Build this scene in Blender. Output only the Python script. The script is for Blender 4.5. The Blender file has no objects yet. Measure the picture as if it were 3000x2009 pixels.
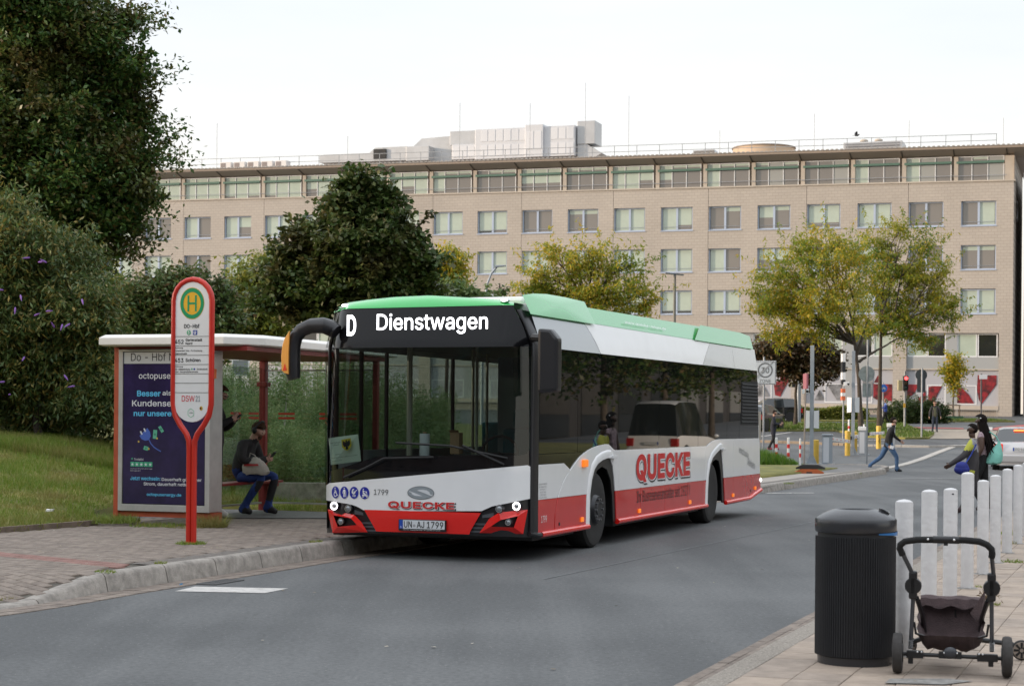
import bpy, bmesh, math, random
import numpy as np
from mathutils import Vector, Matrix, noise as mnoise

random.seed(7)
RNG = np.random.default_rng(7)
S = bpy.context.scene
COL = S.collection
R = math.radians

# ------------------------------------------------------------------ camera
FOC, EYE, HOR, ROLL = 5249.0, 1.56, 1228.0, 0.008        # focal length and horizon row of a 3000 x 2009 frame
cam_d = bpy.data.cameras.new("camera")
cam = bpy.data.objects.new("camera", cam_d)
COL.objects.link(cam)
S.camera = cam
cam.location = (0, 0, EYE)
cam.rotation_euler = (R(90), -ROLL, 0)
cam_d.sensor_width = 36
cam_d.lens = FOC / 3000 * 36
cam_d.shift_y = (HOR - 1004.5) / 3000
cam_d.clip_start = 0.1
cam_d.clip_end = 3000
cam_d.dof.use_dof = True
cam_d.dof.focus_distance = 21.0
cam_d.dof.aperture_fstop = 6.3

# ------------------------------------------------------------------ sky and sun
SUN_EL, SUN_AZ = 8.0, -96.0          # low evening sun far to the left of the view (azimuth from +Y, negative = left)
W = bpy.data.worlds.new("World")
S.world = W
W.use_nodes = True
wn, wl = W.node_tree.nodes, W.node_tree.links
wn.clear()
w_out = wn.new("ShaderNodeOutputWorld")
w_bg = wn.new("ShaderNodeBackground")
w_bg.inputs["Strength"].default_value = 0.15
sky = wn.new("ShaderNodeTexSky")
sky.sky_type = 'NISHITA'
sky.sun_disc = False
sky.sun_elevation = R(SUN_EL)
sky.sun_rotation = R(SUN_AZ)
sky.air_density = 1.0
sky.dust_density = 1.5
w_tc = wn.new("ShaderNodeTexCoord")
w_map = wn.new("ShaderNodeMapping")
w_map.inputs["Scale"].default_value = (1.6, 1.6, 7.0)
w_map.inputs["Rotation"].default_value = (0.0, R(14), 0.0)
wl.new(w_tc.outputs["Generated"], w_map.inputs["Vector"])
w_no = wn.new("ShaderNodeTexNoise")
w_no.inputs["Scale"].default_value = 1.3
w_no.inputs["Detail"].default_value = 6
w_no.inputs["Roughness"].default_value = 0.55
wl.new(w_map.outputs[0], w_no.inputs["Vector"])
w_rp = wn.new("ShaderNodeMapRange")
w_rp.inputs["From Min"].default_value = 0.30
w_rp.inputs["From Max"].default_value = 0.72
w_rp.inputs["To Min"].default_value = 0.72
w_rp.inputs["To Max"].default_value = 0.93
wl.new(w_no.outputs["Fac"], w_rp.inputs["Value"])
w_mix = wn.new("ShaderNodeMix")
w_mix.data_type = 'RGBA'
wl.new(w_rp.outputs[0], w_mix.inputs["Factor"])
wl.new(sky.outputs[0], w_mix.inputs["A"])
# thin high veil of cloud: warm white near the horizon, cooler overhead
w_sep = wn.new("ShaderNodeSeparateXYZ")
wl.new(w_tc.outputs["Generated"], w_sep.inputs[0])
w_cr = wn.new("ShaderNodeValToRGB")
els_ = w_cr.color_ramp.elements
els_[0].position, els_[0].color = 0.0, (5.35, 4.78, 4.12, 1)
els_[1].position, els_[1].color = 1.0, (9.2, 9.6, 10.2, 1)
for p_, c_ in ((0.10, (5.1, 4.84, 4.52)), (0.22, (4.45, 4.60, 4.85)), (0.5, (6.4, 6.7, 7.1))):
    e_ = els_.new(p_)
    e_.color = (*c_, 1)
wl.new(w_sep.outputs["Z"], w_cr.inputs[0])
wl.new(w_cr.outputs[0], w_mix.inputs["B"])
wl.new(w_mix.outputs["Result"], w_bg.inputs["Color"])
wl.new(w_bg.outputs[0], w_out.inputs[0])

sun_d = bpy.data.lights.new("sun", 'SUN')
sun_d.energy = 2.8
sun_d.angle = R(4)
sun_d.color = (1.0, 0.80, 0.62)
sun_o = bpy.data.objects.new("sun", sun_d)
COL.objects.link(sun_o)
sd = Vector((math.sin(R(SUN_AZ)) * math.cos(R(SUN_EL)), math.cos(R(SUN_AZ)) * math.cos(R(SUN_EL)), math.sin(R(SUN_EL))))
sun_o.rotation_euler = (-sd).to_track_quat('-Z', 'Y').to_euler()
sun_o.location = (-60, 20, 40)

S.view_settings.view_transform = 'Standard'
S.view_settings.look = 'None'
S.view_settings.gamma = 1
S.view_settings.exposure = 0.68
S.view_settings.use_curve_mapping = False
S.cycles.max_bounces = 8
S.cycles.transparent_max_bounces = 16

# ------------------------------------------------------------------ helpers
def gz(y):
    """height of the ground at distance y: level by the bus, rising gently towards the offices"""
    t = y - 60
    return 0.0 if t < -10 else (0.026 * (t + 10) ** 2 / 40 if t < 10 else 0.026 * t)

def at(px, py, y):
    """world point seen at a place of the 3000 x 2009 photograph at depth y"""
    X, V = px - 1500, py - HOR
    u, v = X + ROLL * V, V - ROLL * X
    return Vector((u / FOC * y, y, EYE - v / FOC * y))

MATS = {}
def mat(name, rgb, rough=0.5, metal=0.0, var=0.0, vs=4.0, bump=0.0, bs=40.0, coat=0.0, spec=0.5, emit=None, es=0.0, detail=4.0, tint=None):
    if name in MATS:
        return MATS[name]
    m = bpy.data.materials.new(name)
    m.use_nodes = True
    nt = m.node_tree
    b = nt.nodes["Principled BSDF"]
    b.inputs["Base Color"].default_value = (*rgb, 1)
    b.inputs["Roughness"].default_value = rough
    b.inputs["Metallic"].default_value = metal
    b.inputs["Coat Weight"].default_value = coat
    b.inputs["Coat Roughness"].default_value = 0.05
    b.inputs["Specular IOR Level"].default_value = spec
    if emit:
        b.inputs["Emission Color"].default_value = (*emit, 1)
        b.inputs["Emission Strength"].default_value = es
    if var or bump:
        tc = nt.nodes.new("ShaderNodeTexCoord")
    if var:
        n = nt.nodes.new("ShaderNodeTexNoise")
        n.inputs["Scale"].default_value = vs
        n.inputs["Detail"].default_value = detail
        n.inputs["Roughness"].default_value = 0.65
        nt.links.new(tc.outputs["Object"], n.inputs["Vector"])
        r = nt.nodes.new("ShaderNodeValToRGB")
        t = tint or (1, 1, 1)
        r.color_ramp.elements[0].position = 0.3
        r.color_ramp.elements[1].position = 0.7
        r.color_ramp.elements[0].color = (*[max(0, c * (1 - var)) for c in rgb], 1)
        r.color_ramp.elements[1].color = (*[min(1, c * (1 + var) * k) for c, k in zip(rgb, t)], 1)
        nt.links.new(n.outputs["Fac"], r.inputs[0])
        nt.links.new(r.outputs[0], b.inputs["Base Color"])
    if bump:
        n2 = nt.nodes.new("ShaderNodeTexNoise")
        n2.inputs["Scale"].default_value = bs
        n2.inputs["Detail"].default_value = 4
        nt.links.new(tc.outputs["Object"], n2.inputs["Vector"])
        bp = nt.nodes.new("ShaderNodeBump")
        bp.inputs["Strength"].default_value = bump
        bp.inputs["Distance"].default_value = 0.02
        nt.links.new(n2.outputs["Fac"], bp.inputs["Height"])
        nt.links.new(bp.outputs[0], b.inputs["Normal"])
    MATS[name] = m
    return m

def glass_mat(name, tint, gloss_rough=0.01, ior=1.5):
    """thin tinted pane: tinted see-through plus Fresnel reflection"""
    m = bpy.data.materials.new(name)
    m.use_nodes = True
    nt = m.node_tree
    nt.nodes.clear()
    o = nt.nodes.new("ShaderNodeOutputMaterial")
    tr = nt.nodes.new("ShaderNodeBsdfTransparent")
    tr.inputs[0].default_value = (*tint, 1)
    gl = nt.nodes.new("ShaderNodeBsdfGlossy")
    gl.inputs["Roughness"].default_value = gloss_rough
    fr = nt.nodes.new("ShaderNodeLayerWeight")          # Schlick reflectance, the same from both sides
    fr.inputs[0].default_value = 0.5
    pw = nt.nodes.new("ShaderNodeMath"); pw.operation = 'POWER'; pw.inputs[1].default_value = 5
    ma = nt.nodes.new("ShaderNodeMath"); ma.operation = 'MULTIPLY_ADD'; ma.inputs[1].default_value = 0.94; ma.inputs[2].default_value = 0.05
    nt.links.new(fr.outputs["Facing"], pw.inputs[0])
    nt.links.new(pw.outputs[0], ma.inputs[0])
    mx = nt.nodes.new("ShaderNodeMixShader")
    nt.links.new(ma.outputs[0], mx.inputs[0])
    nt.links.new(tr.outputs[0], mx.inputs[1])
    nt.links.new(gl.outputs[0], mx.inputs[2])
    nt.links.new(mx.outputs[0], o.inputs[0])
    return m

def leaf_mat(name, cols, trans=0.35, patch=None, ps=0.35, rough=0.45):
    """foliage: every leaf takes its own tone from cols; patch blends a second tone in by position"""
    m = bpy.data.materials.new(name)
    m.use_nodes = True
    nt = m.node_tree
    nt.nodes.clear()
    o = nt.nodes.new("ShaderNodeOutputMaterial")
    g = nt.nodes.new("ShaderNodeNewGeometry")
    r = nt.nodes.new("ShaderNodeValToRGB")
    els = r.color_ramp.elements
    while len(els) < len(cols):
        els.new(0.5)
    for i, c in enumerate(cols):
        els[i].position = i / max(1, len(cols) - 1)
        els[i].color = (*c, 1)
    nt.links.new(g.outputs["Random Per Island"], r.inputs[0])
    colr = r.outputs[0]
    if patch:
        tc = nt.nodes.new("ShaderNodeTexCoord")
        n = nt.nodes.new("ShaderNodeTexNoise")
        n.inputs["Scale"].default_value = ps
        n.inputs["Detail"].default_value = 3
        nt.links.new(tc.outputs["Object"], n.inputs["Vector"])
        mr = nt.nodes.new("ShaderNodeMapRange")
        mr.inputs["From Min"].default_value = 0.48
        mr.inputs["From Max"].default_value = 0.66
        nt.links.new(n.outputs["Fac"], mr.inputs["Value"])
        ml = nt.nodes.new("ShaderNodeMath")
        ml.operation = 'MULTIPLY'
        ml.inputs[1].default_value = patch[1]
        nt.links.new(mr.outputs[0], ml.inputs[0])
        mx = nt.nodes.new("ShaderNodeMix")
        mx.data_type = 'RGBA'
        nt.links.new(ml.outputs[0], mx.inputs["Factor"])
        nt.links.new(colr, mx.inputs["A"])
        mx.inputs["B"].default_value = (*patch[0], 1)
        colr = mx.outputs["Result"]
    p = nt.nodes.new("ShaderNodeBsdfPrincipled")
    p.inputs["Roughness"].default_value = rough
    p.inputs["Specular IOR Level"].default_value = 0.35
    t = nt.nodes.new("ShaderNodeBsdfTranslucent")
    s = nt.nodes.new("ShaderNodeMixShader")
    s.inputs[0].default_value = trans
    nt.links.new(colr, p.inputs["Base Color"])
    nt.links.new(colr, t.inputs[0])
    nt.links.new(p.outputs[0], s.inputs[1])
    nt.links.new(t.outputs[0], s.inputs[2])
    nt.links.new(s.outputs[0], o.inputs[0])
    return m

class MB:
    """collects shapes into one mesh object"""
    def __init__(self):
        self.v, self.f, self.mi = [], [], []
        self.cur = 0
    def m(self, i):
        self.cur = i
        return self
    def add(self, vs, fs):
        o = len(self.v)
        self.v += [tuple(p) for p in vs]
        self.f += [tuple(i + o for i in q) for q in fs]
        self.mi += [self.cur] * len(fs)
        return self
    def quad(self, *p):
        return self.add(p, [tuple(range(len(p)))])
    def box(self, x0, x1, y0, y1, z0, z1):
        vs = [(x, y, z) for z in (z0, z1) for y in (y0, y1) for x in (x0, x1)]
        return self.add(vs, [(0, 2, 3, 1), (4, 5, 7, 6), (0, 1, 5, 4), (2, 6, 7, 3), (0, 4, 6, 2), (1, 3, 7, 5)])
    def obox(self, c, ux, uy, sx, sy, z0, z1):
        """upright box: centre c (x, y), horizontal axes ux, uy, half sizes sx, sy"""
        pts = [(c[0] + a * ux[0] * sx + b * uy[0] * sy, c[1] + a * ux[1] * sx + b * uy[1] * sy) for a, b in ((-1, -1), (1, -1), (1, 1), (-1, 1))]
        return self.prism(pts, z0, z1)
    def prism(self, pts, z0, z1):
        n = len(pts)
        vs = [(p[0], p[1], z0) for p in pts] + [(p[0], p[1], z1) for p in pts]
        fs = [tuple(range(n))[::-1], tuple(range(n, 2 * n))] + [(i, (i + 1) % n, n + (i + 1) % n, n + i) for i in range(n)]
        return self.add(vs, fs)
    def prismv(self, pts, vec):
        """3-D polygon swept along vec"""
        n = len(pts)
        vec = Vector(vec)
        vs = [Vector(p) for p in pts] + [Vector(p) + vec for p in pts]
        return self.add(vs, [tuple(range(n))[::-1], tuple(range(n, 2 * n))] + [(i, (i + 1) % n, n + (i + 1) % n, n + i) for i in range(n)])
    def tube(self, path, rad, n=8, cap=True):
        path = [Vector(p) for p in path]
        rs = rad if hasattr(rad, '__len__') else [rad] * len(path)
        vs, fs = [], []
        up = None
        for i, p in enumerate(path):
            a, b = path[max(0, i - 1)], path[min(len(path) - 1, i + 1)]
            t = (b - a).normalized()
            if up is None:
                up = Vector((0, 0, 1)) if abs(t.z) < 0.9 else Vector((1, 0, 0))
            s = t.cross(up)
            if s.length < 1e-6:
                s = t.cross(Vector((0, 1, 0)))
            s.normalize()
            up = s.cross(t).normalized()
            for k in range(n):
                an = 2 * math.pi * k / n
                vs.append(p + s * (math.cos(an) * rs[i]) + up * (math.sin(an) * rs[i]))
        for i in range(len(path) - 1):
            for k in range(n):
                fs.append((i * n + k, i * n + (k + 1) % n, (i + 1) * n + (k + 1) % n, (i + 1) * n + k))
        if cap:
            fs.append(tuple(range(n))[::-1])
            fs.append(tuple(range((len(path) - 1) * n, len(path) * n)))
        return self.add(vs, fs)
    def lathe(self, prof, c=(0, 0, 0), n=24, axis='z'):
        """prof: (radius, height) pairs turned about an axis"""
        vs, fs = [], []
        for r, h in prof:
            for k in range(n):
                a = 2 * math.pi * k / n
                p = (r * math.cos(a), r * math.sin(a), h)
                if axis == 'y':
                    p = (p[0], h, p[1])
                elif axis == 'x':
                    p = (h, p[0], p[1])
                vs.append((p[0] + c[0], p[1] + c[1], p[2] + c[2]))
        for i in range(len(prof) - 1):
            for k in range(n):
                fs.append((i * n + k, i * n + (k + 1) % n, (i + 1) * n + (k + 1) % n, (i + 1) * n + k))
        fs.append(tuple(range(n))[::-1])
        fs.append(tuple(range((len(prof) - 1) * n, len(prof) * n)))
        return self.add(vs, fs)
    def ball(self, c, rx, ry=None, rz=None, nu=12, nv=8):
        ry, rz = ry or rx, rz or rx
        vs, fs = [], []
        for j in range(nv + 1):
            th = math.pi * j / nv
            for k in range(nu):
                a = 2 * math.pi * k / nu
                vs.append((c[0] + rx * math.sin(th) * math.cos(a), c[1] + ry * math.sin(th) * math.sin(a), c[2] + rz * math.cos(th)))
        for j in range(nv):
            for k in range(nu):
                fs.append((j * nu + k, (j + 1) * nu + k, (j + 1) * nu + (k + 1) % nu, j * nu + (k + 1) % nu))
        return self.add(vs, fs)
    def mesh(self, name, mats, smooth=False, bevel=0.0, tri=False):
        me = bpy.data.meshes.new(name)
        me.from_pydata([tuple(p) for p in self.v], [], self.f)
        for q in (mats if isinstance(mats, (list, tuple)) else [mats]):
            me.materials.append(q)
        me.polygons.foreach_set("material_index", self.mi)
        bm = bmesh.new()
        bm.from_mesh(me)
        if bevel:
            bmesh.ops.remove_doubles(bm, verts=bm.verts, dist=1e-5)
            ed = [e for e in bm.edges if len(e.link_faces) == 2 and e.calc_face_angle(0) > 0.5]
            bmesh.ops.bevel(bm, geom=ed, offset=bevel, segments=2, affect='EDGES', clamp_overlap=True, profile=0.6)
        bmesh.ops.recalc_face_normals(bm, faces=bm.faces)
        if smooth:
            for fc in bm.faces:
                fc.smooth = True
            for e in bm.edges:
                if len(e.link_faces) == 2 and e.calc_face_angle(0) > R(smooth if smooth is not True else 40):
                    e.smooth = False
        bm.to_mesh(me)
        bm.free()
        me.update()
        return me
    def build(self, name, mats, parent=None, smooth=False, bevel=0.0):
        return link(name, self.mesh(name, mats, smooth, bevel), parent)

def link(name, me, parent=None):
    o = bpy.data.objects.new(name, me)
    COL.objects.link(o)
    if parent:
        o.parent = parent
    return o

def tag(o, label=None, cat=None, group=None, kind=None):
    for k, v in (("label", label), ("category", cat), ("group", group), ("kind", kind)):
        if v:
            o[k] = v
    return o

def thing(name, label, cat, loc=(0, 0, 0), rz=0.0, group=None):
    o = bpy.data.objects.new(name, None)
    o.empty_display_size = 0.2
    COL.objects.link(o)
    o.location = loc
    o.rotation_euler = (0, 0, rz)
    return tag(o, label, cat, group)

def copy_tree(o, parent=None):
    c = o.copy()
    COL.objects.link(c)
    if parent:
        c.parent = parent
    for ch in list(o.children):
        copy_tree(ch, c)
    return c

def struct(o):
    o["kind"] = "structure"
    return o

def fast_mesh(name, V, F, mats, mi=None):
    """V (n,3), F (m,k) numpy arrays -> mesh"""
    me = bpy.data.meshes.new(name)
    n, (m, k) = len(V), F.shape
    me.vertices.add(n)
    me.vertices.foreach_set("co", np.ascontiguousarray(V, dtype=np.float32).ravel())
    me.loops.add(m * k)
    me.loops.foreach_set("vertex_index", np.ascontiguousarray(F, dtype=np.int32).ravel())
    me.polygons.add(m)
    me.polygons.foreach_set("loop_start", np.arange(0, m * k, k, dtype=np.int32))
    for q in (mats if isinstance(mats, (list, tuple)) else [mats]):
        me.materials.append(q)
    if mi is not None:
        me.polygons.foreach_set("material_index", np.asarray(mi, dtype=np.int32))
    me.update(calc_edges=True)
    return me

def leaf_quads(C, L, Wd, rng, droop=0.0, updir=0.25):
    """leaf-shaped quads at points C: length L, width Wd, random pose with upper sides mostly upwards"""
    n = len(C)
    d = rng.normal(size=(n, 3))
    d[:, 2] = d[:, 2] * 0.7 - droop
    d /= np.linalg.norm(d, axis=1)[:, None]
    nn = rng.normal(size=(n, 3))
    nn[:, 2] += updir * 3
    s = np.cross(d, nn)
    s /= (np.linalg.norm(s, axis=1)[:, None] + 1e-9)
    Ls = (L * rng.uniform(0.6, 1.3, n))[:, None]
    Ws = (Wd * rng.uniform(0.6, 1.3, n))[:, None]
    V = np.empty((n, 4, 3))
    V[:, 0] = C
    V[:, 1] = C + d * Ls * 0.5 + s * Ws * 0.5
    V[:, 2] = C + d * Ls
    V[:, 3] = C + d * Ls * 0.5 - s * Ws * 0.5
    F = np.arange(n * 4).reshape(n, 4)
    return V.reshape(-1, 3), F

def clump_points(blobs, ncl, nper, sig, rng, shell=0.55, flat=1.0, hang=0.0, sprig=0.35, reach=0.45, skin=0.86):
    """leaf positions: dense leaf clumps with gaps between them through each blob (x, y, z, rx, ry, rz),
    plus loose sprigs that break the outline"""
    vol = np.array([b[3] * b[4] + b[3] * b[5] + b[4] * b[5] for b in blobs])
    share = vol / vol.sum()
    out = []
    for b, sh in zip(blobs, share):
        k = max(3, int(ncl * sh))
        d = rng.normal(size=(k, 3))
        d /= np.linalg.norm(d, axis=1)[:, None]
        rr = (shell + (1 - shell) * rng.random(k) ** 0.5) * skin
        R3 = np.array(b[3:6])
        c = np.array(b[:3]) + d * rr[:, None] * R3
        ax = d + rng.normal(size=(k, 3)) * 0.5          # each clump is drawn out along its own twig
        ax /= np.linalg.norm(ax, axis=1)[:, None]
        sg = sig * rng.uniform(0.55, 1.35, k)
        nn = np.maximum(4, (nper * rng.uniform(0.5, 1.5, k)).astype(int))
        for i in range(k):
            t = rng.uniform(-0.5, 1.0, nn[i])[:, None] * sg[i] * 2.0
            p = c[i] + ax[i] * t + np.clip(rng.normal(size=(nn[i], 3)), -1.45, 1.45) * sg[i] * np.array([0.62, 0.62, 0.62 * flat])
            if hang:
                p[:, 2] -= np.abs(rng.normal(size=nn[i])) * hang
            out.append(p)
        ns = int(k * sprig)                              # sprigs
        if ns:
            d = rng.normal(size=(ns, 3)); d[:, 2] = np.abs(d[:, 2]) * 0.8 - 0.2
            d /= np.linalg.norm(d, axis=1)[:, None]
            st = np.array(b[:3]) + d * R3 * skin * 0.92
            ln = sig * 4.2 * reach * rng.uniform(0.4, 1.6, ns)
            dd = d + np.array([0, 0, 0.45]) + rng.normal(size=(ns, 3)) * 0.3
            dd /= np.linalg.norm(dd, axis=1)[:, None]
            m = max(5, int(nper * 0.45))
            t = rng.random((ns, m))
            p = st[:, None, :] + dd[:, None, :] * (t * ln[:, None])[:, :, None] + rng.normal(size=(ns, m, 3)) * (sig * 0.30 * (1.15 - t))[:, :, None]
            out.append(p.reshape(-1, 3))
    return np.concatenate(out)

def ui_font():
    """a plain grotesque face that ships with Blender itself; None keeps the built-in one"""
    import os
    try:
        return bpy.data.fonts.load(os.path.join(bpy.utils.system_resource('DATAFILES'), "fonts", "Inter.woff2"))
    except Exception:
        return None
FONT = ui_font()

def text_mesh(body, w, h, bold=0.0, shear=0.0, spacing=1.0, fit=True, res=3):
    """lettering as a mesh in its own plane, fitted to a w x h box centred on the origin"""
    from mathutils.geometry import delaunay_2d_cdt, interpolate_bezier
    cu = bpy.data.curves.new("lettering", 'FONT')
    cu.body = body
    cu.size = 1
    if FONT:
        cu.font = FONT
    cu.shear = shear
    cu.space_character = spacing
    ob = bpy.data.objects.new("lettering", cu)
    COL.objects.link(ob)
    dg = bpy.context.evaluated_depsgraph_get()
    cv = ob.evaluated_get(dg).to_curve(dg)
    loops = []
    for sp in cv.splines:
        bp = sp.bezier_points
        P = []
        n = len(bp)
        for i in range(n):
            p, q = bp[i], bp[(i + 1) % n]
            seg = interpolate_bezier(p.co, p.handle_right, q.handle_left, q.co, res + 1)
            straight = (p.handle_right - p.co).cross(q.co - p.co).length < 1e-5 and (q.handle_left - q.co).cross(q.co - p.co).length < 1e-5
            P += [Vector((t.x, t.y)) for t in (seg[:1] if straight else seg[:-1])]
        Q = [p for i, p in enumerate(P) if (p - P[i - 1]).length > 1e-4]
        if len(Q) > 2:
            loops.append(Q)
    ob.to_curve_clear()
    bpy.data.objects.remove(ob)
    if bold:                                     # heavier face: outlines moved outwards, counters inwards
        out = []
        for L in loops:
            n = len(L)
            N = []
            for i in range(n):
                d0, d1 = (L[i] - L[i - 1]).normalized(), (L[(i + 1) % n] - L[i]).normalized()
                t = (d0 + d1)
                t = t.normalized() if t.length > 1e-6 else d0
                c = max(0.5, d0.dot(t))
                N.append(L[i] + Vector((-t.y, t.x)) * (bold * SIDE / c))
            out.append(N)
        loops = out
    verts, edges = [], []
    for L in loops:
        o = len(verts)
        verts += L
        edges += [(o + i, o + (i + 1) % len(L)) for i in range(len(L))]
    v2, _, f2, *_ = delaunay_2d_cdt(verts, edges, [], 1, 1e-5)
    A0 = np.array([(p.x, p.y) for L in loops for p in L])
    A1 = np.array([(p.x, p.y) for L in loops for p in L[1:] + L[:1]])
    cs = np.array([sum((np.array(v2[i]) for i in f), np.zeros(2)) / len(f) for f in f2])
    F = []
    for k0_ in range(0, len(cs), 400):
        c = cs[k0_:k0_ + 400]
        x, y = c[:, 0:1], c[:, 1:2]
        up = (A0[None, :, 1] <= y) & (A1[None, :, 1] > y)
        dn = (A0[None, :, 1] > y) & (A1[None, :, 1] <= y)
        s_ = (A1[None, :, 0] - A0[None, :, 0]) * (y - A0[None, :, 1]) - (x - A0[None, :, 0]) * (A1[None, :, 1] - A0[None, :, 1])
        wn_ = (up & (s_ > 0)).sum(1) - (dn & (s_ < 0)).sum(1)
        F += [tuple(f2[k0_ + i]) for i in np.nonzero(wn_)[0]]
    co = np.array([(p.x, p.y, 0) for p in v2], dtype=np.float32)
    used = sorted({i for f in F for i in f})
    lo, hi = co[used].min(0), co[used].max(0)
    sx = w / (hi[0] - lo[0])
    sy = h / (hi[1] - lo[1]) if h else sx
    co[:, 0] = (co[:, 0] - (lo[0] + hi[0]) / 2) * sx
    co[:, 1] = (co[:, 1] - (lo[1] + hi[1]) / 2) * sy
    mp = {i: k for k, i in enumerate(used)}
    co = co[used]
    me = bpy.data.meshes.new("lettering")
    me.from_pydata([tuple(map(float, p)) for p in co], [], [tuple(mp[i] for i in f) for f in F])
    me.update()
    return me, co
SIDE = 1.0

def put_text(name, body, c, right, up, w, h, m, parent=None, align='c', **kw):
    """lettering centred at c in the plane of right and up (3-D unit vectors)"""
    me, co = text_mesh(body, w, h, **kw)
    right, up = Vector(right).normalized(), Vector(up).normalized()
    nrm = right.cross(up)
    M = Matrix((right, up, nrm)).transposed().to_4x4()
    ww = co[:, 0].max() - co[:, 0].min()
    off = right * (ww / 2 if align == 'l' else (-ww / 2 if align == 'r' else 0))
    M.translation = Vector(c) + off
    me.transform(M)
    me.materials.clear()
    me.materials.append(m)
    return link(name, me, parent)

def disc(mb, c, right, up, rx, ry=None, n=24, r_in=None, a0=0.0, a1=2 * math.pi):
    """flat disc or ring (r_in as a share of the outer radius) on a plane"""
    c, right, up = Vector(c), Vector(right), Vector(up)
    ry = ry or rx
    full = abs(a1 - a0 - 2 * math.pi) < 1e-6
    k = n if full else n + 1
    P = [c + right * (math.cos(a0 + (a1 - a0) * i / n) * rx) + up * (math.sin(a0 + (a1 - a0) * i / n) * ry) for i in range(k)]
    if r_in is None:
        if full:
            mb.add(P, [tuple(range(k))])
        else:
            mb.add([c] + P, [(0, i + 1, i + 2) for i in range(k - 1)])
    else:
        Q = [c + (p - c) * r_in for p in P]
        mb.add(P + Q, [(i, (i + 1) % k, k + (i + 1) % k, k + i) for i in range(k if full else k - 1)])
    return mb

# ================================================================== ground, road, pavements
def asphalt(name, c0, c1, speck=0.8):
    m = bpy.data.materials.new(name)
    m.use_nodes = True
    nt = m.node_tree
    b = nt.nodes["Principled BSDF"]
    b.inputs["Roughness"].default_value = 0.78
    b.inputs["Specular IOR Level"].default_value = 0.4
    tc = nt.nodes.new("ShaderNodeTexCoord")
    n1 = nt.nodes.new("ShaderNodeTexNoise"); n1.inputs["Scale"].default_value = 0.35; n1.inputs["Detail"].default_value = 6
    n2 = nt.nodes.new("ShaderNodeTexNoise"); n2.inputs["Scale"].default_value = 24; n2.inputs["Detail"].default_value = 9; n2.inputs["Roughness"].default_value = 0.75
    n3 = nt.nodes.new("ShaderNodeTexVoronoi"); n3.inputs["Scale"].default_value = 17
    mp = nt.nodes.new("ShaderNodeMapping"); mp.inputs["Rotation"].default_value = (0, 0, R(20)); mp.inputs["Scale"].default_value = (1.6, 0.12, 1)
    n4 = nt.nodes.new("ShaderNodeTexNoise"); n4.inputs["Scale"].default_value = 0.9; n4.inputs["Detail"].default_value = 5
    for n in (n1, n2, n3):
        nt.links.new(tc.outputs["Object"], n.inputs["Vector"])
    nt.links.new(tc.outputs["Object"], mp.inputs["Vector"])
    nt.links.new(mp.outputs[0], n4.inputs["Vector"])
    ad = nt.nodes.new("ShaderNodeMath"); ad.operation = 'ADD'
    nt.links.new(n1.outputs["Fac"], ad.inputs[0]); nt.links.new(n4.outputs["Fac"], ad.inputs[1])
    r = nt.nodes.new("ShaderNodeMapRange"); r.inputs["From Min"].default_value = 0.84; r.inputs["From Max"].default_value = 1.16
    nt.links.new(ad.outputs[0], r.inputs["Value"])
    mx = nt.nodes.new("ShaderNodeMix"); mx.data_type = 'RGBA'
    mx.inputs["A"].default_value = (*c0, 1); mx.inputs["B"].default_value = (*c1, 1)
    nt.links.new(r.outputs[0], mx.inputs["Factor"])
    r2 = nt.nodes.new("ShaderNodeMapRange"); r2.inputs["From Min"].default_value = 0.3; r2.inputs["From Max"].default_value = 0.75
    r2.inputs["To Min"].default_value = 0.45; r2.inputs["To Max"].default_value = 1.6
    nt.links.new(n2.outputs["Fac"], r2.inputs["Value"])
    mu = nt.nodes.new("ShaderNodeMix"); mu.data_type = 'RGBA'; mu.blend_type = 'MULTIPLY'; mu.inputs["Factor"].default_value = speck
    nt.links.new(mx.outputs["Result"], mu.inputs["A"]); nt.links.new(r2.outputs[0], mu.inputs["B"])
    # pale chippings
    r3 = nt.nodes.new("ShaderNodeMapRange"); r3.inputs["From Min"].default_value = 0.13; r3.inputs["From Max"].default_value = 0.08
    r3.inputs["To Max"].default_value = 0.45
    nt.links.new(n3.outputs["Distance"], r3.inputs["Value"])
    m3 = nt.nodes.new("ShaderNodeMix"); m3.data_type = 'RGBA'; m3.inputs["B"].default_value = (0.30, 0.29, 0.27, 1)
    nt.links.new(r3.outputs[0], m3.inputs["Factor"]); nt.links.new(mu.outputs["Result"], m3.inputs["A"])
    nt.links.new(m3.outputs["Result"], b.inputs["Base Color"])
    bp = nt.nodes.new("ShaderNodeBump"); bp.inputs["Strength"].default_value = 0.35; bp.inputs["Distance"].default_value = 0.01
    nt.links.new(n2.outputs["Fac"], bp.inputs["Height"]); nt.links.new(bp.outputs[0], b.inputs["Normal"])
    return m

M_road = asphalt("asphalt_road", (0.074, 0.077, 0.078), (0.112, 0.115, 0.115))
M_path = asphalt("asphalt_path", (0.115, 0.112, 0.108), (0.155, 0.150, 0.144))
M_dark_asphalt = asphalt("asphalt_dark", (0.060, 0.062, 0.065), (0.085, 0.088, 0.09))
M_conc = mat("concrete_kerb", (0.285, 0.258, 0.228), 0.85, var=0.34, vs=9, bump=0.5, bs=90)
M_agg = mat("exposed_aggregate", (0.30, 0.265, 0.225), 0.9, var=0.45, vs=60, bump=0.8, bs=120)
M_paver = mat("paver_grey_tan", (0.215, 0.176, 0.145), 0.9, var=0.28, vs=9, bump=0.4, bs=70)
M_paver2 = mat("paver_brown", (0.185, 0.150, 0.124), 0.9, var=0.28, vs=9, bump=0.4, bs=70)
M_paver_red = mat("paver_red", (0.235, 0.130, 0.108), 0.9, var=0.25, vs=9, bump=0.4, bs=70)
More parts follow.
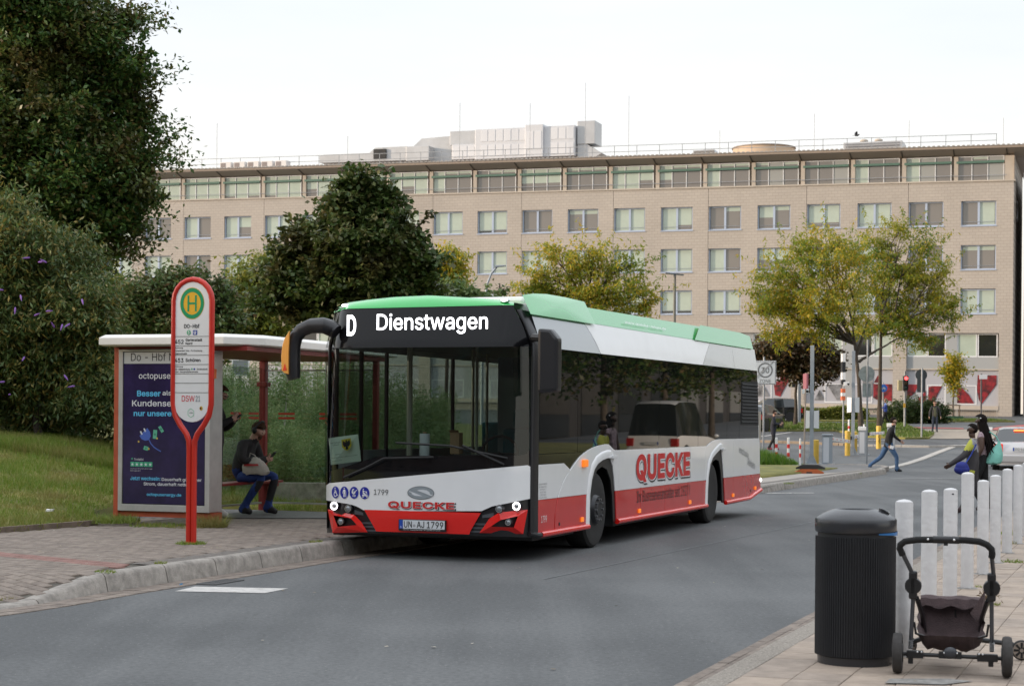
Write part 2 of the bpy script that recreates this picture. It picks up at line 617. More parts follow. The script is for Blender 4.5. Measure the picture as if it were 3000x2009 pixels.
M_joint = mat("joint_sand", (0.085, 0.075, 0.06), 0.95, var=0.3, vs=10)
M_tact = mat("tactile_dark", (0.145, 0.128, 0.112), 0.9, var=0.35, vs=22, bump=0.8, bs=60)
M_slab = mat("slab_tan", (0.335, 0.268, 0.212), 0.85, var=0.20, vs=5, bump=0.3, bs=80)
M_slab2 = mat("slab_tan_worn", (0.29, 0.235, 0.19), 0.85, var=0.24, vs=6, bump=0.3, bs=80)
M_mark = mat("road_paint", (0.47, 0.45, 0.425), 0.8, var=0.25, vs=9)
M_redlane = mat("red_lane", (0.36, 0.085, 0.075), 0.8, var=0.15, vs=2)
M_grasssoil = mat("grass_ground", (0.125, 0.145, 0.040), 0.95, var=0.45, vs=1.3, tint=(1.3, 1.0, 0.8))
M_concrete_path = mat("pale_path", (0.30, 0.27, 0.235), 0.9, var=0.2, vs=1.2)

def sheet(name, xs, ys, zf, m, kind=True):
    V = [(x, y, zf(x, y)) for y in ys for x in xs]
    n = len(xs)
    F = [(j * n + i, j * n + i + 1, (j + 1) * n + i + 1, (j + 1) * n + i) for j in range(len(ys) - 1) for i in range(n - 1)]
    me = fast_mesh(name, np.array(V), np.array(F), m)
    me.polygons.foreach_set("use_smooth", [True] * len(me.polygons))
    return struct(link(name, me))

sheet("road", [-900, -300, -60, -20, 0, 20, 60, 300, 900],
      [-700, -60, 0, 20, 40, 50, 52.5, 55, 57.5, 60, 62.5, 65, 67.5, 70, 80, 100, 120, 150, 400, 1600],
      lambda x, y: gz(min(y, 160)), M_road)

def subdiv_poly(pts, n=1):
    return pts

def flat_poly(name, pts, dz, m, parent=None, structure=True, skirt=0.0):
    """polygon laid on the ground, dz above it; skirt gives it an edge going down"""
    P = [(p[0], p[1], gz(p[1]) + dz) for p in pts]
    bm = bmesh.new()
    vs = [bm.verts.new(p) for p in P]
    f = bm.faces.new(vs)
    bmesh.ops.triangulate(bm, faces=[f])
    bmesh.ops.subdivide_edges(bm, edges=[e for e in bm.edges if e.calc_length() > 12], cuts=3, use_grid_fill=False)
    for v in bm.verts:
        v.co.z = gz(v.co.y) + dz
    if skirt:
        be = [e for e in bm.edges if e.is_boundary]
        r = bmesh.ops.extrude_edge_only(bm, edges=be)
        for v in r["geom"]:
            if isinstance(v, bmesh.types.BMVert):
                v.co.z -= skirt
    bmesh.ops.recalc_face_normals(bm, faces=bm.faces)
    me = bpy.data.meshes.new(name)
    bm.to_mesh(me)
    bm.free()
    me.materials.append(m)
    o = link(name, me, parent)
    return struct(o) if structure and not parent else o

# ---- left pavement, its kerb stones and gutter
KD = Vector((0.3657, 0.9307, 0)).normalized()       # direction of the left kerb beyond the bend
KERB = [(-5.15, 12.2), (-4.55, 13.35), (-4.10, 14.30), (-3.88, 14.84), (-3.55, 15.85), (-3.20, 16.80), (-2.87, 17.62), (-2.55, 18.50), (-2.24, 19.40)]
k0 = Vector((-2.24, 19.40, 0))
for i in range(1, 38):
    q = k0 + KD * (i * 1.0)
    KERB.append((q.x, q.y))
def kerb_h(y):
    return 0.025 + (0.17 - 0.025) * min(1, max(0, (y - 14.75) / 1.1))
def off_line(pts, d):
    """polyline shifted d to the left of its direction"""
    out = []
    for i, p in enumerate(pts):
        a, b = pts[max(0, i - 1)], pts[min(len(pts) - 1, i + 1)]
        t = Vector((b[0] - a[0], b[1] - a[1])).normalized()
        out.append((p[0] - t.y * d, p[1] + t.x * d))
    return out
K_face, K_top, K_back = KERB, off_line(KERB, 0.06), off_line(KERB, 0.18)
K_tact, K_gut = off_line(KERB, 0.44), off_line(KERB, -0.30)
def pave_z(x, y):
    return kerb_h(y) if y > 14.75 else 0.025
pav_left = off_line(KERB, 3.2)
lawn_edge = [(-8.6, 15.2), (-7.0, 19.1), (-6.05, 21.2), (-5.72, 21.9), (-5.27, 22.85)]
VERGE_A, VERGE_B = Vector((-3.45, 26.85, 0)), Vector((-2.15, 26.35, 0))     # where paving ends beyond the shelter
pp = [(p[0], p[1]) for p in K_back if p[1] < 26.6]
tail = [(VERGE_B.x + 0.55, VERGE_B.y + 0.1), (VERGE_A.x, VERGE_A.y), (-5.25, 27.4), (-5.6, 24.0), (-5.27, 22.85), (-5.72, 21.9), (-6.05, 21.2), (-7.0, 19.1), (-8.6, 15.2), (-8.9, 12.2)]
poly = pp + tail
bm = bmesh.new()
f = bm.faces.new([bm.verts.new((p[0], p[1], 0)) for p in poly])
bmesh.ops.triangulate(bm, faces=[f])
for _ in range(2):
    bmesh.ops.subdivide_edges(bm, edges=[e for e in bm.edges if e.calc_length() > 0.8], cuts=1)
    bmesh.ops.triangulate(bm, faces=[q for q in bm.faces if len(q.verts) > 3])
for v in bm.verts:
    v.co.z = pave_z(v.co.x, v.co.y) - 0.014
me = bpy.data.meshes.new("pavement")
bm.to_mesh(me); bm.free()
me.materials.append(M_joint)
pavement = struct(link("pavement", me))

def in_poly(x, y, poly):
    c = False
    j = len(poly) - 1
    for i in range(len(poly)):
        xi, yi = poly[i]; xj, yj = poly[j]
        if (yi > y) != (yj > y) and x < (xj - xi) * (y - yi) / (yj - yi) + xi:
            c = not c
        j = i
    return c

def brick_verts(c, u, v, hx, hy, zf, top=0.0, ch=0.006, low=0.03):
    """top and sides of one paver with a small chamfer; zf gives the surface height"""
    V, out = [], []
    for k, s in ((ch, 0.0), (0.0, -ch)):
        for a, b in ((-1, -1), (1, -1), (1, 1), (-1, 1)):
            x = c[0] + u[0] * a * (hx - k) + v[0] * b * (hy - k)
            y = c[1] + u[1] * a * (hx - k) + v[1] * b * (hy - k)
            V.append((x, y, zf(x, y) + top + s))
    for i in range(4):
        V.append((V[4 + i][0], V[4 + i][1], V[4 + i][2] - low))
    F = [(0, 1, 2, 3)] + [(4 + i, 4 + (i + 1) % 4, (i + 1) % 4, i) for i in range(4)] + [(8 + i, 8 + (i + 1) % 4, 4 + (i + 1) % 4, 4 + i) for i in range(4)]
    return V, F

# pavers in running bond, turned across the footway, with one red band
bu, bv = Vector((0.759, -0.651, 0)), Vector((0.651, 0.759, 0))
band0 = Vector((-5.20, 18.28, 0))
K_low = off_line(KERB, 0.21)
clip = [p for p in K_low if p[1] < 16.4] + [(p[0], p[1]) for p in K_tact if 16.7 < p[1] < 26.6] + tail
cells = []
for j in range(-120, 120):
    for i in range(-70, 70):
        du = (i + 0.5 * (j % 2)) * 0.204
        dv = j * 0.104
        x = -4.5 + bu.x * du + bv.x * dv
        y = 18.0 + bu.y * du + bv.y * dv
        if 12.6 < y < 24.6 and x / y > -0.30 and in_poly(x, y, clip):
            cells.append((math.hypot(x, y), x, y))
cells.sort()
def paver_mi(x, y):
    w = (Vector((x, y, 0)) - band0).dot(bv)
    return 2 if -0.32 < w < 0.02 else (1 if random.random() < 0.4 else 0)
rest = MB()
for k, (d, x, y) in enumerate(cells):
    top = random.uniform(-0.002, 0.002)
    V, F = brick_verts((x, y), bu, bv, 0.098, 0.048, pave_z, top)
    mi = paver_mi(x, y)
    if k < 300:
        MB().add(V, F).build("paver", (M_paver, M_paver2, M_paver_red)[mi], pavement)
    else:
        rest.m(mi).add(V, F)
tag(rest.build("paver", [M_paver, M_paver2, M_paver_red], pavement), kind="stuff")
# smooth asphalt inside and beyond the shelter
far = [(p[0], p[1]) for p in K_tact if p[1] >= 24.35 and p[1] < 26.6] + tail[:3] + [(-5.6, 24.6)]
bm = bmesh.new()
f = bm.faces.new([bm.verts.new((p[0], p[1], 0.168)) for p in far])
me = bpy.data.meshes.new("shelter_floor"); bm.to_mesh(me); bm.free(); me.materials.append(M_path)
link("asphalt_surface", me, pavement)

# kerb stones
kerb = struct(thing("kerb", None, None))
for i in range(len(KERB) - 1):
    g = 0.008
    def q(line, i, t, z):
        a, b = line[i], line[i + 1]
        return (a[0] + (b[0] - a[0]) * t, a[1] + (b[1] - a[1]) * t, z)
    sec = []
    for t in (g, 0.35, 0.7, 1 - g):
        y = q(K_face, i, t, 0)[1]
        h = kerb_h(y) if not 14.0 < y < 16 else kerb_h(y)
        ch = min(0.035, h * 0.5)
        f0 = Vector(q(K_face, i, t, -0.05)); f1 = Vector(q(K_face, i, t, 0)); tp = Vector(q(K_top, i, t, h)); bk = Vector(q(K_back, i, t, h)); b0 = Vector(q(K_back, i, t, -0.05))
        e1 = f1.lerp(tp, 0.72); e1.z = h - ch
        e2 = tp.lerp(bk, 0.15); e2.z = h
        tp.z = h - ch * 0.3
        sec.append([f0, e1, tp, e2, bk, b0])
    mb = MB()
    vs = [p for s in sec for p in s]
    fs = [(a * 6 + k, a * 6 + (k + 1) % 6, (a + 1) * 6 + (k + 1) % 6, (a + 1) * 6 + k) for a in range(3) for k in range(6)] + [tuple(range(6))[::-1], tuple(range(18, 24))]
    mb.add(vs, fs).build("kerb_stone", M_conc, kerb, smooth=35)
# rough dark strip behind the kerb
mb = MB()
for i in range(5, len(KERB) - 1):
    a, b, c, d = K_back[i], K_back[i + 1], K_tact[i + 1], K_tact[i]
    z0, z1 = kerb_h(a[1]), kerb_h(b[1])
    mb.quad((*a, z0 - 0.004), (*b, z1 - 0.004), (*c, z1 - 0.002), (*d, z0 - 0.002))
mb.build("tactile_strip", M_tact, pavement)
# gutter: two courses of stones along the kerb
gut = struct(thing("gutter", None, None))
mb = MB()
for i in range(0, 26):
    for r_ in range(2):
        La, Lb = off_line(KERB, -0.005 - 0.15 * r_), off_line(KERB, -0.145 - 0.15 * r_)
        n = 5
        for k in range(n):
            t0, t1 = (k + 0.03) / n, (k + 0.97) / n
            P = [(La[i][0] + (La[i + 1][0] - La[i][0]) * t0, La[i][1] + (La[i + 1][1] - La[i][1]) * t0), (La[i][0] + (La[i + 1][0] - La[i][0]) * t1, La[i][1] + (La[i + 1][1] - La[i][1]) * t1),
                 (Lb[i][0] + (Lb[i + 1][0] - Lb[i][0]) * t1, Lb[i][1] + (Lb[i + 1][1] - Lb[i][1]) * t1), (Lb[i][0] + (Lb[i + 1][0] - Lb[i][0]) * t0, Lb[i][1] + (Lb[i + 1][1] - Lb[i][1]) * t0)]
            z = 0.007 + random.uniform(-0.0015, 0.0015)
            if i < 10:
                MB().prism(P, -0.02, z).build("gutter_stone", (M_paver, M_paver2)[random.random() < 0.5], gut)
            else:
                mb.prism(P, -0.02, z)
tag(mb.build("gutter_stone", M_paver, gut), kind="stuff")
# drain grate in the gutter
dg_ = thing("drain_grate", "dark slotted drain grate in the gutter beside the kerb", "drain")
gx = Vector((-2.84, 16.95, 0)); gd = Vector((0.36, 0.933, 0)); gn = Vector((0.933, -0.36, 0))
mb = MB()
for k in range(11):
    c = gx + gd * ((k - 5) * 0.045) + gn * 0.11
    mb.obox((c.x, c.y), gd, gn, 0.012, 0.08, 0.004, 0.009)
mb.build("bar", mat("cast_iron", (0.10, 0.10, 0.10), 0.7, 0.3), dg_)
mb = MB()
for s in (0.02, 0.20):
    c = gx + gn * s
    mb.obox((c.x, c.y), gd, gn, 0.27, 0.012, 0.0, 0.011)
for s in (-0.26, 0.26):
    c = gx + gn * 0.11 + gd * s
    mb.obox((c.x, c.y), gd, gn, 0.012, 0.08, 0.0, 0.010)
mb.build("frame", mat("cast_iron", (0.05, 0.05, 0.052)), dg_)
# painted marks
flat_poly("road_marking", [(-3.00, 16.00), (-2.90, 16.46), (-2.03, 16.34), (-2.18, 15.90)], 0.004, M_mark)
flat_poly("road_marking", [(5.56, 38.75), (5.50, 39.0), (6.62, 39.32), (6.62, 39.10)], 0.008, M_mark)
flat_poly("road_marking", [(10.5, 49.6), (10.55, 49.8), (13.6, 50.4), (13.6, 50.2)], 0.008, mat("worn_paint", (0.26, 0.26, 0.25), 0.8, var=0.4, vs=5))
flat_poly("road_seam", [(0.3, 17.5), (0.325, 17.5), (5.8, 30.5), (5.76, 30.5)], 0.004, mat("seam_pale", (0.145, 0.15, 0.152), 0.85, var=0.3, vs=3))

rngr = np.random.default_rng(12)
M_crack = mat("crack_dark", (0.030, 0.031, 0.032), 0.9)
for p0_, p1_ in (((4.6, 27.0), (8.3, 36.0)),):
    n_ = 16
    L_ = [(p0_[0] + (p1_[0] - p0_[0]) * t / n_ + rngr.normal() * 0.03, p0_[1] + (p1_[1] - p0_[1]) * t / n_) for t in range(n_ + 1)]
    V_ = [(x + d, y, 0.0035) for x, y in L_ for d in (-0.001 - 0.004 * rngr.random(), 0.002)]
    struct(link("road_crack", fast_mesh("road_crack", np.array(V_), np.array([(2 * i, 2 * i + 1, 2 * i + 3, 2 * i + 2) for i in range(n_)]), M_crack)))
# ---- plaza on the near right: kerb strip, gutter, slabs
PD, PN = Vector((0.345, 0.939, 0)).normalized(), Vector((0.939, -0.345, 0)).normalized()
PO = Vector((1.64, 11.42, 0))
def pl(n, d):
    return PO + PN * n + PD * d
plaza = struct(MB().prism([tuple(pl(a, b))[:2] for a, b in ((0, -8), (12, -8), (12, 30), (0, 30))], -0.05, 0.026).build("plaza", M_joint))
kerb2 = struct(thing("plaza_kerb", None, None))
for k in range(-4, 28):
    P = [tuple(pl(a, b))[:2] for a, b in ((-0.17, k + 0.004), (-0.003, k + 0.004), (-0.003, k + 0.996), (-0.17, k + 0.996))]
    MB().prism(P, -0.05, 0.036).build("kerb_stone", M_agg, kerb2, bevel=0.008)
gut2 = struct(thing("plaza_gutter", None, None))
for k in range(-12, 60):
    for r_ in range(2):
        o_ = 0.15 * (r_ % 2)
        P = [tuple(pl(a, b))[:2] for a, b in ((-0.325 + 0.077 * r_, k * 0.3 + o_ + 0.004), (-0.252 + 0.077 * r_, k * 0.3 + o_ + 0.004), (-0.252 + 0.077 * r_, k * 0.3 + o_ + 0.296), (-0.325 + 0.077 * r_, k * 0.3 + o_ + 0.296))]
        MB().prism(P, -0.02, 0.008 + random.uniform(-0.0015, 0.0015)).build("gutter_stone", (M_paver, M_paver2)[random.random() < 0.5], gut2)
slabs = []
for i in range(0, 34):
    for j in range(-12, 70):
        c = pl(0.155 + i * 0.303, j * 0.303)
        if c.y > 7.5 and c.x / c.y < 0.55 and c.y < 30:
            slabs.append((math.hypot(c.x, c.y), c.x, c.y))
slabs.sort()
rest = MB()
zf = lambda x, y: 0.04
for k, (d, x, y) in enumerate(slabs):
    V, F = brick_verts((x, y), PD, PN, 0.1495, 0.1495, zf, random.uniform(-0.0025, 0.0025), ch=0.003)
    mi = int(random.random() < 0.35)
    if k < 300:
        MB().add(V, F).build("slab", (M_slab, M_slab2)[mi], plaza)
    else:
        rest.m(mi).add(V, F)
tag(rest.build("slab", [M_slab, M_slab2], plaza), kind="stuff")
# worn cement patch beside the bin
flat_poly("cement_patch", [(2.18, 10.42), (2.52, 10.38), (2.72, 10.52), (2.60, 10.62), (2.25, 10.60)], 0.047, mat("cement", (0.22, 0.21, 0.195), 0.9, var=0.4, vs=12))

# ---- far pavement beyond the bus, parking entrance, islands
fk = [(3.2, 33.3), (5.46, 39.2), (7.37, 44.2), (9.29, 49.35), (11.45, 55.3), (11.95, 56.9)]
isl = fk + [(12.0, 57.8), (11.5, 58.6), (10.4, 58.9), (8.3, 59.2), (3, 60.5), (-6, 63), (-6, 45), (0.6, 36)]
flat_poly("far_pavement", isl, 0.12, M_path, skirt=0.13)
flat_poly("pale_footway", [(3.4, 33.9), (5.6, 39.5), (7.5, 44.4), (9.4, 49.5), (11.2, 54.6), (9.6, 52.8), (7.4, 50.0), (4.6, 45.2), (1.6, 38.5)], 0.126, M_concrete_path)
flat_poly("footway_strip", [(p[0], p[1]) for p in K_back if 26.0 < p[1] < 40] + [(p[0], p[1]) for p in off_line(KERB, 1.8) if 26.4 < p[1] < 40][::-1], 0.160, M_path, skirt=0.17)
fkerb = struct(thing("far_kerb", None, None))
def kerb_run(pts, w, h0, h1, parent, m, step=1.0, name="kerb_stone"):
    """row of kerb stones along a polyline"""
    L = [0]
    for a, b in zip(pts, pts[1:]):
        L.append(L[-1] + math.hypot(b[0] - a[0], b[1] - a[1]))
    def pos(s):
        for i in range(len(pts) - 1):
            if s <= L[i + 1] or i == len(pts) - 2:
                t = (s - L[i]) / (L[i + 1] - L[i])
                a, b = pts[i], pts[i + 1]
                d = Vector((b[0] - a[0], b[1] - a[1])).normalized()
                return Vector((a[0] + (b[0] - a[0]) * t, a[1] + (b[1] - a[1]) * t)), d
    s = 0
    while s < L[-1] - 0.05:
        e = min(L[-1], s + step)
        a, da = pos(s + 0.012); b, db = pos(e - 0.012)
        na, nb = Vector((-da.y, da.x)), Vector((-db.y, db.x))
        P = [a, b, b + nb * w, a + na * w]
        za, zb = gz(a.y), gz(b.y)
        Z = [za, zb, zb, za]
        V = [(p.x, p.y, z + h0) for p, z in zip(P, Z)] + [(p.x, p.y, z + h1) for p, z in zip(P, Z)]
        MB().add(V, [(0, 3, 2, 1), (4, 5, 6, 7), (0, 1, 5, 4), (1, 2, 6, 5), (2, 3, 7, 6), (3, 0, 4, 7)]).build(name, m, parent, bevel=0.015)
        s = e
kerb_run([(p[0] + 0.05, p[1]) for p in fk] + [(12.05, 57.8), (11.5, 58.7), (10.4, 59.0)], 0.16, -0.05, 0.137, fkerb, M_conc)
fk2 = struct(thing("flush_kerb", None, None))
kerb_run([(12.05, 57.6), (13.6, 61.6), (15.35, 66.6), (17.6, 73.2), (20.2, 80.6)], 0.3, -0.02, 0.035, fk2, mat("pale_concrete", (0.40, 0.37, 0.33), 0.85, var=0.2, vs=3), 2.0)
fk3 = struct(thing("entrance_kerb", None, None))
kerb_run([(14.7, 78.9), (16.4, 78.5), (18.2, 78.0), (20.0, 78.6), (22.5, 82.0)], 0.35, -0.02, 0.10, fk3, mat("pale_concrete", (0.40, 0.37, 0.33)), 1.2)
fk4 = struct(thing("parking_kerb", None, None))
kerb_run([(7.0, 84.2), (11.5, 82.5), (13.4, 80.7), (14.7, 79.4)], 0.3, -0.02, 0.12, fk4, mat("brown_kerb", (0.24, 0.19, 0.14), 0.9, var=0.3, vs=2), 1.5)
flat_poly("parking_floor", [(3, 84), (11.5, 83), (14.9, 79.5), (20, 79.2), (22, 89), (17.6, 89.2), (17.8, 99), (3, 99)], 0.01, M_dark_asphalt)
flat_poly("road_marking", [(15.0, 97.0), (15.2, 97.0), (12.6, 90.0), (12.4, 90.0)], 0.02, M_mark)
flat_poly("road_marking", [(16.6, 86.0), (18.2, 86.3), (18.2, 86.6), (16.6, 86.3)], 0.02, M_mark)
M_setts = mat("tan_setts", (0.30, 0.255, 0.205), 0.9, var=0.2, vs=3)
flat_poly("sett_paving", [(20.6, 88.4), (26.4, 90.0), (28.3, 100.2), (26.9, 104.6), (23.6, 104.5), (22.6, 96.0)], 0.03, M_setts)
flat_poly("cycle_lane", [(14.0, 112.6), (24.0, 108.8), (27.0, 107.2), (26.6, 105.4), (23.4, 107.0), (14.0, 110.2)], 0.03, M_redlane)
flat_poly("cycle_crossing", [(27.9, 104.4), (29.6, 109.5), (34.5, 118.5), (38, 116.0), (33.0, 105.0), (28.9, 100.4)], 0.03, M_redlane)
flat_poly("road_marking", [(27.3, 103.6), (27.7, 103.3), (29.4, 109.6), (29.0, 109.9)], 0.035, M_mark)

# ================================================================== office building
BO = Vector((39.07, 140.0, 0))
BANG = R(18.5)
def wall_mat():
    m = bpy.data.materials.new("block_facade")
    m.use_nodes = True
    nt = m.node_tree
    b = nt.nodes["Principled BSDF"]
    b.inputs["Roughness"].default_value = 0.9
    tc = nt.nodes.new("ShaderNodeTexCoord")
    mp = nt.nodes.new("ShaderNodeMapping")
    mp.inputs["Rotation"].default_value = (R(90), 0, 0)
    br = nt.nodes.new("ShaderNodeTexBrick")
    br.inputs["Scale"].default_value = 1.0
    br.inputs["Brick Width"].default_value = 0.48
    br.inputs["Row Height"].default_value = 0.24
    br.inputs["Mortar Size"].default_value = 0.014
    br.inputs["Color1"].default_value = (0.400, 0.358, 0.310, 1)
    br.inputs["Color2"].default_value = (0.376, 0.336, 0.292, 1)
    br.inputs["Mortar"].default_value = (0.305, 0.270, 0.234, 1)
    no = nt.nodes.new("ShaderNodeTexNoise")
    no.inputs["Scale"].default_value = 0.18
    no.inputs["Detail"].default_value = 5
    mr = nt.nodes.new("ShaderNodeMapRange")
    mr.inputs["From Min"].default_value = 0.3
    mr.inputs["From Max"].default_value = 0.7
    mr.inputs["To Min"].default_value = 0.92
    mr.inputs["To Max"].default_value = 1.06
    mu = nt.nodes.new("ShaderNodeMix")
    mu.data_type = 'RGBA'
    mu.blend_type = 'MULTIPLY'
    mu.inputs["Factor"].default_value = 1
    nt.links.new(tc.outputs["Object"], mp.inputs["Vector"])
    nt.links.new(mp.outputs[0], br.inputs["Vector"])
    nt.links.new(tc.outputs["Object"], no.inputs["Vector"])
    nt.links.new(no.outputs["Fac"], mr.inputs["Value"])
    nt.links.new(br.outputs["Color"], mu.inputs["A"])
    nt.links.new(mr.outputs[0], mu.inputs["B"])
    nt.links.new(mu.outputs["Result"], b.inputs["Base Color"])
    bp = nt.nodes.new("ShaderNodeBump")
    bp.inputs["Strength"].default_value = 0.4
    bp.inputs["Distance"].default_value = 0.02
    bp.invert = True
    nt.links.new(br.outputs["Fac"], bp.inputs["Height"])
    nt.links.new(bp.outputs[0], b.inputs["Normal"])
    return m
M_wall = wall_mat()
M_frame = mat("window_frame_blue_grey", (0.36, 0.42, 0.52), 0.45)
M_frame_w = mat("window_frame_white", (0.62, 0.63, 0.64), 0.45)
M_green = mat("awning_green", (0.085, 0.165, 0.13), 0.6)
M_blind = mat("blind_pale", (0.37, 0.43, 0.36), 0.15, spec=0.8, var=0.10, vs=0.9)
M_dim = mat("pane_dim", (0.16, 0.145, 0.13), 0.06, spec=1.0)
M_black = mat("pane_dark", (0.02, 0.022, 0.022), 0.04, spec=0.9)
M_mid = mat("pane_grey", (0.27, 0.27, 0.25), 0.08, spec=0.9)
M_stone = mat("pale_stone", (0.42, 0.37, 0.31), 0.85, var=0.12, vs=0.7)
M_soffit = mat("soffit", (0.36, 0.30, 0.25), 0.8)
M_rooftin = mat("roof_sheet", (0.33, 0.31, 0.29), 0.6)
M_zinc = mat("zinc_grey", (0.42, 0.43, 0.44), 0.45, 0.3, var=0.12, vs=0.6)
M_zinc2 = mat("plant_panel", (0.52, 0.53, 0.55), 0.5, 0.2)
M_grid = mat("grey_spandrel", (0.30, 0.31, 0.31), 0.7)
M_steel = mat("galvanised", (0.27, 0.285, 0.30), 0.5, 0.3, var=0.15, vs=6)

office = thing("office_building", "long beige office block with rows of windows and a glazed top storey behind the street", "office building", BO, R(180) - BANG)
SL = 0.0097
def zz(s, z):
    return z + SL * (s - 39)
S1 = 90.0
BAY, S0 = 4.047, 2.655
def slab_s(mb, s0, s1, y0, y1, z0, z1):
    """box along the facade following its slight fall"""
    V = [(s, y, zz(s, z)) for z in (z0, z1) for y in (y0, y1) for s in (s0, s1)]
    return mb.add(V, [(0, 2, 3, 1), (4, 5, 7, 6), (0, 1, 5, 4), (2, 6, 7, 3), (0, 4, 6, 2), (1, 3, 7, 5)])
rows = ((17.42, 19.36), (13.97, 15.89), (10.50, 12.47))
NB = 21
# facade: horizontal strips between window rows, piers between windows
mb = MB()
strips = [(8.97, 10.50), (12.47, 13.97), (15.89, 17.42), (19.36, 20.86)]
for z0, z1 in strips:
    for k in range(0, 11):                                   # panels between expansion joints
        a, b = 0.0 + 8.1 * k, 8.1 * (k + 1) - 0.03
        slab_s(mb, a, min(b, S1), -0.30, 0.0, z0, z1)
for z0, z1 in rows:
    edges = [0.0]
    for i in range(NB):
        c = S0 + BAY * i
        edges += [c - 1.345, c + 1.345]
    edges.append(S1)
    for a, b in zip(edges[::2], edges[1::2]):
        cut = [j * 8.1 for j in range(1, 11) if a < j * 8.1 - 0.03 < b]
        if cut:
            slab_s(mb, a, cut[0] - 0.03, -0.30, 0.0, z0, z1)
            slab_s(mb, cut[0], b, -0.30, 0.0, z0, z1)
        else:
            slab_s(mb, a, b, -0.30, 0.0, z0, z1)
slab_s(mb, 0.0, S1, -14, -0.45, 1.0, 20.86)
slab_s(mb, 0.0, S1, -14, -1.02, 20.86, 22.95)                    # body behind the facade
mb.build("wall", M_wall, office)
# windows: frame with two sashes; panes carry blinds at different heights
def window_frame_mesh(w, h, mull, bar=True):
    m_ = MB()
    t = 0.09
    m_.box(-w / 2, w / 2, -0.30, -0.16, 0, t); m_.box(-w / 2, w / 2, -0.30, -0.16, h - t, h)
    m_.box(-w / 2, -w / 2 + t, -0.30, -0.16, t, h - t); m_.box(w / 2 - t, w / 2, -0.30, -0.16, t, h - t)
    for x in mull:
        m_.box(x - 0.085, x + 0.085, -0.30, -0.14, t, h - t)
    return m_.mesh("window_frame", M_frame)
fr_me = window_frame_mesh(2.69, 1.94, (0,))
sill_me = MB().box(-1.40, 1.40, -0.16, 0.06, -0.07, -0.003).mesh("sill", M_frame)
rail_me = MB().box(-1.25, 1.25, -0.13, -0.11, 0.30, 0.33).mesh("safety_bar", mat("bar_grey", (0.25, 0.27, 0.3), 0.5))
def pane_mesh(w, h, frac, blind, low):
    """pane with a blind drawn over the upper share frac"""
    m_ = MB()
    zc = h * (1 - frac)
    if frac > 0:
        m_.m(0).quad((-w / 2, 0, zc), (w / 2, 0, zc), (w / 2, 0, h), (-w / 2, 0, h))
    if frac < 1:
        m_.m(1).quad((-w / 2, 0, 0), (w / 2, 0, 0), (w / 2, 0, zc), (-w / 2, 0, zc))
    return m_.mesh("pane", [blind, low])
PW, PH = 1.17, 1.76
pane_kinds = {k: pane_mesh(PW, PH, fr, M_blind, lo) for k, (fr, lo) in {
    'f': (1.0, M_dim), 'F': (0.9, M_black), 'd': (0.0, M_dim), 'h': (0.5, M_dim), 'q': (0.18, M_dim), 'l': (0.78, M_dim), 'k': (0.0, M_black), 'm': (0.85, M_dim)}.items()}
# what the photograph shows, first letter the pane nearer the street corner (bay 0 at the corner)
row_codes = [
    "fd dd ff ll qh qd lf ff qq dd mF ff hf fF ff ff hf df dd fh ff".split(),
    "qq dd hf ff hh df ff Ff lm ff ff mm Fm ff fl ff ff dd ff ff kk".split(),
    "ff dd kf kf kk FF FF ff hf ff ff ff ff ff ff ff ff ff ff ff ff".split()]
for (z0, z1), codes in zip(rows, row_codes):
    for i in range(NB):
        s = S0 + BAY * i
        w_ = link("window", fr_me, office)
        w_.location = (s, 0, zz(s, z0))
        link("sill", sill_me, w_)
        link("safety_bar", rail_me, w_)
        for k, dx in enumerate((-0.63, 0.63)):
            p = link("pane", pane_kinds[codes[i][k]], w_)
            p.location = (dx, -0.24, 0.09)
# top storey: recessed glazing between piers, green awning boxes
for i in range(NB + 1):
    mb = MB()
    s = 0.68 + BAY * i - BAY + 3.77 + 0.0
    slab_s(mb, s - 0.16 + 0.0, s + 0.16, -1.0, -0.55, 20.86, 22.95)
    mb.build("pier", M_stone, office)
mb = MB()
slab_s(mb, -0.05, 0.72, -1.0, -0.50, 20.86, 22.95)
mb.build("pier", M_stone, office)
mb = MB()
slab_s(mb, -0.12, S1, -0.95, 0.08, 20.865, 20.98)
mb.build("cornice", M_stone, office)
top_frame = MB()
w, h, t = 3.66, 2.0, 0.07
for a in (-w / 2, -w / 6, w / 6, w / 2 - t):
    top_frame.box(a, a + t, -0.78, -0.70, 0, h)
for z in (0, h - t, 1.52):
    top_frame.box(-w / 2 + t, w / 2 - t, -0.775, -0.705, z, z + t)
top_frame_me = top_frame.mesh("window_frame", M_frame_w)
awn_me = MB().box(-w / 2, w / 2, -0.70, -0.52, 1.42, 1.60).mesh("awning_box", M_green)
bar_me = MB().box(-w / 2 - 0.2, w / 2 + 0.2, -0.50, -0.47, 0.42, 0.46).mesh("guard_rail", mat("bar_grey", (0.25, 0.27, 0.3)))
TW = w / 3 - 0.09
top_panes = {k: pane_mesh(TW, 1.98, fr, M_blind, lo) for k, (fr, lo) in {'f': (1, M_dim), 'd': (0.12, M_dim), 'D': (0.0, M_dim), 'h': (0.62, M_dim), 'g': (0, M_mid), 'b': (0.86, M_dim)}.items()}
M_sky_pane = mat("pane_pale_blue", (0.35, 0.55, 0.68), 0.1, spec=0.8)
top_codes = "gdD Dgf DDf gDD dgd ddf ddh hff ddd hhh ddD ddb fhb fff ffh ffb bfb fff fff fff fff".split()
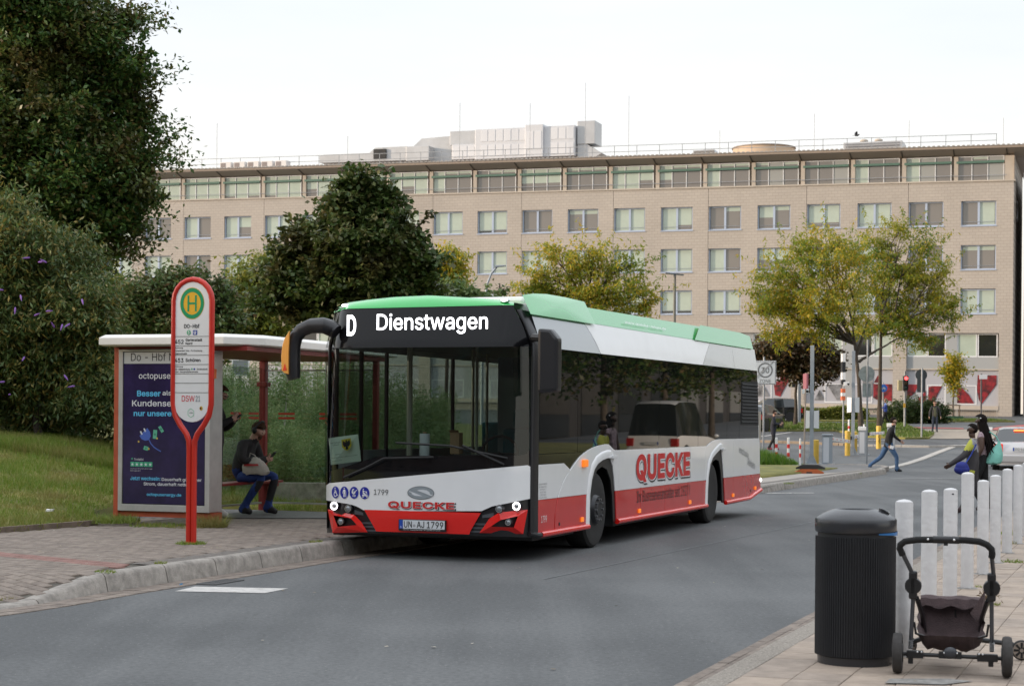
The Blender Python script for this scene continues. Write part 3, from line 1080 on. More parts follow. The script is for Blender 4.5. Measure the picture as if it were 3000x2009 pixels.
for i in range(NB):
    s = 2.6 + BAY * i
    w_ = link("window", top_frame_me, office)
    w_.location = (s, 0, zz(s, 20.98))
    link("awning_box", awn_me, w_)
    link("guard_rail", bar_me, w_)
    for k in range(3):
        p = link("pane", top_panes[top_codes[i][k]], w_)
        p.location = ((k - 1) * (w / 3 - 0.012), -0.74, 0.01)
# roof: sloping soffit, ribs, sheet edge
mb = MB()
V = []
for s in (-0.9, S1):
    for y, z in ((-1.1, 22.955), (0.55, 23.42), (0.62, 23.62), (-14, 24.3), (-14, 22.955)):
        V.append((s - (0 if s > 0 else (0.0 if y < 0 else 0.0)), y, zz(s, z)))
mb.add(V, [(i, (i + 1) % 5, 5 + (i + 1) % 5, 5 + i) for i in range(5)] + [(0, 1, 2, 3, 4), (9, 8, 7, 6, 5)])
mb.build("roof", [M_soffit], office)
mb = MB()
for k in range(0, 240):
    s = -0.85 + k * 0.38
    slab_s(mb, s, s + 0.2, 0.45, 0.70, 23.62, 23.69)
slab_s(mb, -0.9, S1, 0.40, 0.68, 23.585, 23.622)
mb.build("roof_edge", M_rooftin, office)
for i in range(NB + 1):
    mb = MB()
    s = 0.55 + BAY * i
    V = [(s + d, y, zz(s, z)) for d in (-0.05, 0.05) for y, z in ((-0.9, 22.95), (0.5, 23.36), (0.5, 23.40), (-0.9, 23.05))]
    mb.add(V, [(0, 1, 2, 3), (7, 6, 5, 4), (0, 4, 5, 1), (1, 5, 6, 2), (2, 6, 7, 3), (3, 7, 4, 0)])
    mb.build("rafter", mat("rafter_dark", (0.10, 0.085, 0.07), 0.8), office)
# roof railing
mb = MB()
for k in range(0, 46):
    s = 1.4 + k * 1.95
    z = zz(s, 23.7)
    mb.box(s - 0.025, s + 0.025, -1.02, -0.98, z - 0.2, z + 1.05)
for zr in (24.22, 24.72):
    V = [(s, y, zz(s, z)) for z in (zr, zr + 0.045) for y in (-1.02, -0.98) for s in (1.4, S1)]
    mb.add(V, [(0, 2, 3, 1), (4, 5, 7, 6), (0, 1, 5, 4), (2, 6, 7, 3), (0, 4, 6, 2), (1, 3, 7, 5)])
mb.build("railing", M_steel, office)
# lightning rods
rods = MB()
for s, y, hh in ((46.9, -2, 5.4), (40.6, -2.5, 5.2), (35.35, -1.6, 6.6), (31.9, -3, 5.6), (58.0, -3, 3.0), (73.9, -1.5, 2.2), (16.0, -2.5, 3.4), (24, -3, 2.4), (8.5, -4, 2.8), (1.0, -3, 2.6), (72.2, -5, 5)):
    rods.tube([(s, y, zz(s, 23.7)), (s, y, zz(s, 23.7) + hh)], 0.022, 5)
rods.build("lightning_rod", M_steel, office)
# lower floors: recessed glazing strips, grey spandrels, printed panels, stone piers
SPZ = lambda s: zz(s, 0)
for k in range(11):
    piers = MB()
    a = -0.0 if k == 0 else 8.12 * k + 0.03
    slab_s(piers, a, 1.04 if k == 0 else a + 1.04, -0.45, 0.012, 2.0, 8.97)
    piers.build("stone_pier", M_wall, office)
art_red = bpy.data.materials.new("print_red")
art_red.use_nodes = True
nt = art_red.node_tree
b = nt.nodes["Principled BSDF"]
b.inputs["Roughness"].default_value = 0.35
tc = nt.nodes.new("ShaderNodeTexCoord")
no = nt.nodes.new("ShaderNodeTexNoise"); no.inputs["Scale"].default_value = 2.6; no.inputs["Detail"].default_value = 6
cr = nt.nodes.new("ShaderNodeValToRGB")
cr.color_ramp.elements[0].position = 0.38; cr.color_ramp.elements[0].color = (0.06, 0.012, 0.014, 1)
cr.color_ramp.elements[1].position = 0.62; cr.color_ramp.elements[1].color = (0.25, 0.018, 0.024, 1)
nt.links.new(tc.outputs["Object"], no.inputs["Vector"]); nt.links.new(no.outputs["Fac"], cr.inputs[0]); nt.links.new(cr.outputs[0], b.inputs["Base Color"])
art_grey = mat("print_grey", (0.16, 0.16, 0.165), 0.35, var=0.75, vs=2.2)
M_artpanel = mat("print_ground", (0.36, 0.36, 0.385), 0.4)
def rs(x):
    q = 1740 - x
    return 1.04 + 0.01143 * q + 3.6e-7 * q * q
def rz_(y):
    return 8.97 - (y - 172) * 0.01205
for k in range(10):
    s0 = 1.04 + 8.12 * k
    bay = MB()
    slab_s(bay, s0, s0 + 7.11, -0.42, -0.30, 3.27, 6.1)
    bay.build("print_panel", M_artpanel, office)
    sp = MB()
    slab_s(sp, s0, s0 + 7.11, -0.42, -0.22, 6.1, 7.10)
    slab_s(sp, s0 + 3.19, s0 + 4.06, -0.40, -0.20, 7.10, 8.97)
    slab_s(sp, s0 + 3.19, s0 + 4.06, -0.40, -0.26, 3.27, 6.06)
    sp.build("spandrel", M_grid, office)
    lg = MB()
    slab_s(lg, s0, s0 + 7.11, -0.25, -0.15, 6.06, 6.15)
    slab_s(lg, s0, s0 + 7.11, -0.40, 0.05, 2.95, 3.27)
    lg.build("ledge", M_stone, office)
    for j, (a, b_) in enumerate(((0.1, 1.63), (1.67, 3.19), (4.06, 5.5), (5.52, 7.05))):
        f_ = MB()
        for q0, q1, r0, r1 in ((a, b_, 7.10, 7.19), (a, b_, 8.86, 8.95), (a, a + 0.09, 7.19, 8.86), (b_ - 0.09, b_, 7.19, 8.86)):
            slab_s(f_, s0 + q0, s0 + q1, -0.36, -0.24, r0, r1)
        w_ = f_.build("window", M_frame_w, office)
        m_ = [M_black, M_blind, M_black, M_blind][j] if k % 2 == 0 else [M_blind, M_black, M_blind, M_dim][j]
        p = MB(); slab_s(p, s0 + a + 0.09, s0 + b_ - 0.09, -0.34, -0.30, 7.19, 8.86)
        p.build("pane", m_, w_)
        if j in (1, 2) or k > 2:
            f_ = MB()
            for q0, q1, r0, r1 in ((a, b_, 3.36, 3.44), (a, b_, 4.80, 4.88), (a, a + 0.08, 3.44, 4.80), (b_ - 0.08, b_, 3.44, 4.80)):
                slab_s(f_, s0 + q0, s0 + q1, -0.30, -0.268, r0, r1)
            f_.build("window_frame", M_frame_w, office)
shapes = [
    (0, [(1600, 445), (1725, 445), (1725, 505), (1625, 637), (1608, 600), (1596, 540)]), (0, [(1465, 524), (1500, 532), (1545, 575), (1577, 630), (1465, 630)]),
    (0, [(1276, 527), (1300, 520), (1365, 520), (1308, 630), (1276, 628)]), (0, [(1135, 510), (1212, 510), (1182, 570), (1135, 605)]), (0, [(1258, 548), (1258, 632), (1185, 632)]),
    (0, [(912, 510), (1035, 510), (1035, 622), (930, 612), (912, 600)]), (0, [(940, 452), (962, 498), (915, 500)]),
    (1, [(842, 410), (880, 395), (910, 420), (905, 590), (845, 590)]), (1, [(606, 515), (716, 515), (712, 615), (672, 618)]), (1, [(558, 552), (592, 620), (524, 622)]),
    (1, [(600, 440), (650, 430), (690, 460), (660, 490), (600, 485)]), (0, [(255, 500), (352, 500), (300, 602), (266, 592)]), (0, [(300, 440), (378, 440), (366, 498), (298, 498)]),
    (1, [(160, 520), (200, 540), (230, 600), (150, 600)])]
for k, pts in shapes:
    P = [(rs(x), zz(rs(x), rz_(y) - 0.0)) for x, y in pts]
    mb = MB().prismv([(s, -0.262, z) for s, z in P], (0, 0.006, 0))
    mb.build("print", (art_red, art_grey)[k], office)
# end wall, logo letters at the corner, set-back wing with its own windows
mb = MB()
mb.box(-0.002, 0.0, -14, -0.3, 1, 23)
mb.build("end_wall", M_wall, office)
logo = MB()
for c, r1 in (((-0.14, -0.45, zz(0, 18.62)), 0.78),):
    n = 20
    for i in range(n):
        a0, a1 = R(50) + R(260) * i / n, R(50) + R(260) * (i + 1) / n
        P = [(c[0], c[1] - 0.9 + math.cos(a) * r - 0.0, c[2] + math.sin(a) * r * 1.05) for a, r in ((a0, r1), (a1, r1), (a1, r1 * 0.7), (a0, r1 * 0.7))]
        logo.prismv(P, (-0.10, 0, 0))
logo.build("logo_letter", mat("logo_dark", (0.03, 0.028, 0.03), 0.5), office)
wing = thing("wing_building", "beige rear wing with a dark garage opening at the far right of the offices", "building", BO, R(180) - BANG)
mb = MB()
mb.box(-16, -0.7, -24, -2.6, 5.4, 21.0)
mb.box(-1.2, -0.7, -24, -2.6, 1.0, 5.4)
mb.box(-16, -7.0, -24, -2.6, 1.0, 5.4)
mb.box(-7.0, -1.2, -24, -7, 1.0, 5.4)
mb.build("wall", M_wall, wing)
for z0 in (17.2, 13.7, 10.3, 6.9):
    for s in (-2.3, -6.2, -10.4):
        w_ = MB().box(s - 1.3, s + 1.3, -2.6, -2.52, z0 - 0.05, z0 + 1.95).build("window", M_frame, wing)
        MB().box(s - 1.2, s - 0.05, -2.55, -2.50, z0 + 0.05, z0 + 1.85).box(s + 0.05, s + 1.2, -2.55, -2.50, z0 + 0.05, z0 + 1.85).build("pane", (M_blind, M_dim)[int(s) % 2], w_)
mb = MB(); mb.box(-16.5, -0.6, -24, -2.2, 21.0, 21.4); mb.build("roof", M_rooftin, wing)

def on_office(name, label, cat, group=None):
    return thing(name, label, cat, BO, R(180) - BANG, group)
# rooftop plant
def boxes(lst):
    m_ = MB()
    for s0, s1, y0, y1, z0, z1 in lst:
        m_.box(s0, s1, y0, y1, zz(s0, z0), zz(s0, z1))
    return m_
vent = on_office("ventilation_plant", "big pale grey ventilation plant with panelled doors and ducts on the office roof", "ventilation plant")
boxes([(35.5, 44.7, -7.5, -4.0, 23.9, 26.55)]).build("housing", M_zinc2, vent, bevel=0.04)
boxes([(38.3, 39.95, -7.5, -3.7, 23.85, 26.68)]).build("tower_section", M_zinc2, vent, bevel=0.04)
boxes([(44.7, 46.95, -7.5, -4.2, 23.9, 25.22)]).build("lower_section", M_zinc2, vent, bevel=0.04)
dm = MB().box(-0.31, 0.31, -0.02, 0.03, 0.06, 1.06).mesh("door_panel", mat("plant_door", (0.56, 0.57, 0.59), 0.5), bevel=0.02)
for z in (24.0, 25.3):
    for k in range(12):
        s = 35.9 + k * 0.72
        if 38.0 < s < 40.2:
            continue
        d_ = link("door_panel", dm, vent); d_.location = (s, -4.0, zz(s, z))
for k in range(3):
    d_ = link("door_panel", dm, vent); d_.location = (45.1 + k * 0.72, -4.2, zz(45, 24.0))
for k in range(2):
    d_ = link("door_panel", dm, vent); d_.location = (38.75 + k * 0.72, -3.7, zz(39, 24.4)); d_.scale = (1, 1, 1.6)
boxes([(44.7, 47.3, -7.4, -4.6, 25.25, 26.5)]).build("duct", M_zinc, vent, bevel=0.03)
boxes([(33.8, 35.4, -6.6, -4.4, 24.95, 26.95)]).build("outlet_box", M_zinc, vent, bevel=0.03)
mb = MB().prismv([(35.4, -6.4, zz(35, 25.0)), (35.4, -6.4, zz(35, 23.75)), (33.9, -6.4, zz(35, 23.72)), (33.2, -6.4, zz(35, 24.1)), (34.6, -6.4, zz(35, 24.95))], (0, 1.9, 0))
mb.build("cowl", M_zinc, vent)
BE = Vector((-math.cos(BANG), math.sin(BANG), 0))
vent.location = BO + BE * 1.5 + Vector((0, 0, 0.62))
duct = on_office("roof_duct", "long stepped zinc air duct running left of the plant on the office roof", "duct")
P = [(59.8, 24.0), (59.8, 24.6), (59.4, 24.72), (54.9, 24.75), (54.3, 25.2), (51.2, 25.25), (51.2, 24.0)]
MB().prismv([(s, -7.0, zz(s, z)) for s, z in P], (0, 2.6, 0)).build("low_duct", M_zinc, duct)
P = [(51.2, 23.9), (51.2, 25.2), (50.2, 26.05), (47.3, 26.2), (47.3, 23.9)]
MB().prismv([(s, -7.6, zz(s, z)) for s, z in P], (0, 2.2, 0)).build("high_duct", M_zinc, duct)
duct.location = BO + BE * 1.6 + Vector((0, 0, 0.62))
boxes([(53.2, 54.4, -4.6, -4.2, 24.2, 25.05)]).build("inlet", mat("inlet_black", (0.02, 0.02, 0.02), 0.7), duct)
boxes([(49.0, 51.2, -6, -4.1, 23.9, 25.2)]).build("mixing_box", M_zinc, duct, bevel=0.03)
ac_m = MB().box(-0.55, 0.55, -0.45, 0.45, 0, 0.62).mesh("casing", mat("ac_white", (0.60, 0.58, 0.56), 0.5), bevel=0.03)
fan_m = MB()
fan_m.box(-0.02, 0.48, 0.452, 0.47, 0.10, 0.52)
fan_me = fan_m.mesh("fan_grille", mat("fan_brown", (0.22, 0.19, 0.18), 0.7))
for k in range(5):
    s = 63.4 + k * 1.38
    w_ = ["rightmost small pale cooling unit in the row of five on the office roof", "second cooling unit from the right in the roof row of five", "middle small cooling unit of the five in a row on the roof", "second cooling unit from the left in the roof row of five", "leftmost small cooling unit of the five on the roof edge"][k]
    a_ = thing("cooling_unit", w_, "cooling unit", Matrix.Rotation(R(180) - BANG, 3, 'Z') @ Vector((s, -0.9, 0)) + BO + Vector((0, 0, zz(s, 23.72))), R(180) - BANG, "cooling units on the office roof")
    link("casing", ac_m, a_); link("fan_grille", fan_me, a_)
def roof_thing(name, label, s, y, z):
    s, z = s - 0.334 * y, z - 0.10 * y
    return thing(name, label, "roof housing", Matrix.Rotation(R(180) - BANG, 3, 'Z') @ Vector((s, y, 0)) + BO + Vector((0, 0, zz(s, z))), R(180) - BANG)
t = roof_thing("roof_housing", "wide tan round roof housing right of the middle of the office roof", 18.9, -5.5, 23.6)
MB().lathe([(2.6, -0.4), (2.6, 0.62), (2.3, 0.66)], n=32).build("drum", mat("drum_tan", (0.48, 0.36, 0.25), 0.7), t, smooth=30)
MB().lathe([(2.7, 0.62), (2.7, 0.70)], n=32).build("lid", mat("drum_lid", (0.26, 0.22, 0.19), 0.7), t)
t = roof_thing("roof_housing", "dark louvred roof housing with two small round cowls near the right end of the roof", 9.6, -5.5, 23.6)
MB().box(-2.4, 2.4, -1.5, 1.5, 0, 0.75).build("casing", M_zinc, t, bevel=0.03)
for k in range(3):
    MB().box(-2.2, 2.2, 1.5, 1.56, 0.12 + k * 0.2, 0.22 + k * 0.2).build("louvre", mat("louvre_dark", (0.14, 0.14, 0.15), 0.6), t)
for s in (-0.3, 0.9):
    MB().lathe([(0.25, 0.75), (0.25, 0.95), (0.34, 1.0), (0.34, 1.1), (0.15, 1.2)], (s, 0, 0), 14).build("cowl", M_stone, t, smooth=True)
t = roof_thing("roof_housing", "low grey skylight housing on the roof left of the round tan housing", 24.0, -4.0, 23.65)
MB().prismv([(-1.0, -0.8, 0), (1.0, -0.8, 0), (1.0, -0.8, 0.45), (-0.8, -0.8, 0.5)], (0, 1.6, 0)).build("casing", M_zinc, t)
MB().box(-0.85, 0.9, 0.80, 0.84, 0.08, 0.38).build("pane", M_dim, t)
t = roof_thing("weather_mast", "thin weather mast with a small sensor at the left end of the office roof", 73.6, -1.2, 23.7)
t["category"] = "mast"
MB().tube([(0, 0, 0), (0, 0, 2.1)], 0.05, 6).build("pole", M_steel, t)
MB().tube([(-0.1, 0, 1.15), (0.35, 0, 1.15)], 0.03, 5).ball((0.38, 0, 1.15), 0.13).build("sensor", M_stone, t)
MB().ball((0, 0, 2.15), 0.12).build("lamp", M_steel, t)
# bird
c_ = at(1900 + 0.46968 * 1297, 350 + 0.46968 * 100, 128)
t = thing("pigeon", "small dark bird in flight just above the office roof", "bird", c_)
mb = MB(); mb.ball((0, 0, 0), 0.17, 0.07, 0.075, 10, 6); mb.ball((0.17, 0, 0.05), 0.055)
mb.build("body", mat("bird_grey", (0.07, 0.07, 0.08), 0.7), t, smooth=True)
for s in (-1, 1):
    MB().prismv([(0.09, 0.04 * s, 0.02), (-0.12, 0.05 * s, 0.02), (-0.10, 0.22 * s, 0.20), (0.02, 0.26 * s, 0.25)], (0, 0, 0.012)).build("wing", mat("bird_grey", (0.07, 0.07, 0.08)), t)
MB().prismv([(-0.14, -0.03, 0), (-0.14, 0.03, 0), (-0.32, 0.06, -0.02), (-0.32, -0.06, -0.02)], (0, 0, 0.01)).build("tail", mat("bird_grey", (0.07, 0.07, 0.08)), t)
# railing and low wall in front of the lower floors
fence = on_office("metal_fence", "low grey bar railing in front of the printed office windows", "railing")
mb = MB()
slab_s(mb, 1.0, 70, 2.4, 2.46, 2.92, 2.99)
slab_s(mb, 1.0, 70, 2.4, 2.46, 2.10, 2.15)
mb.build("rail", mat("fence_grey", (0.34, 0.32, 0.29), 0.6), fence)
for k in range(24):
    s = 1.0 + k * 3.0
    mb = MB(); slab_s(mb, s - 0.04, s + 0.04, 2.38, 2.48, 1.7, 2.99)
    mb.build("post", mat("fence_grey", (0.34, 0.32, 0.29)), fence)
mb = MB()
for k in range(440):
    s = 1.15 + k * 0.156
    slab_s(mb, s - 0.014, s + 0.014, 2.415, 2.445, 2.15, 2.92)
tag(mb.build("bar", mat("fence_grey", (0.34, 0.32, 0.29)), fence), kind="stuff")
plinth = on_office("plinth_wall", "pale concrete base wall under the office railing", "wall")
mb = MB(); slab_s(mb, -0.5, 88, 0.05, 2.2, 1.2, 2.1); mb.build("wall", M_stone, plinth)

# ================================================================== city bus
BUS_O, BUS_YAW = Vector((0.118, 19.30, 0)), 0.352
BU_E1 = Vector((math.sin(BUS_YAW), math.cos(BUS_YAW), 0))
BU_E2 = Vector((-math.cos(BUS_YAW), math.sin(BUS_YAW), 0))
bus = thing("city_bus", "white, red and green single-deck city bus showing Dienstwagen, standing at the stop", "bus", BUS_O, math.pi / 2 - BUS_YAW)
CL = Vector(((Vector((0, 0, 0)) - BUS_O).dot(BU_E1), (Vector((0, 0, 0)) - BUS_O).dot(BU_E2), EYE))   # where the photograph was taken, in bus axes
BW = 2.55
def bfront(b, z):
    t = (b - BW / 2) / (BW / 2)
    x = 0.13 * t * t + 0.32 * max(0, abs(t) - 0.72) ** 2 / 0.0784
    if z > 1.0:
        x += 0.10 * (min(z, 2.38) - 1.0) / 1.38
    if z > 2.38:
        x += 0.16 * (z - 2.38) / 0.45
    if z < 0.5:
        x += (0.5 - z) * 0.12
    return x
def fq(b, z, off=0.0):
    """point of the curved front for a place measured on the flat plane x = 0.15"""
    Q = Vector((0.15, b, z))
    P = Q
    for _ in range(6):
        x = bfront(P.y, P.z) - off
        k = (x - CL.x) / (Q.x - CL.x)
        P = CL + (Q - CL) * k
    return P
def sq(a, z, y=0.0):
    """point at depth y from the side for a place measured on the side plane"""
    Q = Vector((a, 0, z))
    k = (y - CL.y) / (0 - CL.y)
    return CL + (Q - CL) * k
def lerp_pl(pl, x):
    pl = sorted(pl)
    if x <= pl[0][0]: return pl[0][1]
    for (a, b), (c, d) in zip(pl, pl[1:]):
        if x <= c:
            return b + (d - b) * (x - a) / (c - a)
    return pl[-1][1]

B_white = mat("bus_white", (0.80, 0.80, 0.80), 0.25, coat=0.5, var=0.035, vs=1.5)
B_red = mat("bus_red", (0.58, 0.016, 0.014), 0.25, coat=0.5, var=0.06, vs=2)
B_red2 = mat("bus_red_front", (0.76, 0.014, 0.010), 0.25, coat=0.5)
B_green = mat("bus_green", (0.025, 0.40, 0.085), 0.22, coat=0.6)
B_sky_grey = mat("bus_sky_grey", (0.33, 0.345, 0.36), 0.18, 0.4, coat=0.6)  # black gloss coves: the sky's reflection is put into this grey
B_black = mat("bus_black_gloss", (0.008, 0.008, 0.009), 0.08, coat=0.2)
B_trim = mat("bus_black_trim", (0.016, 0.016, 0.018), 0.35)
B_rubber = mat("tyre_rubber", (0.020, 0.019, 0.018), 0.8, var=0.3, vs=9)
B_glass = glass_mat("windscreen_glass", (0.44, 0.50, 0.49), 0.008)
B_sideglass = mat("side_glass_dark", (0.005, 0.006, 0.006), 0.015, spec=0.55)
B_clear = glass_mat("curb_side_glass", (0.70, 0.76, 0.72))
B_chrome = mat("lamp_chrome", (0.55, 0.56, 0.58), 0.15, 0.9)
B_lamp = mat("lamp_lit", (0.9, 0.9, 0.9), 0.3, emit=(1, 0.98, 1.0), es=3.0)
B_led = mat("led_white", (0.9, 0.9, 0.9), 0.4, emit=(0.97, 0.97, 1.0), es=2.2)
B_amber = mat("amber_lamp", (0.85, 0.16, 0.01), 0.3, emit=(1, 0.28, 0.03), es=0.35)
B_int = mat("bus_interior_grey", (0.20, 0.24, 0.25), 0.7)
B_dash = mat("dashboard_black", (0.020, 0.021, 0.022), 0.6)
B_pole = mat("grab_pole", (0.50, 0.47, 0.36), 0.35)
B_seat = mat("seat_teal", (0.03, 0.11, 0.13), 0.8)

def fpatch(name, lo, hi, m, off=0.0, nb=28, nz=8, b0=None, b1=None, parent=bus, edges=None):
    """part of the curved front between two lines lo(b) and hi(b); edges = (left, right) lines b(z) instead"""
    V = []
    for j in range(nz + 1):
        for i in range(nb + 1):
            if edges:
                z = lo + (hi - lo) * j / nz
                l, r = lerp_pl([(q, p) for p, q in edges[0]], z), lerp_pl([(q, p) for p, q in edges[1]], z)
                b = l + (r - l) * i / nb
            else:
                b = b0 + (b1 - b0) * i / nb
                z0, z1 = lerp_pl(lo, b), lerp_pl(hi, b)
                z = z0 + (z1 - z0) * j / nz
            V.append(fq(b, z, off))
    F = [(j * (nb + 1) + i, j * (nb + 1) + i + 1, (j + 1) * (nb + 1) + i + 1, (j + 1) * (nb + 1) + i) for j in range(nz) for i in range(nb)]
    return MB().add(V, F).build(name, m, parent, smooth=60)
def fpoly(name, pts, m, off, thick=0.012, parent=bus):
    bm = bmesh.new()
    f = bm.faces.new([bm.verts.new((p[0], p[1], 0)) for p in pts])
    bmesh.ops.triangulate(bm, faces=[f])
    bmesh.ops.subdivide_edges(bm, edges=[e for e in bm.edges if e.calc_length() > 0.2], cuts=2)
    bmesh.ops.triangulate(bm, faces=[q for q in bm.faces if len(q.verts) > 3])
    r = bmesh.ops.extrude_face_region(bm, geom=bm.faces[:])
    top = set(v for v in r["geom"] if isinstance(v, bmesh.types.BMVert))
    for v in bm.verts:
        v.co = fq(v.co.x, v.co.y, off if v in top else off - thick)
    bmesh.ops.recalc_face_normals(bm, faces=bm.faces)
    me = bpy.data.meshes.new(name); bm.to_mesh(me); bm.free()
    me.materials.append(m)
    return link(name, me, parent)
def ftext(name, body, b, z, w, h, m, off=0.006, **kw):
    me, co = text_mesh(body, w, h, **kw)
    co2 = np.array([fq(b - p[0], z + p[1], off) for p in co], dtype=np.float32)
    me.vertices.foreach_set("co", co2.ravel())
    me.update()
    me.materials.clear(); me.materials.append(m)
    return link(name, me, bus)

# --- front
WS_LO = [(-0.06, 1.26), (-0.01, 1.19), (0.03, 1.172), (1.365, 1.146), (1.789, 1.13), (2.403, 0.944), (2.44, 0.94)]
WS_HI = [(-0.06, 2.372), (2.44, 2.335)]
WH_HI = [(-0.05, 1.04), (-0.02, 1.066), (2.38, 0.823), (2.412, 0.80)]
WH_LO = [(-0.046, 0.704), (0.408, 0.608), (0.47, 0.58), (0.53, 0.554), (1.934, 0.520), (1.98, 0.545), (2.031, 0.569), (2.106, 0.589), (2.411, 0.629)]
fpatch("windscreen", WS_LO, WS_HI, B_glass, 0.0, b0=-0.055, b1=2.437, nz=10)
fpatch("windscreen_band", [(p[0], p[1] - 0.0) for p in WH_HI], WS_LO, B_black, -0.004, b0=-0.05, b1=2.425)
fpatch("front_panel", WH_LO, WH_HI, B_white, 0.014, b0=-0.046, b1=2.412, nb=60)
fpatch("display_panel", 2.35, 2.80, mat("display_black", (0.006, 0.006, 0.007), 0.12, spec=0.22), 0.004, edges=([(2.436, 2.35), (2.31, 2.80)], [(-0.06, 2.35), (0.183, 2.80)]))
fpatch("bumper_base", [(-0.06, 0.285), (2.41, 0.262)], [(-0.06, 0.72), (0.5, 0.60), (1.9, 0.56), (2.41, 0.64)], B_trim, -0.03, b0=-0.055, b1=2.40)
fpatch("bumper_centre", 0.295, 0.534, B_red2, 0.016, edges=([(1.782, 0.286), (1.94, 0.534)], [(0.671, 0.310), (0.535, 0.534)]), nz=5)
def ring_panel(name, outer, inner, m, off):
    n = len(outer)
    V = [fq(*p, off) for p in outer] + [fq(*p, off + 0.012) for p in inner] + [fq(*p, off - 0.05) for p in inner] + [fq(*p, off - 0.05) for p in outer]
    F = [(i, (i + 1) % n, n + (i + 1) % n, n + i) for i in range(n)] + [(n + i, n + (i + 1) % n, 2 * n + (i + 1) % n, 2 * n + i) for i in range(n)] + [(i, (i + 1) % n, 3 * n + (i + 1) % n, 3 * n + i) for i in range(n)]
    return MB().add(V, F).build(name, m, bus)
ring_panel("bumper_corner", [(2.394, 0.528), (2.062, 0.474), (1.975, 0.398), (1.896, 0.283), (2.33, 0.262)], [(2.322, 0.463), (2.105, 0.434), (2.070, 0.402), (2.030, 0.360), (2.267, 0.334)], B_red2, 0.02)
ring_panel("bumper_corner", [(-0.010, 0.583), (0.326, 0.544), (0.437, 0.472), (0.550, 0.315), (0.041, 0.318)], [(0.103, 0.512), (0.305, 0.463), (0.36, 0.428), (0.418, 0.387), (0.150, 0.387)], B_red2, 0.02)
B_slat = mat("bumper_slat", (0.085, 0.095, 0.105), 0.35)
for (b0, b1, z) in ((1.965, 1.84, 0.385), (1.94, 1.81, 0.345), (1.915, 1.79, 0.302), (0.462, 0.625, 0.410), (0.487, 0.647, 0.368), (0.515, 0.668, 0.328)):
    fpoly("slat", [(b0, z - 0.011), (b1, z - 0.011), (b1, z + 0.011), (b0, z + 0.011)], B_slat, -0.02, 0.02)
for b0, b1, z in ((2.06, 1.95, 0.50), (0.385, 0.52, 0.51)):
    fpoly("slat", [(b0, z - 0.02), (b1, z - 0.03), (b1 * 0.98 + 0.02 * b0, z + 0.0), (b0, z + 0.03)], B_slat, -0.02, 0.02)
def lamp(name, b, z, r, lit):
    c = fq(b, z, -0.01)
    h = MB().lathe([(r * 1.12, 0.02), (r * 1.12, -0.03), (r * 0.98, -0.035)], c, 20, axis='x').build(name, B_trim, bus, smooth=True)
    if lit:
        mb = MB(); disc(mb, c + Vector((-0.040, 0, 0)), (0, -1, 0), (0, 0, 1), r, n=24, r_in=0.66); mb.build("light_ring", B_lamp, h)
        MB().ball(c + Vector((-0.03, 0, 0)), 0.01, r * 0.6, r * 0.6).build("lens", B_chrome, h, smooth=True)
    else:
        mb = MB(); disc(mb, c + Vector((-0.040, 0, 0)), (0, -1, 0), (0, 0, 1), r * 0.95, n=20, r_in=0.75); mb.build("bezel_ring", B_chrome, h)
        MB().ball(c + Vector((-0.034, 0, 0)), 0.012, r * 0.7, r * 0.7).build("lens", mat("lens_grey", (0.30, 0.32, 0.34), 0.1, 0.5), h, smooth=True)
lamp("headlight", 2.295, 0.570, 0.046, True); lamp("headlight", 0.108, 0.619, 0.046, True)
lamp("headlight", 2.123, 0.543, 0.042, False); lamp("headlight", 0.31, 0.584, 0.042, False)
lamp("fog_light", 2.213, 0.396, 0.036, False); lamp("fog_light", 0.204, 0.441, 0.036, False)
# number plate
pl_c = fq(1.235, 0.388, 0.045)
plate = MB().box(pl_c.x, pl_c.x + 0.03, pl_c.y - 0.282, pl_c.y + 0.282, 0.325, 0.452).build("number_plate", B_trim, bus, bevel=0.008)
MB().box(pl_c.x - 0.004, pl_c.x - 0.001, pl_c.y - 0.270, pl_c.y + 0.225, 0.350, 0.444).build("plate_face", mat("plate_white", (0.62, 0.64, 0.66), 0.4), plate)
MB().box(pl_c.x - 0.004, pl_c.x - 0.001, pl_c.y + 0.228, pl_c.y + 0.270, 0.350, 0.444).build("blue_strip", mat("plate_blue", (0.01, 0.06, 0.36), 0.4), plate)
M_ink = mat("ink_black", (0.012, 0.012, 0.014), 0.5)
M_paint_w = mat("print_white", (0.80, 0.80, 0.80), 0.5)
fx = pl_c.x - 0.006
put_text("lettering", "UN", (fx, pl_c.y + 0.165, 0.397), (0, -1, 0), (0, 0, 1), 0.095, 0.072, M_ink, plate, bold=0.012)
put_text("lettering", "AJ", (fx, pl_c.y + 0.015, 0.397), (0, -1, 0), (0, 0, 1), 0.09, 0.072, M_ink, plate, bold=0.012)
put_text("lettering", "1799", (fx, pl_c.y - 0.158, 0.397), (0, -1, 0), (0, 0, 1), 0.195, 0.072, M_ink, plate, bold=0.012)
mb = MB(); disc(mb, (fx, pl_c.y + 0.09, 0.385), (0, -1, 0), (0, 0, 1), 0.016, n=14); mb.build("seal", mat("seal_grey", (0.35, 0.36, 0.37), 0.4), plate)
put_text("lettering", "D", (fx, pl_c.y + 0.249, 0.366), (0, -1, 0), (0, 0, 1), 0.014, 0.018, M_paint_w, plate)
put_text("lettering", "SOLARIS  Deutschland GmbH  Tel. +49 (30) 629 072 00", (fx + 0.003, pl_c.y, 0.338), (0, -1, 0), (0, 0, 1), 0.44, 0.011, M_paint_w, plate)
# display
ftext("lettering", "D", 2.115, 2.602, 0.112, 0.235, B_led, 0.010, bold=0.02)
ftext("lettering", "Dienstwagen", 1.137, 2.612, 1.33, 0.232, B_led, 0.010, bold=0.006)
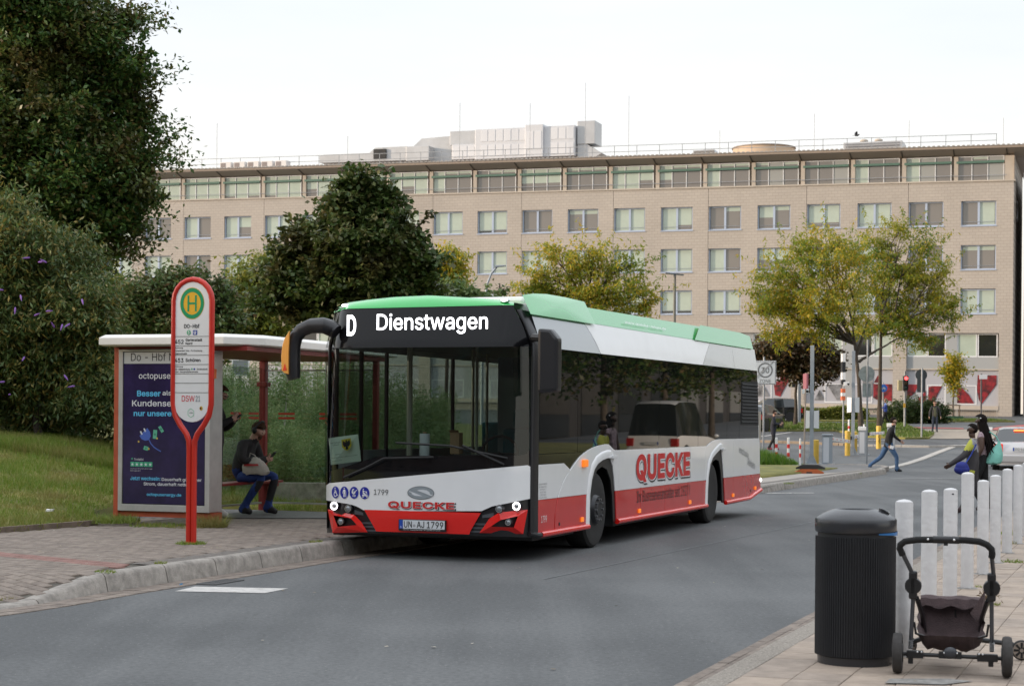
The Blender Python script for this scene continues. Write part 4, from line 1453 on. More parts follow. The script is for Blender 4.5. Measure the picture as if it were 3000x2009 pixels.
# printing on the front panel
M_red_print = mat("print_red_bus", (0.58, 0.02, 0.02), 0.4)
M_shadow_print = mat("print_black_bus", (0.02, 0.02, 0.025), 0.4)
def quecke(fn):
    pass
ftext("lettering", "QUECKE", 1.236, 0.590, 0.815, 0.092, M_shadow_print, 0.020, bold=0.035, spacing=1.05)
ftext("lettering", "QUECKE", 1.247, 0.597, 0.805, 0.090, M_paint_w, 0.023, bold=0.045, spacing=1.05)
ftext("lettering", "QUECKE", 1.249, 0.598, 0.800, 0.083, M_red_print, 0.026, bold=0.028, spacing=1.05)
ftext("lettering", "1799", 1.735, 0.736, 0.175, 0.060, M_ink, 0.020, bold=0.0)
M_icon = mat("icon_blue", (0.012, 0.022, 0.30), 0.4)
def strokes(lines, wd):
    """thick polylines in a unit disc -> list of quads"""
    q = []
    for ln in lines:
        for (x0, y0), (x1, y1) in zip(ln, ln[1:]):
            d = Vector((x1 - x0, y1 - y0)); L = d.length or 1e-6; d /= L; n = Vector((-d.y, d.x)) * wd / 2
            e = d * wd * 0.3
            q.append([(x0 - e.x + n.x, y0 - e.y + n.y), (x1 + e.x + n.x, y1 + e.y + n.y), (x1 + e.x - n.x, y1 + e.y - n.y), (x0 - e.x - n.x, y0 - e.y - n.y)])
    return q
def circ(cx, cy, r, n=12, a0=0, a1=360):
    return [(cx + r * math.cos(R(a0 + (a1 - a0) * i / n)), cy + r * math.sin(R(a0 + (a1 - a0) * i / n))) for i in range(n + 1)]
icons = [
    [([(-0.1, 0.45), (-0.1, -0.05), (0.25, -0.05), (0.45, -0.5), (0.6, -0.45)], 0.15), (circ(0.0, -0.3, 0.38, 10, 120, 350), 0.13), ([(-0.1, 0.68), (-0.1, 0.70)], 0.22), ([(-0.1, 0.2), (0.2, 0.2)], 0.12)],
    [([(0, 0.68), (0, 0.70)], 0.24), ([(0, 0.4), (0, -0.1)], 0.36), ([(-0.12, -0.1), (-0.14, -0.7)], 0.16), ([(0.12, -0.1), (0.14, -0.7)], 0.16), ([(-0.2, 0.4), (-0.38, -0.1)], 0.13), ([(0.2, 0.4), (0.38, 0.05), (0.42, -0.7)], 0.10)],
    [(circ(-0.1, 0.15, 0.3, 8, 180, 360), 0.25), ([(-0.42, 0.15), (0.25, 0.15), (0.5, 0.4), (0.65, 0.4)], 0.11), ([(-0.4, 0.2), (-0.3, 0.5), (-0.05, 0.55)], 0.2), (circ(-0.2, -0.5, 0.12, 8), 0.09), (circ(0.2, -0.5, 0.12, 8), 0.09)],
    [([(-0.25, 0.6), (-0.25, 0.62)], 0.2), ([(-0.3, 0.4), (-0.25, -0.1), (0.1, -0.12), (0.15, -0.45)], 0.2), ([(0.4, 0.25), (0.5, -0.3)], 0.1), ([(-0.25, 0.3), (0.4, 0.15)], 0.1), ([(-0.45, -0.35), (0.6, -0.45)], 0.16), (circ(-0.3, -0.55, 0.14, 8), 0.1), (circ(0.5, -0.55, 0.14, 8), 0.1)]]
for k, (b, ic) in enumerate(zip((2.298, 2.188, 2.067, 1.937), icons)):
    rx = 0.047 + 0.004 * k
    ry = 0.068
    V = [fq(b, 0.722, 0.020)] + [fq(b - rx * math.cos(R(15 * i)), 0.722 + ry * math.sin(R(15 * i)), 0.020) for i in range(24)]
    o = MB().add(V, [(0, i + 1, (i + 1) % 24 + 1) for i in range(24)]).build("pictogram", M_icon, bus)
    mb = MB()
    for ln, wd in ic:
        for q in strokes([ln], wd):
            mb.add([fq(b - p[0] * rx, 0.722 + p[1] * ry, 0.024) for p in q], [(0, 1, 2, 3)])
    mb.build("symbol", M_paint_w, o)
# maker's oval emblem
def oval(c, rx, rz, off, n=32):
    return [fq(c[0] - rx * math.cos(2 * math.pi * i / n), c[1] + rz * math.sin(2 * math.pi * i / n), off) for i in range(n)]
lc = (1.252, 0.738)
o = MB().add(oval(lc, 0.162, 0.074, 0.018), [tuple(range(32))]).build("emblem", mat("emblem_rim", (0.25, 0.27, 0.28), 0.3, 0.5), bus)
MB().add(oval(lc, 0.154, 0.067, 0.021), [tuple(range(32))]).build("emblem_field", mat("emblem_grey", (0.34, 0.38, 0.41), 0.3, 0.3), o)
def em(pts):
    return [fq(lc[0] - (x - 1890) * 0.000605, lc[1] - (y - 285) * 0.00055, 0.024) for x, y in pts]
ew = mat("emblem_white", (0.62, 0.64, 0.66), 0.35)
MB().add(em([(1815, 240), (1850, 222), (1930, 218), (2010, 232), (2062, 268), (2072, 305), (2110, 325), (2125, 300), (2120, 345), (2065, 330), (1990, 300), (1900, 268)]), [tuple(range(12))]).build("emblem_curve", ew, o)
MB().add(em([(1652, 250), (1690, 262), (1860, 325), (1930, 352), (1850, 352), (1770, 345), (1718, 318), (1700, 285), (1660, 268)]), [tuple(range(9))]).build("emblem_curve", ew, o)
# wipers
for pts in ([(1.556, 1.289), (0.9, 1.262), (0.23, 1.135)], [(0.762, 1.27), (0.27, 1.067)], [(2.196, 0.889), (1.93, 1.0), (1.70, 1.113)], [(1.70, 1.113), (1.1, 1.135)]):
    MB().tube([fq(b, z, 0.05) for b, z in pts], 0.014, 6).build("wiper", mat("wiper_black", (0.01, 0.01, 0.01), 0.75), bus)
# front roof cap with marker lamps
TOPF = [(0.163, 2.828), (0.35, 2.862), (0.591, 2.886), (1.171, 2.924), (1.6, 2.912), (1.911, 2.887), (2.148, 2.861), (2.30, 2.80), (2.342, 2.756)]
V, nb = [], 36
for j, t in enumerate((0.0, 0.25, 0.6, 1.0, 1.6, 2.6, 4.0)):
    for i in range(nb + 1):
        b = 0.17 + (2.335 - 0.17) * i / nb
        z0 = lerp_pl([(0.17, 2.80), (0.3, 2.803), (2.2, 2.79), (2.335, 2.745)], b); z1 = lerp_pl(TOPF, b)
        if t <= 1:
            p = fq(b, z0 + (z1 - z0) * t, -0.10 * t * t + 0.012)
        else:
            p = fq(b, z1, -0.088) + Vector(((t - 1) * 0.5, 0, 0.004 * (t - 1)))
        V.append(p)
F = [(j * (nb + 1) + i, j * (nb + 1) + i + 1, (j + 1) * (nb + 1) + i + 1, (j + 1) * (nb + 1) + i) for j in range(6) for i in range(nb)]
MB().add(V, F).build("roof_cap", B_green, bus, smooth=50)
for b, z in ((2.187, 2.822), (0.271, 2.852)):
    c = fq(b, z, -0.02)
    o = MB().ball(c, 0.045, 0.058, 0.028, 14, 8).build("marker_lamp", B_chrome, bus, smooth=True)
    MB().ball(c + Vector((-0.025, 0, 0.002)), 0.025, 0.042, 0.018, 12, 8).build("lens", B_lamp, o, smooth=True)

# --- corner pillars
def pillar(side):
    V = []
    zs = [0.30, 0.7, 1.1, 1.6, 2.1, 2.38, 2.58, 2.76]
    for z in zs:
        for k in range(7):
            t = k / 6
            if side == 0:
                bb = -0.03 if z < 2.4 else lerp_pl([(2.38, -0.06), (2.8, 0.18)], z)
                p0 = fq(bb, z, 0.0); p1 = Vector((0.52 if z < 2.4 else 0.52 + (z - 2.4) * 0.3, 0.0 if z < 2.38 else (z - 2.38) * 0.36, z))
                mid = Vector((p0.x * 0.25 + p1.x * 0.0 + 0.22, p0.y * 0.1 + p1.y, z))
            else:
                p0 = fq(2.40 if z < 2.4 else 2.40 - (z - 2.4) * 0.3, z, 0.0); p1 = Vector((0.62, BW - (0 if z < 2.38 else (z - 2.38) * 0.36), z)); mid = Vector((0.40, p1.y, z))
            V.append(p0 * (1 - t) ** 2 + mid * 2 * t * (1 - t) + p1 * t * t)
    F = [(j * 7 + i, j * 7 + i + 1, (j + 1) * 7 + i + 1, (j + 1) * 7 + i) for j in range(len(zs) - 1) for i in range(6)]
    MB().add(V, F).build("corner_pillar", B_black if side else B_trim, bus, smooth=60)
pillar(0); pillar(1)

# --- visible side: panels (a, z) on the side plane, wheel arches cut out
def spanel(name, pts, m, y=0.0, th=0.03, parent=bus, bevel=0.0):
    return MB().prismv([(a, y, z) for a, z in pts], (0, th, 0)).build(name, m, parent, bevel=bevel)
ARCH1 = [(2.34, 0.30), (2.345, 0.50), (2.36, 0.68), (2.42, 0.84), (2.52, 0.96), (2.66, 1.03), (2.85, 1.07), (3.05, 1.09), (3.22, 1.09), (3.34, 0.98), (3.40, 0.84), (3.46, 0.60), (3.50, 0.29)]
ARCH2 = [(8.18, 0.29), (8.20, 0.52), (8.24, 0.72), (8.34, 0.90), (8.50, 1.00), (8.70, 1.06), (8.95, 1.12), (9.10, 1.13), (9.20, 0.95), (9.27, 0.74), (9.34, 0.45), (9.37, 0.28)]
RED = 0.672
def arch_part(arch, up):
    """points of an arch below or above the colour line"""
    return [p for p in arch if (p[1] > RED) == up]
def split(arch, left):
    h = arch[:len(arch) // 2] if left else arch[len(arch) // 2:]
    return h
x1l = lerp_pl([(p[1], p[0]) for p in ARCH1[:4]], RED); x1r = lerp_pl([(p[1], p[0]) for p in ARCH1[-5:]], RED)
x2l = lerp_pl([(p[1], p[0]) for p in ARCH2[:4]], RED); x2r = lerp_pl([(p[1], p[0]) for p in ARCH2[-4:]], RED)
CURVE = [(1.64, 0.98), (1.53, 0.935), (1.42, 0.88), (1.31, 0.80), (1.20, 0.70), (1.14, 0.60), (1.09, 0.48), (1.07, 0.30)]
cxr = lerp_pl([(p[1], p[0]) for p in CURVE], RED)
spanel("side_panel", [(0.52, RED), (0.52, 1.06), (1.41, 1.06)] + [p for p in CURVE if p[1] > RED] + [(cxr, RED)], B_white, bevel=0.004)
spanel("side_panel", [(0.52, 0.29), (0.52, RED - 0.002), (cxr - 0.004, RED - 0.002)] + [p for p in CURVE if p[1] < RED], B_red, bevel=0.004)
cr2 = [(p[0] + 0.022, p[1]) for p in CURVE]
spanel("wing_panel", [(cxr + 0.022, RED)] + [p for p in cr2 if p[1] > RED][::-1] + [(1.67, 0.985), (1.83, 1.055), (2.0, 1.12), (2.17, 1.165), (2.33, 1.20), (2.55, 1.232), (2.75, 1.25), (3.0, 1.262), (3.15, 1.262), (3.30, 1.215), (3.41, 1.185), (3.60, 1.183), (3.60, RED)] + [(x1r, RED)] + [p for p in ARCH1 if p[1] > RED][::-1] + [(x1l, RED)], B_white, bevel=0.004)
spanel("wing_panel", [(cxr + 0.026, RED - 0.002)] + [p for p in cr2 if p[1] < RED] + [(2.0, 0.29)] + [p for p in ARCH1[:3] if p[1] < RED] + [(x1l, RED - 0.002)], B_red, bevel=0.004)
seams = [3.60, 4.60, 5.81, 7.06, 8.10]
for a, b in zip(seams, seams[1:]):
    spanel("side_panel", [(a + 0.004, RED), (a + 0.004, 1.183), (b - 0.004, 1.183), (b - 0.004, RED)], B_white, bevel=0.003)
for a, b in zip([3.51] + seams[1:-1], seams[1:-1] + [8.17]):
    spanel("side_panel", [(a + 0.004, 0.29), (a + 0.004, RED - 0.002), (b - 0.004, RED - 0.002), (b - 0.004, 0.29)], B_red, bevel=0.003)
spanel("side_panel", [(x1r + 0.002, RED - 0.002), (3.508, RED - 0.002), (3.508, 0.29)] + [p for p in ARCH1[::-1] if p[1] < RED and p[0] > 3], B_red)
spanel("wing_panel", [(8.10, RED), (8.10, 1.183), (8.19, 1.183), (8.36, 1.222), (8.55, 1.255), (8.78, 1.275), (9.0, 1.280), (9.92, 1.278), (9.92, RED), (x2r, RED)] + [p for p in ARCH2 if p[1] > RED][::-1] + [(x2l, RED)], B_white, bevel=0.004)
spanel("rear_side_panel", [(9.928, RED), (9.928, 1.278), (11.84, 1.272), (11.885, 1.20), (11.915, RED)], B_white, bevel=0.004)
spanel("rear_side_panel", [(x2r, RED - 0.002), (9.92, RED - 0.002), (9.92, 0.285)] + [p for p in ARCH2[::-1] if p[1] < RED and p[0] > 9], B_red)
spanel("rear_side_panel", [(9.928, 0.285), (9.928, RED - 0.002), (11.915, RED - 0.002), (11.98, 0.40), (11.1, 0.285)], B_red, bevel=0.004)
def arch_trim(arch, m, w, y, th):
    n = len(arch)
    V = []
    for i, p in enumerate(arch):
        a, b = arch[max(0, i - 1)], arch[min(n - 1, i + 1)]
        t = Vector((b[0] - a[0], b[1] - a[1])).normalized(); nn = Vector((-t.y, t.x))
        for q, yy in ((w, y + 0.02), (w * 0.7, y), (0.0, y + 0.004), (0.0, y + th)):
            V.append((p[0] + nn.x * q, yy, p[1] + nn.y * q))
    F = [(i * 4 + k, i * 4 + k + 1, (i + 1) * 4 + k + 1, (i + 1) * 4 + k) for i in range(n - 1) for k in range(3)]
    return MB().add(V, F).build("arch_trim", m, bus, smooth=50)
arch_trim(ARCH1[:9], B_white, 0.10, -0.022, 0.06); arch_trim(ARCH2[:8], B_white, 0.09, -0.022, 0.06)
MB().prismv([(a, 0.012, z) for a, z in ARCH1[1:] + [(3.40, 0.29), (3.36, 0.60), (3.28, 0.82), (3.12, 0.95), (2.92, 0.99), (2.72, 0.95), (2.56, 0.84), (2.45, 0.66), (2.40, 0.50)]], (0, 0.02, 0)).build("wheel_arch_liner", B_trim, bus)
MB().prismv([(a, 0.012, z) for a, z in ARCH2[1:] + [(9.24, 0.29), (9.20, 0.55), (9.12, 0.80), (8.98, 0.95), (8.80, 0.97), (8.60, 0.94), (8.42, 0.82), (8.30, 0.62), (8.25, 0.45)]], (0, 0.02, 0)).build("wheel_arch_liner", B_trim, bus)
for a, z in ((3.27, 1.105), (9.12, 1.125)):
    MB().box(a - 0.06, a + 0.10, -0.05, 0.0, z - 0.025, z + 0.02).build("fender_step", B_white, bus, bevel=0.01)
for a0, a1 in ((0.60, 2.32), (3.52, 8.17)):
    MB().tube([(a0, -0.004, 0.285), (a1, -0.004, 0.285)], 0.034, 10).build("skirt_rail", B_red2, bus, smooth=True)
MB().tube([(9.40, -0.004, 0.28), (11.08, -0.004, 0.285), (11.98, -0.004, 0.395)], 0.034, 10).build("skirt_rail", B_red2, bus, smooth=True)
MB().tube([(0.36, 0.05, 0.315), (0.50, 0.0, 0.285), (0.60, -0.004, 0.283)], 0.03, 8).build("skirt_rail", B_trim, bus, smooth=True)
# dark trim strip below the driver's window, windows, louvre
spanel("window_trim", [(0.53, 1.064), (0.53, 1.175), (2.32, 1.175), (2.33, 1.17), (1.66, 0.975), (1.41, 1.064)], B_black, 0.012, 0.02)
wt = lambda a: 2.352 + (a - 1.287) * 0.0058
cuts = [0.53, 1.93, 3.315, 5.515, 7.675, 9.515, 10.365, 11.84]
for i, (a, b) in enumerate(zip(cuts, cuts[1:])):
    lb = 1.18 if a < 8 else (1.18 if a < 8.9 else 1.27)
    top = [(a + 0.006, wt(a)), (b - 0.006, wt(b))]
    if i == 6:
        top = [(a + 0.006, wt(a)), (11.67, wt(11.67))]
    spanel("side_window", [(a + 0.006, lb)] + top + [(b - 0.006, lb)], B_sideglass, 0.010, 0.008)
for a in cuts[1:-1]:
    spanel("window_seal", [(a - 0.008, 1.2), (a - 0.008, wt(a) - 0.01), (a + 0.008, wt(a) - 0.01), (a + 0.008, 1.2)], B_trim, 0.013, 0.006)
lv = spanel("louvre_panel", [(10.49, 1.50), (10.49, 2.20), (11.70, 2.23), (11.80, 1.49)], mat("wiper_black", (0.01, 0.01, 0.01), 0.75), 0.004, 0.005)
for k in range(12):
    z = 1.53 + k * 0.056
    MB().prismv([(10.53, 0.004, z), (10.53, -0.008, z + 0.012), (10.53, 0.004, z + 0.034)], (1.18, 0, 0)).build("slat", mat("wiper_black", (0.01, 0.01, 0.01), 0.75), lv)
# cove panels above the windows, leaning inwards
YC = 0.10
def cove(name, pts, m):
    """pts: (a, z, depth share 0..1)"""
    V = [sq(a, z, YC * d + 0.004) for a, z, d in pts]
    return MB().add(V, [tuple(range(len(V)))]).build(name, m, bus)
ct = lambda a: 2.708 + (a - 0.18) * 0.0045
cb = lambda a: 2.362 + (a - 1.0) * 0.0045
cove("cove_panel", [(0.60, cb(0.6) + 0.003, 0), (2.79, cb(2.79), 0), (2.60, cb(2.6) + 0.12, 0.33), (2.40, cb(2.4) + 0.22, 0.62), (2.10, ct(2.1), 1), (0.24, ct(0.24), 1)], B_sky_grey)
cove("cove_panel", [(2.80, cb(2.8), 0), (7.88, cb(7.88), 0), (8.02, cb(8.0) + 0.13, 0.35), (8.30, ct(8.3), 1), (2.115, ct(2.12), 1), (2.41, cb(2.4) + 0.22, 0.62), (2.61, cb(2.6) + 0.12, 0.33)], B_white)
cove("cove_panel", [(7.89, cb(7.89), 0), (9.985, cb(9.98), 0), (9.73, ct(9.73), 1), (8.315, ct(8.3), 1), (8.03, cb(8.0) + 0.13, 0.35)], B_sky_grey)
cove("cove_panel", [(9.995, cb(10), 0), (11.66, cb(11.66), 0), (11.40, ct(11.4), 1), (9.74, ct(9.74), 1)], B_sky_grey)
# roof fairings
def fairing(name, pts, y0, y1, m):
    """outline on the side plane; depth grows with height"""
    zlo = lambda a: ct(a)
    V = [sq(a, z, y0 + (y1 - y0) * max(0, min(1, (z - zlo(a)) / 0.25))) for a, z in pts]
    return MB().add(V, [tuple(range(len(V)))]).build(name, m, bus)
fairing("roof_fairing", [(2.30, ct(2.3) + 0.004), (7.90, ct(7.9) + 0.004), (7.75, 2.955), (2.20, 2.90)], YC + 0.01, 0.26, B_green)
fairing("roof_fairing", [(7.40, ct(7.4) + 0.004), (11.32, ct(11.3) + 0.004), (11.03, 2.965), (10.34, 2.99), (7.70, 2.978)], YC - 0.02, 0.20, B_green)
pod = [(0.22, ct(0.2)), (0.9, ct(0.9)), (1.7, ct(1.7)), (2.57, ct(2.57)), (2.12, 2.962), (1.4, 2.968), (0.75, 2.96), (0.3, 2.935), (-0.05, 2.895)]
V = [sq(a, z, (YC - 0.03) + 0.17 * max(0, min(1, (z - ct(a)) / 0.25)) ** 1.3) for a, z in pod]
ctr = sum(V, Vector()) / len(V) + Vector((0, -0.045, 0.02))
MB().add(V + [ctr], [(i, (i + 1) % 9, 9) for i in range(9)]).build("roof_fairing", B_green, bus, smooth=60)
# roof, rear and far side
RZ = 2.90
MB().prismv([(0.75, 0.20, 2.86), (0.75, BW - 0.2, 2.86), (0.75, BW - 0.1, 2.70), (0.75, 0.115, 2.70)], (10.75, 0, 0)).build("roof", B_white, bus)
MB().box(7.8, 11.0, 0.35, BW - 0.35, 2.86, 2.96).box(0.9, 2.3, 0.32, BW - 0.32, 2.86, 2.95).build("roof_unit", B_white, bus, bevel=0.04)
MB().prismv([(11.93, 0.012, 0.40), (11.88, 0.012, 1.27), (11.70, 0.012, 2.40), (11.42, 0.12, 2.74), (11.42, BW - 0.12, 2.74), (11.70, BW, 2.40), (11.88, BW, 1.27), (11.93, BW, 0.40)], (-0.04, 0, 0)).build("rear_panel", B_white, bus)
MB().box(11.88, 11.94, 0.06, 0.2, 0.75, 1.15).box(11.88, 11.94, BW - 0.2, BW - 0.06, 0.75, 1.15).build("tail_light", mat("tail_red", (0.5, 0.02, 0.02), 0.3), bus)
MB().box(0.62, 11.85, BW - 0.03, BW, 0.29, RED).build("kerb_side_panel", B_red, bus)
MB().box(0.62, 11.85, BW - 0.03, BW, RED, 1.18).build("kerb_side_panel", B_white, bus)
MB().prismv([(0.62, BW, 2.36), (0.62, BW - 0.10, 2.73), (0.62, BW - 0.14, 2.73), (0.62, BW - 0.04, 2.36)], (10.8, 0, 0)).build("kerb_side_cove", B_white, bus)
for a, b in ((0.66, 1.30), (1.33, 2.0), (2.1, 4.2), (4.25, 6.3), (6.35, 7.6), (7.65, 9.5), (9.55, 11.6)):
    MB().box(a, b, BW - 0.02, BW - 0.012, 1.18 if a > 2 else 0.42, 2.36).build("kerb_side_window", B_clear, bus)
for a in (0.64, 1.315, 2.05, 4.225, 6.325, 7.625, 9.525, 11.63):
    MB().box(a - 0.03, a + 0.03, BW - 0.035, BW - 0.005, 0.40, 2.36).build("door_post", B_trim, bus)
# chassis, wheel boxes, inside
MB().box(0.5, 1.95, 0.06, BW - 0.06, 0.22, 0.36).box(1.95, 3.55, 0.42, BW - 0.42, 0.20, 0.36).box(3.55, 7.9, 0.06, BW - 0.06, 0.22, 0.36).box(7.9, 9.5, 0.42, BW - 0.42, 0.22, 0.36).box(9.5, 11.85, 0.06, BW - 0.06, 0.30, 0.40).build("chassis", B_dash, bus)
MB().box(1.95, 3.55, 0.40, 0.44, 0.36, 1.17).box(1.95, 3.55, 0.03, 0.40, 1.12, 1.17).box(1.95, 1.99, 0.03, 0.40, 0.36, 1.12).box(3.53, 3.57, 0.03, 0.40, 0.36, 1.12).build("wheel_box", B_dash, bus)
MB().box(7.9, 9.5, 0.40, 0.44, 0.36, 1.2).box(7.9, 9.5, 0.03, 0.40, 1.16, 1.2).box(7.9, 7.94, 0.03, 0.40, 0.36, 1.16).box(9.46, 9.5, 0.03, 0.40, 0.36, 1.16).build("wheel_box", B_dash, bus)
MB().box(0.7, 11.8, 0.05, BW - 0.05, 2.42, 2.46).build("ceiling", B_int, bus)
MB().box(0.35, 0.80, 0.25, 1.55, 0.95, 1.10).box(0.40, 0.75, 0.20, 1.0, 1.10, 1.16).box(0.45, 0.9, 0.12, 1.5, 0.4, 0.95).build("dashboard", B_dash, bus, bevel=0.02)
mb = MB().tube([(0.95 + 0.0, 0.62 + 0.22 * math.cos(R(k * 24)), 1.17 + 0.20 * math.sin(R(k * 24))) for k in range(16)], 0.016, 6, cap=False)
mb.tube([(0.95, 0.42, 1.17), (0.95, 0.82, 1.17)], 0.016, 6).tube([(0.93, 0.62, 1.17), (0.70, 0.62, 1.05)], 0.03, 6)
mb.build("steering_wheel", B_dash, bus)
mb = MB().box(1.35, 1.80, 0.38, 0.88, 0.72, 0.86).box(1.72, 1.86, 0.38, 0.88, 0.86, 1.45).box(1.74, 1.85, 0.50, 0.76, 1.45, 1.68).box(1.45, 1.7, 0.5, 0.76, 0.36, 0.72)
mb.build("driver_seat", B_seat, bus, bevel=0.04)
MB().box(2.02, 2.05, 0.06, 1.05, 0.36, 2.3).build("cab_partition", B_int, bus)
MB().box(1.0, 2.02, 1.02, 1.05, 0.36, 1.15).build("cab_door", B_int, bus)
for b, x in ((1.72, 0.9), (1.08, 1.4), (1.60, 2.6), (1.95, 4.0), (0.95, 4.6)):
    MB().tube([(x, b, 0.36), (x, b, 2.42)], 0.035 if x < 1 else 0.02, 8).build("grab_pole", B_pole, bus, smooth=True)
st = MB().box(-0.22, 0.22, -0.42, 0.42, 0.35, 0.48).box(0.12, 0.24, -0.42, 0.42, 0.48, 1.12).mesh("seat", B_seat, bevel=0.03)
for i, (x, y) in enumerate(((4.6, 0.55), (5.5, 0.55), (6.4, 0.55), (7.3, 0.55), (4.9, 2.0), (7.5, 2.0), (9.8, 0.6), (9.8, 1.95))):
    s_ = link("seat", st, bus); s_.location = (x, y, 0.4)
MB().box(10.2, 10.25, 0.05, BW - 0.05, 0.4, 2.42).build("rear_bulkhead", B_int, bus)
# wheels
def wheel(a, y0, out, front):
    sgn = -1 if out else 1
    w_ = MB().lathe([(0.28, 0.0), (0.36, -0.012), (0.435, 0.0), (0.462, 0.03), (0.468, 0.09), (0.468, 0.22), (0.455, 0.27), (0.40, 0.29), (0.28, 0.28)], (0, 0, 0), 40, axis='y').build("wheel", B_rubber, bus, smooth=35)
    w_.location = (a, y0, 0.468)
    if out:
        M_rim = mat("rim_black", (0.022, 0.023, 0.026), 0.35, 0.3)
        d = 1 if front else -1
        prof = [(0.285, 0.005), (0.278, 0.05), (0.26, 0.10), (0.20, 0.04 if front else 0.15), (0.17, -0.035 if front else 0.16), (0.16, -0.045 if front else 0.16), (0.085, -0.045 if front else 0.14), (0.08, -0.055 if front else 0.09), (0.0, -0.055 if front else 0.09)]
        MB().lathe(prof, (0, 0, 0), 32, axis='y').build("rim", M_rim, w_, smooth=30)
        mb = MB()
        for k in range(10):
            an = 2 * math.pi * k / 10
            mb.lathe([(0.016, -0.07 if front else 0.115), (0.016, -0.03 if front else 0.16)], (0.128 * math.cos(an), 0, 0.128 * math.sin(an)), 6, axis='y')
        mb.build("wheel_nuts", mat("nut_steel", (0.20, 0.20, 0.21), 0.35, 0.7), w_)
        mb = MB(); 
        for k in range(40):
            pass
        ring = MB(); disc(ring, (0, 0.002, 0), (1, 0, 0), (0, 0, 1), 0.292, n=36, r_in=0.955); ring.build("rim_edge", mat("rim_edge_steel", (0.16, 0.165, 0.17), 0.3, 0.6), w_)
    return w_
wheel(2.76, 0.05, True, True); wheel(8.64, 0.05, True, False)
wheel(2.55, 1.93, False, True); wheel(8.64, 2.14, False, False)
# side marker lamps and printing
MB().box(2.06, 2.235, -0.035, 0.0, 1.0, 1.09).build("indicator", B_amber, bus, bevel=0.015)
for a, z in ((2.08, 0.38), (4.53, 0.372), (7.17, 0.38), (9.91, 0.38), (11.53, 0.44)):
    o = MB().box(a - 0.045, a + 0.045, -0.018, 0.0, z - 0.028, z + 0.028).build("side_marker", B_amber, bus, bevel=0.008)
for a, z in ((1.25, 0.37), (11.2, 0.41)):
    MB().lathe([(0.02, -0.006), (0.02, 0.0)], (a, 0, z), 10, axis='y').build("socket", B_trim, bus)
sx, sup = (1, 0, 0), (0, 0, 1)
put_text("lettering", "QUECKE", (5.79, -0.004, 0.905), sx, sup, 2.80, 0.40, M_shadow_print, bus, bold=0.045, spacing=1.03)
put_text("lettering", "QUECKE", (5.755, -0.007, 0.925), sx, sup, 2.80, 0.395, M_paint_w, bus, bold=0.055, spacing=1.03)
put_text("lettering", "QUECKE", (5.745, -0.010, 0.930), sx, sup, 2.78, 0.375, M_red_print, bus, bold=0.035, spacing=1.03)
put_text("lettering", "Ihr Busreiseveranstalter seit 1927 !", (5.79, -0.005, 0.560), sx, sup, 2.76, 0.155, mat("print_darkred", (0.10, 0.012, 0.014), 0.4), bus)
put_text("lettering", "1799", (0.705, -0.005, 0.455), sx, sup, 0.19, 0.075, M_paint_w, bus)
for k, (s, w) in enumerate((("QUECKE REISEN", 0.27), ("Inh. Werner Str. 8", 0.27), ("Gewerbepark 7", 0.22), ("59427 Unna", 0.20), ("0 2303 96222", 0.22), ("www.quecke-reisen.de", 0.26))):
    put_text("lettering", s, (0.665, -0.004, 0.845 - k * 0.030), sx, sup, w, 0.018, mat("print_grey", (0.16, 0.16, 0.165)), bus)
p0, p1 = sq(3.82, 2.815, 0.14), sq(5.80, 2.825, 0.14)
put_text("lettering", "www.quecke-reisen.de", sq(4.80, 2.815, 0.125), p1 - p0, sq(4.8, 2.9, 0.20) - sq(4.8, 2.74, 0.10), (p1 - p0).length, 0.105, M_paint_w, bus)
def script(name, txt, c, w, h):
    put_text(name, txt, c, (1, 0, -0.16), (0, 0, 1), w, h, mat("script_grey", (0.22, 0.22, 0.22), 0.5), bus, shear=0.35)
script("lettering", "exclusiv", (10.68, -0.004, 1.055), 0.72, 0.115)
script("lettering", "Reisen", (11.22, -0.004, 0.86), 0.58, 0.125)
put_text("lettering", "QUECKE", sq(11.18, 2.445, 0.03), (1, 0, 0.01), (0, 0.27, 1), 0.55, 0.06, mat("print_orange", (0.7, 0.12, 0.05), 0.5), bus)
# tail lamp seen at the rear edge
MB().ball((11.98, 0.03, 0.565), 0.04, 0.05, 0.04).build("rear_marker", B_lamp, bus, smooth=True)
# --- mirrors
def to_bus(p):
    d = Vector(p) - BUS_O
    return Vector((d.dot(BU_E1), d.dot(BU_E2), d.z))
c = to_bus(at(1611, 1057, 19.35))
m_ = MB().prismv([(c.x - 0.09, c.y - 0.115, c.z - 0.33), (c.x - 0.09, c.y + 0.115, c.z - 0.35), (c.x - 0.09, c.y + 0.115, c.z + 0.35), (c.x - 0.09, c.y - 0.03, c.z + 0.34), (c.x - 0.09, c.y - 0.115, c.z + 0.24)], (0.17, 0, 0)).build("wing_mirror", B_trim, bus, bevel=0.035)
MB().box(c.x + 0.08, c.x + 0.085, c.y - 0.09, c.y + 0.09, c.z - 0.3, c.z + 0.22).build("mirror_glass", B_chrome, m_)
MB().tube([(c.x, c.y + 0.08, c.z + 0.25), (c.x + 0.05, c.y + 0.2, c.z + 0.26), (0.45, 0.05, c.z + 0.26)], 0.045, 8).build("mirror_arm", B_trim, m_)
arm = [(2.30, 2.53, 0.085), (2.37, 2.575, 0.095), (2.47, 2.605, 0.09), (2.62, 2.60, 0.085), (2.74, 2.555, 0.08), (2.81, 2.48, 0.08), (2.845, 2.38, 0.085), (2.85, 2.2, 0.088), (2.845, 2.07, 0.085), (2.83, 2.0, 0.07)]
path = []
for i, (b, z, r) in enumerate(arm):
    Q = Vector((0.15, b, z)); k = ((0.22 if i < 2 else 0.12) - CL.x) / (0.15 - CL.x)
    path.append(CL + (Q - CL) * k)
